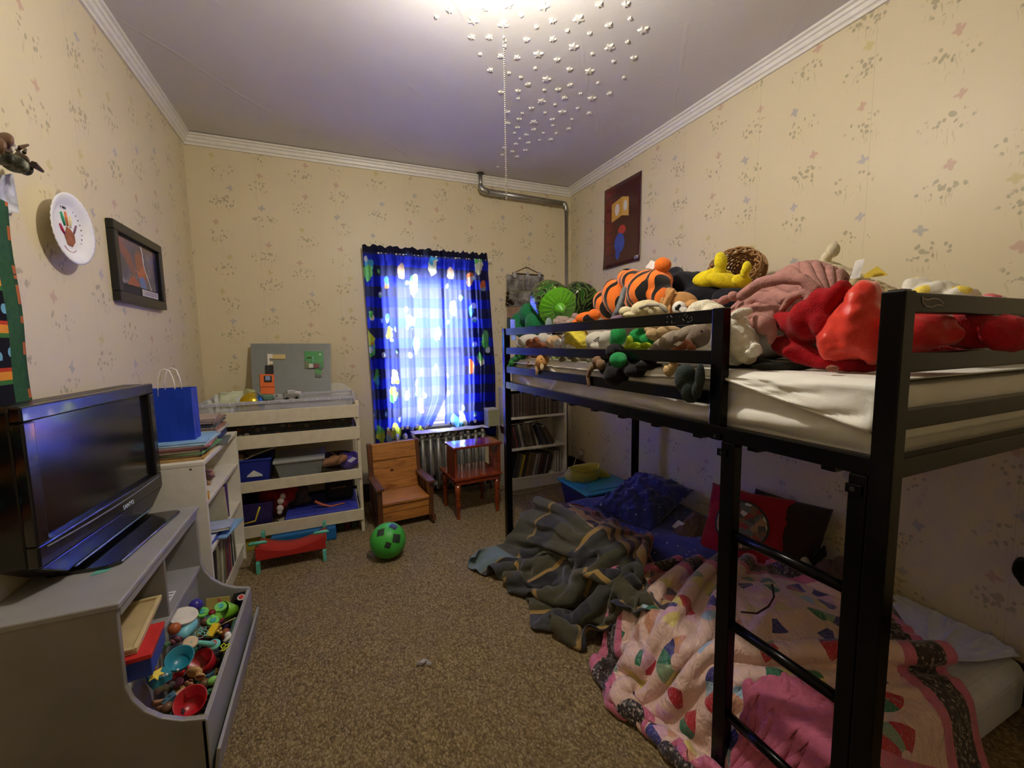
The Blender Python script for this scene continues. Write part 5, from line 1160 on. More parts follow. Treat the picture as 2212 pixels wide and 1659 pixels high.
# paper plate with a painted hand
ppt = thing('paper_plate', 'white ribbed paper plate with a painted hand print on the wall', 'paper plate', (XL, 2.09, 1.615))
pcx = at(147, 495, x=XL+.034); Rp = 0.119; n = 96; P = []
tl = rotz(math.radians(-4))
for i in range(n+1):
    a = 2*PI*i/n; row = []
    for r, h in ((0., 0), (.3, .0), (.62, .0), (.70, .004), (.80, .012), (.94, .018), (1., .018)):
        hh = h+(.0013*math.sin(a*36) if r > .7 else 0)*(r-.6)*2.4; row.append(pcx+tl@Vector((hh, r*Rp*math.cos(a), r*Rp*math.sin(a))))
    P.append(row)
o = MB().grid(P).build('plate', M((228, 228, 232), .55, vary=.02), ppt, smooth=True); s_ = o.modifiers.new('Solidify', 'SOLIDIFY'); s_.thickness = .0015; s_.offset = -1; w_ = o.modifiers.new('Weld', 'WELD'); w_.merge_threshold = .0004; o.modifiers.move(1, 0)
def pp_(y, z, d=.0012): return pcx+tl@Vector((d, y, z))
def stroke(name, pts, r, rgb): MB().tube([pp_(*q) for q in pts], [r*.7]+[r]*(len(pts)-2)+[r*.7], 8).build(name, M(rgb, .7, vary=.12, nscale=60), ppt, smooth=True)
MB().prism([pp_(a, b, .0008) for a, b in ((-.012, -.055), (.012, -.058), (.030, -.038), (.028, -.012), (.006, .004), (-.010, .006), (-.016, -.01), (-.026, -.022))], tl@Vector((.0012, 0, 0))).build('painted_palm', M((150, 92, 62), .7, vary=.2, nscale=50), ppt)
stroke('painted_thumb', [(-.024, -.02), (-.036, -.008), (-.044, .008)], .0048, (170, 30, 80))
stroke('painted_finger', [(-.018, .008), (-.026, .03), (-.032, .05)], .005, (40, 150, 110))
stroke('painted_finger', [(-.003, .010), (-.007, .034), (-.009, .056)], .005, (226, 128, 76))
stroke('painted_finger', [(.012, .008), (.014, .028), (.016, .046)], .0046, (222, 214, 170))
stroke('painted_finger', [(.028, -.008), (.036, .008), (.044, .022)], .0040, (128, 92, 120))
INK = M((52, 54, 64), .7)
text('lettering', 'I am', .017, INK, ppt, pp_(-.016, .070), tl@Vector((0, 1, 0)), (0, 0, 1), .0004)
for k, ch in enumerate('Thankful'):
    a = math.radians(62-13*k); text('lettering', ch, .013, INK, ppt, pp_(.072*math.cos(a)+.002, .076*math.sin(a)), tl@Vector((0, math.sin(a), -math.cos(a))), tl@Vector((0, math.cos(a), math.sin(a))), .0004)
stroke('pink_arc', [(-.03, -.062), (-.012, -.076), (.012, -.078), (.032, -.066)], .0016, (196, 150, 160))
# striped quilt on the wall
g = G('striped_quilt_print'); p = g.xyz(g.pos()); z = p[2]; f = g.fr(g.div(g.sub(z, 1.145), .131)); y_ = p[1]
c = g.ramp(f, [(0., (22, 22, 32)), (.52, (60, 112, 62)), (.62, (222, 146, 60)), (.80, (186, 62, 44)), (.88, (22, 22, 32))], True)
v_ = g.vor(g.vec(0, g.mul(y_, 1.), g.mul(z, .9)), 26., rand=.6)
mot = g.mul(g.mul(g.lt(f, .46), g.gt(f, .04)), g.lt(v_[0], .36))
c = g.mix(mot, c, g.ramp(g.xyz(v_[1])[0], [(0., (112, 170, 200)), (.3, (120, 176, 120)), (.6, (206, 190, 96)), (.8, (110, 44, 66))], True))
bord = g.gt(y_, 1.665); c = g.mix(bord, c, g.mix(g.noise(g.pos(), 60., 2)[0], (36, 72, 50), (58, 98, 70)))
edge = g.mul(g.gt(y_, 1.722), g.gt(g.noise(g.vec(0, 0, g.mul(z, 18.)), 1., 1)[0], .5)); c = g.mix(edge, c, (196, 112, 70))
g.set(color=c, rough=.9, spec=.15); g.bump(g.noise(g.pos(), 130., 3)[0], .3, .003)
P = [[Vector((XL+.010+.0025*math.sin(j*.5+i*.3), .75+.985*i/30, 1.735-.9*j/30)) for j in range(31)] for i in range(31)]
qo = MB().grid(P).build('wall_quilt', g.m, smooth=True); s_ = qo.modifiers.new('Solidify', 'SOLIDIFY'); s_.thickness = .008; s_.offset = 0
tag(qo, 'green bordered quilt with black and orange stripes hung on the wall', 'quilt')
# carved birds above it
cbd = thing('carved_bird', 'carved brown, white and mottled green bird ornament high on the wall', 'bird ornament', (XL+.05, 1.70, 1.79))
g = G('mottled_feather'); n = g.noise(g.obj(), 38., 3, .6)[0]; g.set(color=g.ramp(n, [(.35, (34, 36, 30)), (.5, (78, 80, 66)), (.66, (132, 134, 118))]), rough=.5)
blob('lower_bird', g.m, [(30, 352, 38, 20, -24), (55, 364, 20, 15, -30), (5, 340, 30, 18, -15), (-20, 340, 24, 18)], cbd, x=XL+.06)
blob('upper_bird', M((112, 82, 66), .5), [(10, 303, 22, 18, -10), (-8, 316, 24, 20), (24, 318, 10, 12, -30)], cbd, x=XL+.075)
blob('white_breast', M((206, 198, 190), .5), [(28, 315, 12, 9, -30), (40, 325, 9, 6, -30), (22, 324, 10, 8)], cbd, x=XL+.085)
blob('brown_wing', M((92, 74, 62), .5), [(48, 340, 20, 9, -30), (66, 356, 14, 5, -35), (0, 324, 14, 8)], cbd, x=XL+.08)
def spike(name, a, b, r, rgb): MB().tube([at(*a, x=XL+.09), at(*b, x=XL+.09)], [r, r*.45], 6).build(name, M(rgb, .5), cbd)
spike('beak', (40, 320), (61, 313), .006, (76, 52, 40)); spike('wing_tip', (72, 355), (92, 370), .010, (66, 52, 44)); spike('tail_tip', (52, 330), (56, 322), .005, (70, 56, 48))
pn = thing('pinned_print', 'curling blue and white paper print pinned above the striped quilt', 'paper print', at(15, 420, x=XL+.01))
P = [[at(-30+(68 if j else 56)*0+(-30+0)*0+(i/8)*(58+14*j/8)+j*0.0, 375+(458-375)*j/8+(-8+8*i/8)*(-1), x=XL+.012+.012*math.sin(j*.5+i*.4)) for j in range(9)] for i in range(9)]
o = cloth_obj('print_sheet', M((170, 172, 190), .6, vary=.35, nscale=26), P, [[(i/8, j/8) for j in range(9)] for i in range(9)], .001, pn, 0)
# ------------------------------------------------------------------ poster on the opposite wall
po_ = thing('wall_poster', 'dark red poster with a yellow box shape on the wall above the bunk', 'poster', (XR, 2.86, 1.915))
py0, py1, pz0, pz1 = 2.625, 3.09, 1.915, 2.567
g = G('poster_print'); p = g.xyz(g.pos()); u = g.div(g.sub(py1, p[1]), py1-py0); v = g.div(g.sub(p[2], pz0), pz1-pz0)
c = g.mix(g.mul(g.sm(u, .42, .05), g.sm(v, .0, .35)), (66, 22, 26), (112, 26, 28))
brickf = g.math('MAXIMUM', g.lt(g.fr(g.mul(v, 7.)), .1), g.mul(g.lt(g.fr(g.add(g.mul(u, 5.), g.mul(g.fl(g.mul(v, 7.)), .5))), .05), 1.))
c = g.mix(g.mul(g.mul(brickf, g.lt(u, .36)), .7), c, (52, 12, 16))
def rect(u0, u1, v0, v1, sk=0.):
    vv = g.sub(v, g.mul(g.sub(u, u0), sk)); return g.mul(g.mul(g.gt(u, u0), g.lt(u, u1)), g.mul(g.gt(vv, v0), g.lt(vv, v1)))
def oval(cu, cv, a, b): return g.lt(g.add(g.math('POWER', g.div(g.sub(u, cu), a), 2.), g.math('POWER', g.div(g.sub(v, cv), b), 2.)), 1.)
c = g.mix(rect(.22, .50, .56, .78, .14), c, (196, 146, 66)); c = g.mix(rect(.50, .68, .60, .82, -.2), c, (206, 162, 84))
c = g.mix(oval(.37, .69, .06, .07), c, (214, 204, 190)); c = g.mix(oval(.59, .70, .05, .06), c, (214, 204, 190))
c = g.mix(oval(.50, .43, .10, .055), c, (176, 52, 52)); c = g.mix(oval(.44, .28, .13, .12), c, (48, 74, 164)); c = g.mix(oval(.40, .16, .06, .08), c, (40, 66, 150))
c = g.mix(rect(.86, .96, .03, .065), c, (210, 206, 204))
g.set(color=c, rough=.22, coat=.2)
P = [[Vector((XR-.004-.006*math.sin(i*.5+1)*(j/16)-.010*max(0, (j-11)/5)**2, py1-(py1-py0)*i/12, pz1-(pz1-pz0)*j/16)) for j in range(17)] for i in range(13)]
o = cloth_obj('poster_sheet', g.m, P, [[(i/12, j/16) for j in range(17)] for i in range(13)], .0008, po_, 0)
mb = MB()
for k in range(7): mb.box(XR-.021, XR-.0195, 2.651+.005*k, 2.6525+.005*k, 1.938, 1.952)
mb.build('barcode_bars', M((60, 60, 60), .5), po_)
# ------------------------------------------------------------------ black metal bunk frame
QX0, QX1, QY0, QY1, QT = 1.003, 2.07, .451, 2.503, 1.397
bed = thing('bunk_bed', 'black square tube metal loft bunk bed with ladder and guard rail', 'bunk bed', ((QX0+QX1)/2, (QY0+QY1)/2, 0))
P_ = .040; RL = ((1.355, 1.395), (1.237, 1.277), (1.120, 1.160))
def bar(name, *b): return MB().box(*b).build(name, BLACKMETAL, bed, bevel=.003)
for x in (QX0, QX1-P_):
    for y in (QY0, QY1-P_): bar('post', x, x+P_, y, y+P_, 0, QT)
for x in (QX0+.003, QX1-.033): bar('side_rail', x, x+.03, QY0+P_, QY1-P_, 1.022, 1.063)
for y in (QY0+.005, QY1-.035): bar('end_rail', QX0+P_, QX1-P_, y, y+.03, 1.022, 1.063)
for z0, z1 in RL:
    bar('guard_bar', QX0+.006, QX0+.031, .897, QY1-P_, z0, z1)
    bar('guard_bar', QX1-.034, QX1-.009, QY0+P_, QY1-P_, z0, z1)
    for y in (QY0+.008, QY1-.033): bar('end_bar', QX0+P_, QX1-P_, y, y+.025, z0, z1)
bar('guard_upright', QX0+.004, QX0+.034, .857, .897, 1.022, 1.397)
bar('ladder_rail', QX0+.002, QX0+.034, .806, .850, 0, 1.022)
bar('ladder_rail', QX0+.002, QX0+.034, .493, .528, 0, 1.022)
for z in (.757, .490, .205): MB().cyl((QX0+.018, .525, z), (QX0+.018, .81, z), .0135, n=16).build('rung', BLACKMETAL, bed, smooth=True)
for x in (QX0+.02, QX1-.02): bar('foot_rail', x-.012, x+.012, QY0+P_, .495, .05, .09) if x < 1.2 else None
bar('foot_rail', QX0+P_, QX1-P_, QY1-.032, QY1-.01, .045, .08)
sl = MB()
for k in range(10): sl.box(QX0+.03, QX1-.03, QY0+.12+.19*k, QY0+.15+.19*k, 1.010, 1.025)
for k in range(10): MB().box(QX0+.033, QX1-.033, QY0+.12+.19*k, QY0+.15+.19*k, 1.005, 1.022).build('slat', BLACKMETAL, bed)
for y, z in ((.50, 1.002), (.828, 1.002), (.85, 1.045)): MB().box(QX0-.004, QX0+.004, y, y+.03, z-.022, z-.002).build('bracket', BLACKMETAL, bed, bevel=.001); MB().cyl((QX0-.007, y+.015, z-.012), (QX0, y+.015, z-.012), .005, n=10).build('bolt', M((60, 60, 64), .3, .7), bed)
MB().lathe((QX0+.02, .47, QT), [(.001, 0), (.019, 0), (.018, .003), (.001, .003)], 4).build('post_cap', BLACKPL, bed)
# pale flame shaped sticker on the end bar, silver scuffs on the guard
ye = QY0+.0078
st_ = [(1992, 641), (1996, 646), (2004, 648), (2016, 645), (2028, 647), (2036, 655), (2038, 664), (2032, 660), (2022, 659), (2012, 664), (2000, 662), (1993, 654)]
c_ = [at(a, b, y=ye) for a, b in st_]
MB().tube(c_+[c_[0]], .0018, 6).build('sticker_outline', M((150, 146, 142), .5), bed, smooth=True)
MB().prism(c_, (0, -.0008, 0)).build('sticker', M((62, 52, 50), .5), bed)
mb = MB()
random.seed(5)
for k in range(14):
    px = 1440+random.uniform(0, 60); py = 690-.085*(px-1450)+random.uniform(-8, 10); c = at(px, py, x=QX0+.0057)
    mb.tube([c, c+Vector((0, random.uniform(-.010, .010), random.uniform(-.008, .008)))], .0010, 5)
mb.build('scuff', M((120, 122, 128), .5), bed)
# ------------------------------------------------------------------ upper mattress and its white sheet
MX0, MX1, MY0, MY1, MZ0, MZ1 = 1.046, 2.020, .50, 2.455, 1.027, 1.215
um = thing('upper_mattress', 'white mattress on the black bunk frame', 'mattress', ((MX0+MX1)/2, (MY0+MY1)/2, MZ0))
SHEETM = M((226, 224, 214), .55, 0., .1, .03, 12., .15, 90., 0., .35)
MB().box(MX0+.010, MX1-.010, MY0+.010, MY1-.010, MZ0, MZ1-.012).build('core', SHEETM, um, bevel=.03, seg=4)
def wr(y, z):       # diagonal pulls in the tight cloth
    a = (z-1.03)/.19; s = 0.
    w = 2.30-y
    s += .020*max(0, math.sin((w*9.5+a*5.5)+.8*math.sin(y*5)))**3*math.exp(-((y-2.05)/.28)**2)
    s += .015*max(0, math.sin(w*24-a*7))**4*math.exp(-((y-1.95)/.22)**2)
    s += .015*math.sin(a*13+y*3.5+2.*fbm((y*2.2, a*1.4, 2.)))*math.exp(-((y-.85)/.38)**2)
    s += .010*fbm((y*3.5+a*1.5, a*2.6, 7.))
    return s
n, k = 150, 26; P = []
for i in range(n+1):
    y = MY0+(MY1-MY0)*i/n; row = []
    for j in range(k+1):
        a = j/k; z = MZ0+.004+(MZ1-MZ0-.02)*a; ed = min(1, a*8, (1-a)*6); e2 = min(1, i/4, (n-i)/4)
        x = MX0+.009-.010*math.sin(PI*a)-wr(y, z)*ed*e2
        row.append(Vector((x, y, z)))
    P.append(row)
fs = MB().grid(P).build('side_cover', SHEETM, um, smooth=True)
s_ = fs.modifiers.new('Solidify', 'SOLIDIFY'); s_.thickness = .002
sh_ = thing('fitted_sheet', 'white fitted sheet pulled over the upper mattress with a slanting hem', 'sheet', ((MX0+MX1)/2, (MY0+MY1)/2, MZ1))
def hemz(y):
    if y < .86: return 1.112+.085*(y-.5)/.36
    return 1.197-.012*min(1, (y-.86)/.3)
n, k, kk = 150, 40, 14; P = []
for i in range(n+1):
    y = MY0-.004+(MY1-MY0+.008)*i/n; row = []; hz = hemz(y)
    for j in range(kk+1):       # front drop
        a = j/kk; z = hz+(MZ1-.012-hz)*a
        w_ = .014*math.sin(y*26+a*5+fbm((y*4, a, 1))*3)*math.exp(-((y-.62)/.22)**2)*(1-a)+.008*fbm((y*9, a*2, 4.))
        row.append(Vector((MX0-.010-.004*(1-a)-abs(w_)-.004*math.exp(-(a/.12)**2), y, z)))
    row.append(Vector((MX0-.004, y, MZ1-.004)))
    for j in range(k+1):
        a = j/k; x = MX0+.012+(MX1-MX0-.02)*a
        row.append(Vector((x, y, MZ1+.004+.006*fbm((x*5, y*4, 3.))*min(1, i/5, (n-i)/5))))
    P.append(row)
o = MB().grid(P).build('sheet_cloth', SHEETM, sh_, smooth=True); s_ = o.modifiers.new('Solidify', 'SOLIDIFY'); s_.thickness = .003; s_.offset = -1
hm = [Vector((MX0-.020, y, hemz(y))) for y in np.linspace(MY0, .86, 26)]
MB().tube(hm, .0045, 8).build('hem', M((236, 234, 226), .5), sh_, smooth=True)
P = []
for i in range(41):
    x = MX0-.004+(MX1-MX0+.008)*i/40; row = []
    for j in range(13):
        a = j/12; row.append(Vector((x, MY0-.010-.006*math.sin(PI*a)-.004*fbm((x*6, a*2, 5.)), MZ0+.06+(MZ1-MZ0-.07)*a)))
    P.append(row)
o = MB().grid(P).build('end_drop', SHEETM, sh_, smooth=True); s_ = o.modifiers.new('Solidify', 'SOLIDIFY'); s_.thickness = .002

# ------------------------------------------------------------------ stuffed animals and blankets on the upper bunk
SHORT = {}
# two inflatables
def inflatable(name, label, p0, p1, r, cap=True):
    d = (p1-p0); L = d.length; ax = d.normalized(); t = thing(name, label, 'inflatable toy', (p0+p1)/2-Vector((0, 0, r)))
    g = G(name+'_print'); q = g.pos(); n1 = g.noise(q, 7., 2, .5, 1.2)[0]; f = g.fr(g.mul(n1, 7.))
    c = g.ramp(f, [(0., (20, 34, 18)), (.36, (128, 150, 62)), (.42, (36, 84, 28)), (.70, (150, 170, 80)), (.75, (20, 32, 18))], True)
    g.set(color=c, rough=.22, coat=.12, spec=.4)
    pr_ = [(.001, 0), (r*.72, 0), (r*.93, .02), (r, .07), (r, L-.05), (r*.94, L-.012), (r*.8, L)]
    mb = MB().lathe(p0, pr_, 40, ax); mb.build('tube', g.m, t, smooth=True)
    if cap:
        P = []; a_ = ax.orthogonal().normalized(); b_ = ax.cross(a_)
        for i in range(73):
            a = 2*PI*i/72; row = []
            for j in range(9):
                q = j/8; rr = r*(.96*(1-q)+.22*q); h = L-.008+.030*math.sin(q*PI/2)+(.0035*math.sin(a*20+2*fbm((a, 0, 2))) if 0 < j < 8 else 0)*(1-q*.4)
                row.append(p0+ax*h+(a_*math.cos(a)+b_*math.sin(a))*rr)
            P.append(row)
        GRN = M((86, 160, 30), .16, vary=.05, coat=.6)
        MB().grid(P).build('end_cap', GRN, t, smooth=True)
        MB().lathe(p0+ax*(L+.02), [(r*.3, 0), (r*.31, .012), (r*.26, .03), (r*.12, .045), (r*.1, .055), (.001, .056)], 24, ax).build('valve', GRN, t, smooth=True)
    return t
f0 = at(1206, 664, x=1.28); b0 = f0+Vector((.015, .20, .085))
inflatable('inflatable_tube', 'glossy green and black inflatable tube toy with bright green end cap', b0, f0, 45*scale_at(f0))
f1 = at(1266, 652, x=1.60); b1 = f1+Vector((.0, .16, .06))
inflatable('inflatable_tube', 'second darker inflatable partly hidden behind the green capped one', b1, f1, 36*scale_at(f1), False)
def P1(name, label, rgb, parts, x, **k):
    q = 1.14 if x < 1.2 else 1.04
    parts = [(p[0], p[1], p[2]*q, p[3]*q)+tuple(p[4:]) for p in parts]
    return plush(name, label, 'plush toy', plush_m(rgb), parts, x, **k)
def extra(t, name, rgb, parts, x, fn=plush_m, **k): return blob(name, fn(rgb), parts, t, k.pop('rough', .002), k.pop('rs', 20.), x=x, **k)
def dots(t, name, rgb, lst, x):
    mb = MB()
    for px, py, r in lst: c = at(px, py, x=x); mb.ball(c, r*scale_at(c), 12, 8)
    return mb.build(name, plastic_m(rgb, .15), t, smooth=True)
P1('green_plush', 'dark green fluffy stuffed animal at the far end of the bunk top', (30, 108, 66), [(1145, 678, 24, 24), (1122, 695, 18, 20), (1160, 700, 26, 26), (1135, 712, 28, 18)], 1.22, rough=.008, rs=30)
solo(MB().prism([at(1102, 690, x=1.12), at(1111, 690, x=1.12), at(1113, 735, x=1.12), at(1104, 735, x=1.12)], (.006, 0, 0)), 'clear_card', M((140, 152, 150), .3, alpha=.6), 'pale clear plastic card by the dark green stuffed animal', 'card')
P1('blue_plush', 'pale blue grey stuffed ear poking above the far end of the guard rail', (126, 144, 142), [(1185, 700, 7, 13), (1186, 712, 8, 10)], 1.10)
P1('grey_plush', 'shaggy grey brown stuffed animal behind the top guard bar', (146, 128, 118), [(1216, 698, 20, 14), (1238, 700, 18, 11), (1205, 706, 12, 12), (1230, 712, 26, 10)], 1.12, rough=.016, rs=60)
P1('mauve_plush', 'small taupe stuffed head beside the shaggy grey one', (150, 126, 120), [(1243, 684, 8, 8), (1250, 692, 8, 7)], 1.2)
# orange striped tiger lying face down
g = G('tiger_fur'); q = g.obj(); s3 = g.n.new('ShaderNodeMapping'); g.put(s3.inputs[0], q); s3.inputs['Rotation'].default_value = (0, .5, .25)
w_ = g.wave(s3.outputs[0], 7.2, 2.4, 1.0, 'Y')[1]; nn = g.noise(q, 8., 2)[0]
cc = g.mix(g.sm(g.add(w_, g.mul(nn, .12)), .68, .73), g.mix(g.noise(q, 60., 3)[0], (226, 104, 28), (244, 134, 52)), (26, 22, 20))
g.set(color=cc, rough=.95, sheen=.4, spec=.1); g.bump(g.noise(q, 260., 3)[0], .8, .004); TIGER = g.m
tg = plush('tiger_plush', 'big orange plush tiger with black stripes lying on its front', 'plush toy', TIGER, [(1402, 625, 52, 44, 10), (1380, 640, 36, 40), (1335, 645, 34, 46, 25), (1308, 660, 26, 34, 30), (1425, 605, 30, 28), (1365, 605, 26, 24, 30), (1430, 640, 28, 34), (1350, 600, 18, 18)], 1.42, rough=.003)
extra(tg, 'orange_tail_ball', (244, 118, 40), [(1432, 572, 19, 17), (1424, 584, 14, 12)], 1.42)
extra(tg, 'hind_leg', (236, 112, 40), [(1268, 686, 26, 13, 8), (1250, 694, 16, 8, 20), (1284, 680, 14, 13)], 1.13)
extra(tg, 'black_paw_pad', (24, 18, 18), [(1274, 689, 16, 11, 0, -.034)], 1.13)
MB().prism([at(1394, 578, x=1.40), at(1406, 562, x=1.40), at(1417, 566, x=1.40), at(1412, 582, x=1.40)], (.002, 0, 0)).build('cloth_tag', M((226, 222, 214), .7), tg)
extra(tg, 'black_back_band', (24, 22, 22), [(1366, 588, 22, 7, -12), (1385, 592, 16, 6, -15)], 1.46)
zp = thing('zip_pouch', 'grey patterned cloth strip hanging down the tiger flank', 'strap', at(1330, 690, x=1.25))
MB().tube([at(1349, 622, x=1.20), at(1342, 650, x=1.18), at(1334, 672, x=1.16), at(1322, 690, x=1.14)], [.010, .014, .014, .010], 8).build('strip', M((92, 96, 98), .6, vary=.3, nscale=60), zp, smooth=True)
extra(zp, 'purple_end', (120, 96, 118), [(1332, 688, 14, 7, 10), (1343, 684, 6, 7)], 1.14, fn=cloth_m)
hat = P1('cream_plush', 'cream stuffed toy with grey trimmed rim resting on the guard bar', (214, 202, 162), [(1352, 673, 14, 10), (1372, 680, 24, 8), (1395, 668, 30, 18, 8), (1422, 672, 20, 16, -12), (1400, 680, 40, 8)], 1.13, rough=.003)
MB().tube([at(1372, 684, x=1.09), at(1380, 666, x=1.09), at(1400, 659, x=1.09), at(1425, 659, x=1.09), at(1440, 674, x=1.09)], .006, 8).build('grey_trim', cloth_m((150, 140, 124)), hat, smooth=True)
dog = P1('dog_plush', 'tan stuffed dog with white face and black eye patch looking over the rail', (190, 140, 84), [(1478, 655, 32, 24, -15), (1455, 645, 14, 26, 28), (1470, 670, 28, 24), (1500, 660, 18, 12), (1440, 662, 10, 22, 30)], 1.25)
extra(dog, 'white_face', (228, 224, 214), [(1468, 667, 17, 17, 0, -.03), (1476, 676, 14, 12, 0, -.03)], 1.22)
extra(dog, 'ear', (196, 146, 92), [(1444, 645, 8, 26, -30, -.03), (1500, 659, 20, 6, 8, -.04), (1515, 656, 10, 5, 8, -.04)], 1.2)
dots(dog, 'eye', (16, 14, 14), [(1463, 666, 5), (1467, 661, 4)], 1.165)
dots(dog, 'nose', (60, 44, 40), [(1478, 675, 2.5)], 1.165)
P1('cream_lamb', 'cream fleecy stuffed animal humped behind the end of the guard rail', (222, 214, 190), [(1520, 672, 34, 22, 10), (1545, 680, 26, 22), (1500, 684, 22, 14), (1535, 700, 34, 20)], 1.18, rough=.007, rs=40)
# navy blanket and yellow plush further back
nb = thing('navy_blanket', 'heap of navy black cloth between the tiger and the yellow plush', 'blanket', at(1520, 690, x=1.55))
blob('cloth', cloth_m((26, 26, 36), vary=.12), [(1500, 615, 55, 28, -12), (1470, 610, 30, 24), (1530, 640, 60, 32), (1480, 645, 40, 40), (1580, 650, 50, 30), (1520, 690, 90, 45), (1460, 590, 18, 16, 20)], nb, .03, 9., x=1.62, vox=.01)
yl = P1('yellow_plush', 'yellow stuffed toy with two raised limbs on the navy heap', (232, 206, 36), [(1540, 602, 44, 20, 8), (1570, 608, 46, 18, -12), (1510, 606, 24, 9, 18), (1548, 592, 24, 14), (1602, 606, 22, 14)], 1.62)
extra(yl, 'limb', (236, 212, 40), [(1557, 565, 15, 22), (1556, 582, 13, 16)], 1.60); extra(yl, 'limb', (236, 212, 40), [(1613, 578, 11, 15, -12), (1608, 590, 10, 12)], 1.60)
# wicker basket
wk = thing('wicker_basket', 'open weave brown wicker basket lying at the back of the bunk pile', 'basket', at(1600, 600, x=1.95))
WICK = M((150, 108, 60), .5, vary=.15, nscale=40)
cw = at(1592, 578, x=1.90); X = Vector((.15, -1, .10)).normalized(); Y = Vector((0, .1, 1)).normalized(); Z = X.cross(Y).normalized()
mb = MB(); sc_w = scale_at(cw)
def wp(a, r, h): return cw+X*(r*math.cos(a)*58*sc_w)+Y*(r*math.sin(a)*38*sc_w)+Z*h
for i in range(15):
    a0, a1 = i*2*PI/15, (i+2.2)*2*PI/15
    mb.tube([wp(a0+(a1-a0)*t/10, 1-.22*abs(2*t/10-1)**2.2, .02) for t in range(11)], .0042, 6)
    mb.tube([wp(a0+(a1-a0)*t/10, 1.03-.26*abs(2*t/10-1)**2.2, .035) for t in range(11)], .0042, 6)
mb.build('scalloped_rim', WICK, wk, smooth=True)
mb = MB()
for k in range(6): mb.tube([wp(2*PI*i/40, .78-.035*k, .02-.022*k+.004*math.sin(i*2.5+k*PI)) for i in range(41)], .0055, 6)
for i in range(20): mb.tube([wp(2*PI*i/20, .8, .02), wp(2*PI*i/20, .58, -.11)], .004, 5)
mb.build('woven_side', WICK, wk, smooth=True)
MB().lathe(cw-Z*.115, [(.001, 0), (40*sc_w, 0), (40*sc_w, .006), (.001, .006)], 30, Z).build('base', WICK, wk)
# dusty pink fleece throw
PF = M((178, 128, 120), .95, 0., .10, .10, 40., .9, 300., 0., .1)
pk = thing('pink_fleece', 'dusty pink fleece blanket bunched in rolls above the red plush', 'blanket', at(1690, 690, x=1.3))
X3 = lambda px, py, x: tuple(at(px, py, x=x))
ctrl = [[X3(1556, 700, 1.24), X3(1562, 662, 1.28), X3(1580, 625, 1.36), X3(1606, 596, 1.5), X3(1640, 588, 1.7)],
        [X3(1615, 700, 1.24), X3(1620, 652, 1.27), X3(1640, 600, 1.34), X3(1660, 564, 1.48), X3(1680, 566, 1.7)],
        [X3(1680, 690, 1.24), X3(1692, 645, 1.26), X3(1700, 598, 1.31), X3(1712, 556, 1.44), X3(1725, 558, 1.66)],
        [X3(1728, 684, 1.24), X3(1745, 638, 1.25), X3(1762, 598, 1.29), X3(1768, 572, 1.42), X3(1784, 576, 1.62)],
        [X3(1742, 672, 1.25), X3(1778, 636, 1.26), X3(1800, 610, 1.3), X3(1808, 594, 1.40), X3(1822, 598, 1.58)]]
md_ = lambda x, y: MZ1+.012+.325*np.exp(-((x-1.46)/.24)**2-((y-.93)/.24)**2)+0*x
Pq, uvq = cloth(ctrl, 64, 64, 1.34, 1.36, md_, 46, 21, .012, .085, 5.5, .10, .0006)
cloth_obj('fleece', PF, Pq, uvq, .012, pk, 2)
blob('rolled_edge', PF, roll([(1600, 640, 11), (1640, 612, 13), (1690, 600, 14), (1735, 604, 14), (1765, 625, 12), (1745, 655, 12), (1718, 684, 8)], 12, 8)+roll([(1690, 668, 8), (1712, 640, 11), (1742, 632, 10)], 10, 6), pk, .006, 22., x=1.20, vox=.005, smooth=4)
blob('fleece_flap', PF, [(1655, 702, 24, 24), (1668, 722, 11, 24, -12), (1645, 690, 20, 16), (1630, 705, 14, 20)], pk, .005, 14., x=1.14)
blob('fleece_flap', PF, [(1540, 655, 18, 8, 20), (1565, 648, 18, 10, 25), (1585, 640, 14, 12)], pk, .004, 14., x=1.25)
# big red plush in an orange red shirt
rdp = P1('red_plush', 'big red furry stuffed toy in an orange red shirt by the near post', (158, 12, 24), roll([(1686, 690, 18), (1725, 705, 30), (1765, 690, 34), (1802, 650, 28), (1822, 622, 20)], 26, 6)+roll([(1685, 745, 20), (1725, 760, 24), (1770, 775, 22), (1810, 785, 16)], 22, 6)+[(1712, 700, 28, 26), (1748, 690, 46, 44, 25), (1775, 660, 34, 40, -20), (1790, 700, 40, 40), (1740, 768, 52, 22, -12), (1715, 752, 30, 20), (1850, 790, 60, 16), (1740, 725, 30, 24, 0, .05)], 1.20, rough=.006, rs=40, vox=.007)
blob('shirt', cloth_m((216, 62, 48), .06), [(1836, 700, 42, 100, -36), (1862, 690, 52, 90, -18), (1800, 748, 46, 34, -30), (1830, 760, 60, 32, -12), (1885, 720, 46, 76)], rdp, .022, 6., x=1.20, vox=.008, smooth=10)
blob('shirt', cloth_m((190, 40, 40), .06), [(1975, 712, 78, 50), (2020, 712, 64, 38)], rdp, .014, 10., x=1.24, vox=.008, smooth=10)
for o_ in [c_o for c_o in rdp.children if c_o.name.startswith('shirt')]:
    for nm_, sz_, st_ in (('wrinkle', .055, .020), ('crease', .022, .006)):
        tx = bpy.data.textures.new(nm_, 'CLOUDS'); tx.noise_scale = sz_; tx.noise_depth = 1
        dm = o_.modifiers.new(nm_, 'DISPLACE'); dm.texture = tx; dm.strength = st_; dm.texture_coords = 'GLOBAL'
extra(rdp, 'leg', (176, 22, 34), [(2100, 715, 90, 40), (2180, 720, 70, 42), (2030, 770, 70, 26)], 1.35, rough=.006, rs=40)
P1('sock_toy', 'small tan stuffed foot under the red plush on the sheet edge', (170, 110, 90), [(1798, 796, 14, 7)], 1.09)
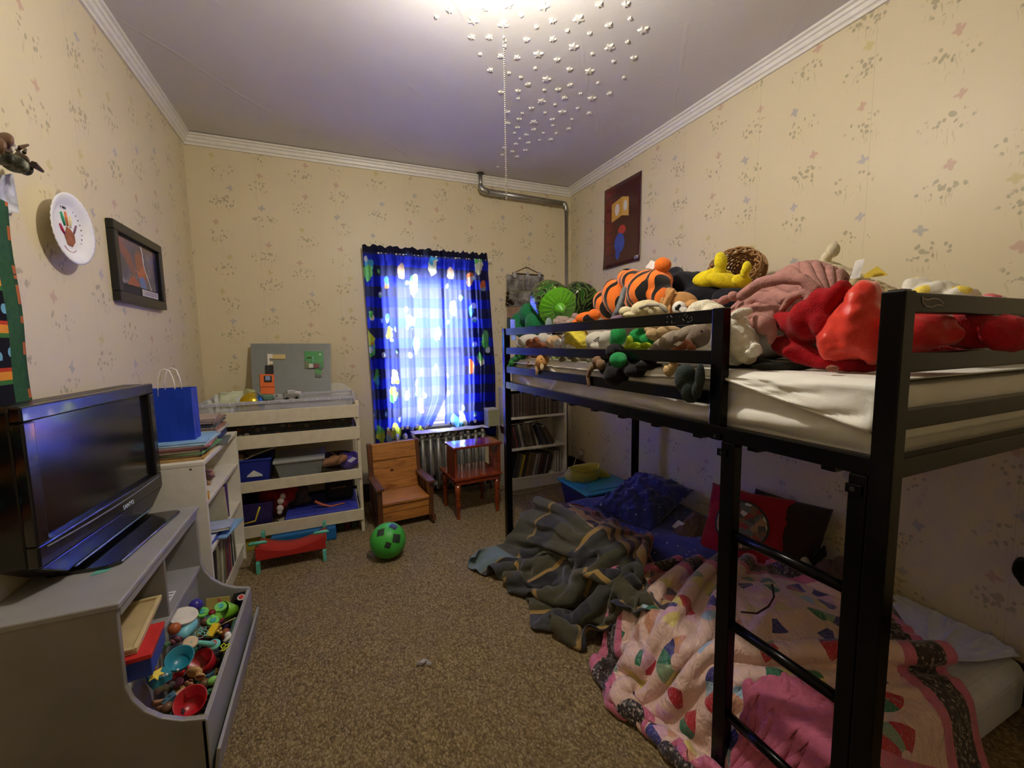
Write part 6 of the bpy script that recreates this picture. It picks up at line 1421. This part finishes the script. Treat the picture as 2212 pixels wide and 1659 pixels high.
lb_ = P1('lamb_plush', 'white woolly stuffed lamb hanging over the mattress edge next to the guard rail', (230, 226, 206), [(1590, 705, 30, 26), (1600, 735, 36, 34), (1580, 755, 28, 24), (1625, 755, 20, 18), (1612, 772, 22, 14), (1588, 775, 22, 14)], 1.10, rough=.009, rs=45)
extra(lb_, 'ear', (232, 226, 208), [(1604, 675, 24, 11, 12), (1588, 682, 12, 9)], 1.08, rough=.004)
extra(lb_, 'muzzle', (234, 228, 212), [(1632, 752, 14, 13), (1624, 762, 16, 10)], 1.06, rough=.003)
dgb = thing('dark_green_blanket', 'dark green black blanket lying flat under the lamb and red plush', 'blanket', at(1640, 800, x=1.15))
blob('cloth', cloth_m((40, 44, 38), vary=.15), [(1620, 785, 66, 14), (1575, 775, 24, 18), (1690, 792, 70, 9), (1560, 790, 20, 8)], dgb, .008, 12., x=1.15)
# behind: white bunny, tag, card, shaggy beige, white quilt
bn = P1('bunny_plush', 'cream stuffed bunny with one long ear raised against the wall', (222, 210, 178), [(1785, 580, 46, 18, -8), (1820, 592, 40, 18, -15), (1850, 605, 40, 16, -15), (1760, 590, 30, 18)], 1.85, rough=.006, rs=40)
extra(bn, 'raised_ear', (222, 212, 182), [(1800, 540, 15, 18, -38), (1786, 556, 12, 15, -40), (1778, 566, 10, 10)], 1.85)
bt_ = P1('beige_plush', 'shaggy beige stuffed animal behind the shirt of the red plush', (190, 172, 132), [(1900, 635, 44, 26, -14), (1870, 620, 40, 18, -12), (1925, 660, 34, 34)], 1.7, rough=.014, rs=50)
MB().prism([at(1838, 602, x=1.66), at(1850, 564, x=1.66), at(1868, 560, x=1.66), at(1862, 580, x=1.66), at(1856, 600, x=1.66)], (.003, .004, .002)).build('sewn_tag', M((220, 216, 212), .6, vary=.12, nscale=40), bt_)
solo(MB().prism([at(1862, 596, x=1.72), at(1894, 575, x=1.72), at(1918, 594, x=1.72), at(1870, 601, x=1.72)], (.003, 0, 0)), 'yellow_card', M((206, 176, 40), .6), 'yellow card corner sticking up behind the red plush', 'card')
wq = thing('white_quilt', 'white bundled quilt with pink and yellow spots against the wall by the near post', 'quilt', at(2030, 640, x=1.85))
g = G('spotted_quilt'); v_ = g.vor(g.obj(), 16.); g.set(color=g.mix(g.lt(v_[0], .42), (222, 218, 204), g.ramp(g.xyz(v_[1])[0], [(0., (222, 218, 204)), (.35, (236, 212, 90)), (.55, (214, 110, 120)), (.7, (200, 160, 130)), (.85, (84, 122, 132))], True)), rough=.85); g.bump(g.noise(g.obj(), 30., 3)[0], .6, .01)
blob('cloth', g.m, [(1985, 620, 40, 24), (2030, 630, 50, 22), (2080, 640, 40, 20), (2000, 650, 70, 30), (2140, 660, 50, 24)], wq, .03, 12., x=1.82, vox=.01)
pbk = thing('pillow_pile', 'pale pillow bulk under the toys along the wall side of the bunk', 'pillow', (1.72, 1.3, MZ1+.006))
bk = MB()
for k in range(7): bk.ball((1.72+.04*math.sin(k*2), .75+.26*k, MZ1+.10), (.26, .19, .10), 20, 12)
for k in range(5): bk.ball((1.86+.03*math.sin(k*2), 1.2+.25*k, MZ1+.20), (.18, .17, .11), 20, 12)
o = bk.build('pillow_case', cloth_m((150, 140, 128)), pbk, smooth=True); md = o.modifiers.new('Remesh', 'REMESH'); md.mode = 'VOXEL'; md.voxel_size = .014; md.use_smooth_shade = True; s_ = o.modifiers.new('Smooth', 'SMOOTH'); s_.iterations = 8
# row between the top and second guard bars
P1('white_plush_a', 'white and grey stuffed head nearest the far post behind the rails', (196, 190, 178), [(1142, 736, 22, 13, 8), (1125, 742, 10, 9)], 1.12).name = 'grey_white_plush'
P1('brown_plush', 'russet brown stuffed ears just in front of the white and grey head', (140, 84, 60), [(1146, 742, 10, 9), (1158, 740, 8, 11), (1166, 746, 14, 6), (1152, 752, 18, 6)], 1.075)
P1('speckled_plush', 'pale grey woolly stuffed toy behind the russet ears', (190, 184, 174), [(1178, 732, 18, 13), (1165, 738, 12, 10)], 1.14, rough=.006, rs=50)
P1('beige_bear', 'beige stuffed bear face between the rails', (200, 168, 130), [(1192, 740, 12, 13), (1202, 734, 12, 10), (1200, 744, 10, 10)], 1.10)
ms = P1('white_mouse', 'white stuffed mouse with pink nose between the rails', (214, 218, 216), [(1208, 742, 10, 9), (1214, 744, 7, 7)], 1.07); dots(ms, 'nose', (214, 150, 150), [(1210, 747, 2.6)], 1.045)
yf = P1('chick_plush', 'fluffy yellow and white stuffed chick between the rails', (214, 196, 70), [(1245, 728, 24, 20), (1255, 740, 18, 16), (1238, 738, 16, 16)], 1.10, rough=.014, rs=60)
extra(yf, 'white_fluff', (214, 212, 206), [(1222, 738, 10, 18), (1234, 750, 12, 8), (1242, 754, 8, 8)], 1.07, rough=.012, rs=60)
wb = thing('white_tote', 'off white canvas tote with a handle slot between the rails', 'tote bag', at(1300, 760, x=1.12))
blob('canvas', cloth_m((186, 180, 166)), [(1290, 735, 26, 20), (1310, 730, 22, 16, 20), (1280, 745, 16, 14), (1300, 748, 26, 10)], wb, .004, 20., x=1.14)
MB().tube([at(1283, 736, x=1.085), at(1290, 730, x=1.085), at(1294, 728, x=1.085), at(1292, 733, x=1.085), at(1286, 738, x=1.085), at(1283, 736, x=1.085)], .0025, 6).build('handle_slot', M((120, 114, 104), .8), wb, smooth=True)
dr = P1('green_dragon', 'bright green stuffed dragon humps behind the second guard bar', (40, 146, 74), [(1336, 725, 16, 20), (1330, 735, 13, 14), (1385, 726, 24, 16), (1400, 735, 16, 12, -30), (1370, 735, 16, 14)], 1.13)
P1('lime_frog', 'lime green stuffed frog limbs draped over the second guard bar', (166, 192, 42), [(1360, 740, 8, 14), (1372, 748, 14, 8), (1395, 746, 12, 6), (1358, 750, 10, 6), (1385, 752, 14, 5)], 1.075)
P1('tan_hood', 'tan soft hood shaped toy under the cream one', (186, 158, 116), [(1425, 722, 28, 14), (1445, 716, 26, 12), (1415, 712, 22, 10)], 1.15)
gp = P1('sloth_plush', 'grey brown long armed stuffed animal slumped behind the guard upright', (150, 136, 118), [(1432, 745, 26, 14, 25), (1455, 735, 30, 18, 20), (1485, 722, 30, 16, 22), (1418, 756, 16, 10, 30), (1450, 755, 18, 12)], 1.11)
extra(gp, 'head', (128, 112, 98), [(1512, 725, 24, 26), (1500, 735, 22, 20)], 1.12)
extra(gp, 'paw', (146, 130, 112), [(1412, 780, 12, 8, -20), (1424, 790, 7, 9, -15)], 1.08)
dots(gp, 'nose', (30, 24, 22), [(1516, 716, 2.5)], 1.05)
bl = P1('brown_lion', 'small russet stuffed animal with a white tag by the guard upright', (146, 88, 56), [(1470, 752, 14, 8, 20), (1484, 744, 12, 9), (1494, 752, 10, 8), (1460, 757, 12, 6)], 1.07)
MB().prism([at(1454, 744, x=1.05), at(1466, 738, x=1.05), at(1476, 740, x=1.05), at(1464, 748, x=1.05)], (.002, 0, .001)).build('cloth_tag', M((216, 212, 206), .7), bl)
# row under the second bar, some hanging out
P1('green_crocodile', 'green stuffed tail poking out beside the far post', (48, 120, 62), [(1118, 772, 11, 7, 40), (1108, 782, 9, 7, 50), (1101, 793, 5, 7), (1128, 768, 8, 8)], 1.03)
P1('striped_plush', 'brown striped stuffed body under the second guard bar', (150, 106, 84), [(1140, 774, 17, 9), (1152, 772, 12, 10), (1146, 784, 8, 6, 30)], 1.09)
P1('orange_tan_plush', 'orange tan stuffed foot in front of the brown striped body', (184, 130, 78), [(1148, 784, 9, 6, 30), (1142, 788, 6, 5)], 1.05)
tb_ = P1('tan_bunny', 'tan stuffed bunny head hanging ears down over the third bar', (192, 142, 84), [(1172, 780, 14, 13), (1168, 785, 12, 11)], 1.02)
extra(tb_, 'ear', (204, 168, 128), [(1161, 797, 5, 10), (1160, 805, 3.5, 6)], 1.0); extra(tb_, 'ear', (214, 190, 152), [(1171, 793, 4.5, 8)], 1.0)
dots(tb_, 'eye', (50, 34, 24), [(1169, 776, 1.5)], .985)
P1('blue_bear', 'pale blue stuffed bear behind the tan bunny', (140, 152, 160), [(1180, 772, 10, 9), (1188, 778, 8, 8)], 1.09)
P1('pear_plush', 'pale green stuffed round toy beneath the second bar', (160, 172, 104), [(1203, 775, 11, 9), (1214, 777, 9, 7)], 1.08)
P1('olive_snake', 'long olive grey stuffed body lying along the mattress edge', (132, 126, 100), [(1235, 777, 26, 8), (1262, 778, 26, 7), (1285, 779, 18, 6)], 1.09)
mk = thing('monkey_plush', 'brown stuffed monkey arm and tail hanging down over the rails', 'plush toy', at(1280, 830, x=1.0))
blob('arm', plush_m((126, 100, 76)), [(1290, 780, 12, 11), (1298, 788, 11, 12), (1284, 792, 8, 7)]+roll([(1284, 792, 6), (1274, 800, 5), (1270, 815, 4.5), (1272, 832, 4)], 5, 5), mk, .004, 30., x=1.0)
bh = thing('black_costume', 'black cloth costume piece bundled over the third guard bar', 'costume', at(1340, 830, x=1.0))
blob('cloth', cloth_m((22, 22, 24), vary=.12), [(1335, 812, 32, 26), (1385, 800, 36, 15, 8), (1308, 790, 16, 20), (1322, 800, 14, 26), (1345, 808, 22, 18), (1338, 825, 14, 12), (1375, 800, 30, 16), (1400, 790, 30, 12), (1330, 760, 22, 18), (1360, 785, 26, 16)], bh, .012, 14., x=1.03, smooth=12)
P1('green_pompom', 'smooth green stuffed ball in front of the black costume', (42, 142, 80), [(1336, 778, 18, 16), (1344, 780, 10, 9)], .985)
P1('tan_paw', 'tan and brown stuffed paw resting on the sheet near the guard upright', (206, 178, 128), [(1446, 800, 12, 13), (1455, 790, 10, 10)], 1.03)
P1('russet_leg', 'russet stuffed leg behind the tan paw', (146, 92, 50), [(1462, 788, 14, 9, 20), (1450, 790, 10, 8)], 1.07)
solo(MB().box(1.05, 1.11, .97, 1.08, MZ1+.012, MZ1+.03), 'white_pad', M((226, 222, 212), .6), 'small white pad on the sheet beside the tan paw', 'pad', bevel=.008, seg=3)
solo(MB().box(1.05, 1.12, 1.10, 1.20, MZ1+.012, MZ1+.018), 'white_paper', M((190, 188, 178), .6), 'white folded paper on the sheet beside the black costume', 'paper')
hp_ = thing('slate_pillow', 'slate green heart shaped plush cushion dangling outside the guard rail', 'cushion', at(1490, 870, x=.98))
blob('lobe', plush_m((48, 58, 56)), [(1480, 820, 24, 34, 6), (1490, 845, 20, 26), (1484, 808, 20, 22), (1496, 862, 10, 9)], hp_, .003, x=.985)
blob('lobe', plush_m((46, 54, 54)), [(1512, 815, 11, 32, -3), (1506, 842, 12, 22, -8)], hp_, .003, x=.98)
# ------------------------------------------------------------------ mattress on the carpet, pillows, covers
FX0, FX1, FY0, FY1, FH = 1.09, 2.14, .54, 2.47, .20
fm = thing('floor_mattress', 'grey white mattress lying on the carpet beneath the bunk', 'mattress', ((FX0+FX1)/2, (FY0+FY1)/2, 0))
LINEN = cloth_m((196, 198, 206), .7, .03)
MB().box(FX0, FX1, FY0, FY1, .006, FH).build('mattress_body', LINEN, fm, bevel=.05, seg=5)
g = G('star_sheet_print'); q = g.pos(); v_ = g.vor(q, 30.); big = g.vor(q, 17.)
dots_ = g.math('MAXIMUM', g.mul(g.lt(v_[0], .13), g.gt(g.xyz(v_[1])[0], .3)), g.mul(g.lt(big[0], .10), g.gt(g.xyz(big[1])[1], .4)))
g.set(color=g.mix(dots_, g.mix(g.noise(q, 20., 3)[0], (40, 50, 108), (56, 68, 138)), (206, 210, 226)), rough=.75, spec=.2, sheen=.2); g.bump(g.noise(q, 60., 3)[0], .2, .004)
STAR = g.m
n, m_ = 70, 50; P = []
for i in range(n+1):
    y = 1.10+(FY1+.012-1.10)*i/n; row = []
    for j in range(m_+1):
        a = j/m_; x = FX0-.012+(FX1-FX0+.02)*a
        dx = min(x-FX0+.012, FX1+.008-x); dy = FY1+.012-y
        e = min(1, min(dx/.05, dy/.05)); z = FH+.008-.05*(1-e)**2.2*1.6
        z += .010*fbm((x*4, y*4, 2.))+.016*max(0, fbm((x*3+y*2, y*2.2-x, 8.)))**1.5
        row.append(Vector((x, y, z)))
    row = [Vector((row[0].x-.004, y, .05)), Vector((row[0].x-.006, y, .10))]+row
    P.append(row)
P.append([Vector((p.x, FY1+.016, min(p.z, .10))) for p in P[-1]]); P.append([Vector((p.x, FY1+.018, .03)) for p in P[-1]])
o = MB().grid(P).build('star_sheet', STAR, smooth=True); s_ = o.modifiers.new('Solidify', 'SOLIDIFY'); s_.thickness = .003; s_.offset = 1
tag(o, 'navy blue sheet with white stars on the far half of the floor mattress', 'sheet')
def pillow(name, label, mat, c, size, R, cat='pillow', parent=None, wrinkle=.010, seed=1.):
    t = thing(name, label, cat, c) if parent is None else parent
    n = 30; a, b, h = size; vs = {}; mb = MB()
    for s in (1, -1):
        P = []
        for i in range(n+1):
            u = 2*i/n-1; row = []
            for j in range(n+1):
                v = 2*j/n-1; f = max(0, (1-abs(u)**2.6)*(1-abs(v)**2.6))**.55
                pin = 1-.10*(u*u*(1-v*v)+v*v*(1-u*u))*0-.07*(1-abs(u*v))*(abs(u)**6+abs(v)**6)
                z = s*(h/2*f+wrinkle*fbm((u*3, v*3, seed+s))*min(1, f*3)+.5*wrinkle*fbm((u*8, v*8, seed))*min(1, f*3))
                row.append(Vector(c)+R@Vector((a/2*u*pin, b/2*v*pin, z)))
            P.append(row)
        mb.grid(P)
    o = mb.build('pillow_case', mat, t, smooth=True); w = o.modifiers.new('Weld', 'WELD'); w.merge_threshold = .0008
    return t
pc1 = at(1430, 1092, z=.29)
pillow('star_pillow', 'rumpled navy pillow with white stars on the floor mattress', STAR, (1.83, 2.12, .285), (.58, .40, .16), rotz(.35)@rot('Y', -10)@rot('X', 6), wrinkle=.028, seed=3.)
cp = at(1612, 1142, x=2.0)
Rc = rotz(math.radians(-68))@rot('X', 58)
RC = Vector((1.95, 1.60, .375))
RC = at(1608, 1140, x=1.93)
rcu = pillow('red_cushion', 'red square cushion with a round picture leaning on the wall beneath the bunk', cloth_m((150, 22, 40), vary=.08), RC, (.40, .40, .14), Rc, 'cushion', wrinkle=.008, seed=6.)
g = G('round_patch'); o_ = g.obj(); v_ = g.vor(o_, 34.); g.set(color=g.ramp(g.xyz(v_[1])[0], [(0., (70, 66, 70)), (.22, (120, 84, 62)), (.42, (196, 190, 188)), (.58, (136, 40, 44)), (.7, (150, 116, 92)), (.85, (88, 92, 88))], True), rough=.6)
nz = Rc@Vector((0, 0, 1))
if nz.dot(EYE-RC) < 0: nz = -nz
def disc(r0, r1, h, nseg=40):
    mb = MB(); P = []
    for i in range(nseg+1):
        a = 2*PI*i/nseg; P.append([RC+Rc@Vector((r*math.cos(a), r*math.sin(a), 0))+nz*(h-.020*(r/.15)**2.6) for r in np.linspace(r0, r1, 8)])
    return mb.grid(P)
disc(0, .118, .077).build('round_picture', g.m, rcu, smooth=True)
disc(.116, .126, .0785).build('picture_edge', cloth_m((60, 58, 60)), rcu, smooth=True)
mb = MB()
for i in range(46):
    t_ = -1+2*i/45; p0 = RC+Rc@Vector((t_*.19, -.195, 0)); mb.tube([p0, p0+Rc@Vector((0, -.02, 0))+Vector((0, 0, -.006))], .0030, 4)
mb.build('fringe', cloth_m((120, 18, 34)), rcu)
pillow('dark_cushion', 'dark brown cushion in shadow behind the red one', cloth_m((44, 30, 26)), at(1690, 1150, x=2.04), (.36, .36, .13), rotz(math.radians(-80))@rot('X', 62), 'cushion', seed=9.)
bq = pillow('brown_pillow', 'small brown and white cushion corner between the navy pillow and the red cushion', cloth_m((112, 92, 86)), at(1500, 1140, x=1.88), (.26, .14, .07), rotz(.4)@rot('X', 20)@rot('Y', -12), 'cushion', seed=12.)
MB().prism([at(1448, 1140, x=1.80), at(1464, 1124, x=1.80), at(1478, 1132, x=1.80), at(1458, 1146, x=1.80)], (.004, 0, .002)).build('white_edge', cloth_m((216, 214, 210)), bq)
matt = box_h((FX0-.02, FY0-.02), (FX1+.05, FY1+.02), FH+.014, .09)
# dark striped fleece throw sliding off to the carpet
g = G('striped_fleece_print'); uv = g.xyz(g.uv()); U, V = uv[1], uv[0]; q = g.obj()
fu = g.fr(g.mul(U, 3.6)); fv = g.fr(g.mul(V, 3.2))
c = g.mix(g.lt(fu, .5), g.mix(g.noise(q, 90., 3)[0], (40, 40, 44), (54, 54, 58)), g.mix(g.noise(q, 90., 3)[0], (62, 61, 47), (80, 78, 60)))
c = g.mix(g.mul(g.lt(fv, .38), g.gt(fu, .5)), c, (62, 62, 60))
gold = g.math('MAXIMUM', g.lt(g.math('ABSOLUTE', g.sub(fu, .52)), .032), g.mul(g.lt(g.math('ABSOLUTE', g.sub(fv, .4)), .035), g.lt(fu, .52)))
c = g.mix(g.mul(gold, g.gt(g.fr(g.mul(g.add(U, V), 2.3)), .3)), c, (150, 122, 70))
zig = g.math('PINGPONG', g.mul(U, 9.), .5); pk_ = g.gt(V, .74)
south = g.mix(g.lt(g.math('ABSOLUTE', g.sub(g.fr(g.add(g.mul(V, 12.), zig)), .5)), .2), g.mix(g.gt(V, .87), (168, 138, 96), (142, 84, 78)), (72, 62, 72))
c = g.mix(pk_, c, south); c = g.mix(g.mul(g.lt(U, .15), g.lt(V, .25)), c, (104, 122, 124))
g.set(color=c, rough=.95, sheen=.25, spec=.1); g.bump(g.noise(q, 320., 3)[0], .6, .003)
A3 = lambda px, py, z: tuple(at(px, py, z=z))
ctrl = [[A3(1020, 1215, .03), A3(1085, 1165, .03), A3(1150, 1135, .10), A3(1195, 1100, .24)],
        [A3(1075, 1238, .03), A3(1165, 1195, .10), A3(1235, 1165, .24), A3(1290, 1120, .26)],
        [A3(1120, 1270, .03), A3(1215, 1245, .12), A3(1300, 1215, .25), A3(1385, 1150, .26)],
        [A3(1170, 1330, .03), A3(1280, 1290, .14), A3(1370, 1255, .25), A3(1405, 1200, .26)],
        [A3(1215, 1375, .03), A3(1310, 1345, .10), A3(1400, 1310, .24), A3(1440, 1275, .25)]]
heap = sum_h(matt, bump_h((1.25, 2.05), .10, .22), bump_h((1.22, 1.72), .10, .20), bump_h((1.02, 1.95), .07, .10))
Pq, uvq = cloth(ctrl, 56, 50, 1.5, 1.45, heap, 130, 2, .06, .15, 4.6, .05)
tb2 = cloth_obj('striped_throw', g.m, Pq, uvq, .009, None, 2); tag(tb2, 'charcoal and olive fleece throw with gold stripes sliding off the floor mattress', 'blanket')
# satin patchwork quilt
g = G('patchwork_satin'); uv = g.xyz(g.uv()); U, V = uv[0], uv[1]; q = g.uv()
x, y = g.mul(U, 1.9), g.mul(V, 1.7)
ed = g.math('MINIMUM', g.math('MINIMUM', x, g.sub(1.9, x)), g.math('MINIMUM', y, g.sub(1.7, y)))
cx, cy = g.fl(g.div(x, .27)), g.fl(g.div(y, .27)); lx, ly_ = g.sub(g.mul(g.fr(g.div(x, .27)), .27), .135), g.sub(g.mul(g.fr(g.div(y, .27)), .27), .135)
rad = g.math('SQRT', g.add(g.mul(lx, lx), g.mul(ly_, ly_))); an = g.add(g.div(g.math('ARCTAN2', ly_, lx), 2*PI), .5)
wedge = g.fl(g.mul(an, 9.)); wr_ = g.rnd(g.vec(g.add(cx, wedge), cy, g.mul(wedge, 3.1)))
pat = g.mul(g.mul(g.gt(rad, .035), g.lt(rad, .115)), g.gt(wr_[0], .40))
wc = g.ramp(g.xyz(wr_[1])[1], [(0., (170, 30, 44)), (.14, (44, 108, 78)), (.28, (52, 50, 120)), (.42, (206, 186, 112)), (.56, (150, 178, 196)), (.68, (206, 160, 180)), (.8, (196, 140, 110)), (.9, (128, 150, 120))], True)
tiny = g.vor(g.vec(x, y, 0.), 110.); wc = g.mix(g.mul(g.lt(tiny[0], .22), .35), wc, (230, 224, 214))
c = g.mix(pat, g.mix(g.noise(g.vec(x, y, 0.), 4., 3)[0], (206, 172, 160), (222, 190, 176)), wc)
flor = g.vor(g.vec(x, y, 3.), 64.); fc = g.mix(g.sm(flor[0], .30, .45), (150, 134, 126), (42, 32, 34)); fc = g.mix(g.gt(g.noise(g.vec(x, y, 2.), 120., 3)[0], .55), fc, (30, 22, 24))
pinkc = g.mix(g.noise(g.vec(x, y, 6.), 12., 3)[0], (176, 86, 116), (206, 112, 140))
c = g.mix(g.lt(ed, .225), c, pinkc); c = g.mix(g.lt(ed, .175), c, fc); c = g.mix(g.lt(ed, .055), c, pinkc)
g.set(color=c, rough=.42, spec=.4, sheen=.3); g.bump(g.add(g.noise(g.vec(x, g.mul(y, .6), 1.), 16., 3, .6, 1.2)[0], g.mul(g.noise(g.vec(x, y, 1.), 40., 3)[0], .3)), .55, .03)
ctrl = [[A3(1395, 1222, .25), A3(1520, 1198, .26), A3(1640, 1205, .26), A3(1790, 1250, .26)],
        [A3(1335, 1330, .06), A3(1470, 1275, .26), A3(1650, 1270, .27), A3(1950, 1325, .26)],
        [A3(1305, 1420, .03), A3(1450, 1380, .24), A3(1700, 1380, .28), A3(2030, 1420, .25)],
        [A3(1325, 1500, .03), A3(1450, 1490, .16), A3(1740, 1500, .24), A3(2110, 1560, .10)],
        [A3(1450, 1610, .03), A3(1570, 1720, .03), A3(1800, 1860, .03), A3(2260, 1830, .03)]]
hq = sum_h(matt, bump_h((1.55, 1.05), .07, .25), bump_h((1.05, 1.15), .05, .12))
Pq, uvq = cloth(ctrl, 62, 58, 1.26, 1.24, hq, 130, 5, .06, .14, 4.2, .05)
qo2 = cloth_obj('patchwork_quilt', g.m, Pq, uvq, .012, None, 2); tag(qo2, 'pink satin patchwork quilt with brown floral border spread beneath the bunk', 'quilt')
# pink towelling folded on the near part of the quilt
ctrl = [[A3(1625, 1450, .31), A3(1700, 1440, .32), A3(1760, 1460, .32)], [A3(1580, 1520, .27), A3(1720, 1520, .31), A3(1840, 1530, .32)], [A3(1510, 1620, .12), A3(1640, 1650, .18), A3(1840, 1640, .26)]]
Pq, uvq = cloth(ctrl, 56, 50, 1.22, 1.2, sum_h(matt, lambda x, y: .05+0*x, bump_h((1.4, .9), .03, .2)), 90, 8, .06, .06, 8., .02)
tag(cloth_obj('pink_towel', cloth_m((196, 104, 132), .95, .08, .6, 300), Pq, uvq, .010), 'thick pink towelling cloth folded over the near part of the patchwork quilt', 'towel')
# clutter along the wall under the bunk
hs = thing('toy_heap_bear', 'dim grey and mauve stuffed toy against the wall under the bunk near the ladder', 'plush toy', at(1790, 1225, x=2.0))
blob('body', plush_m((96, 76, 86)), [(1790, 1225, 30, 18), (1815, 1215, 18, 16), (1770, 1232, 18, 14), (1800, 1240, 30, 18)], hs, .006, x=2.0)
blob('white_patch', plush_m((176, 172, 184)), [(1738, 1214, 11, 12), (1744, 1222, 10, 9), (1748, 1230, 12, 10)], hs, .004, x=1.98)
blob('dark_head', plush_m((26, 22, 26)), [(1773, 1195, 14, 13), (1766, 1205, 12, 12), (1780, 1185, 5, 8)], hs, .004, x=2.02)
solo(MB().tube([at(1668, 1262, z=.33), at(1672, 1290, z=.33), at(1660, 1310, z=.33), at(1635, 1325, z=.33), at(1600, 1322, z=.33)], .0035, 6), 'charging_cord', M((52, 20, 26), .6), 'thin dark red cord curling on the patchwork quilt', 'cord', smooth=True)
bs = thing('spare_sheet', 'crumpled pale blue white sheet on the near end of the floor mattress by the wall', 'sheet', at(2000, 1330, z=.22))
ctrl = [[A3(1935, 1290, .23), A3(1990, 1290, .24), A3(2050, 1310, .23)], [A3(1960, 1330, .23), A3(2040, 1340, .23), A3(2130, 1350, .23)], [A3(2010, 1440, .22), A3(2080, 1430, .22), A3(2190, 1400, .22)]]
Pq, uvq = cloth(ctrl, 50, 44, 1.2, 1.2, sum_h(matt, lambda x, y: .006+0*x), 80, 11, .03, .04, 7., .03)
cloth_obj('sheet_cloth', cloth_m((196, 202, 216), .8, .03), Pq, uvq, .004, bs)
bt = thing('black_plush', 'black stuffed head at the wall beyond the near end of the bunk', 'plush toy', at(2205, 1235, x=2.1))
blob('head', plush_m((22, 20, 22)), [(2206, 1228, 22, 26), (2214, 1245, 18, 24), (2222, 1230, 22, 26)], bt, .004, x=2.1)
# clear wrapper on the carpet
lw = thing('clear_wrapper', 'scrap of clear plastic wrapper lying in the middle of the carpet', 'wrapper', at(915, 1430, z=.01))
blob('film', clear_mat('wrapper_film', (206, 204, 206), .55), [(908, 1432, 10, 5, 10), (920, 1428, 10, 5, -15), (926, 1434, 8, 4)], lw, .008, 60., z=.012)
# ------------------------------------------------------------------ end
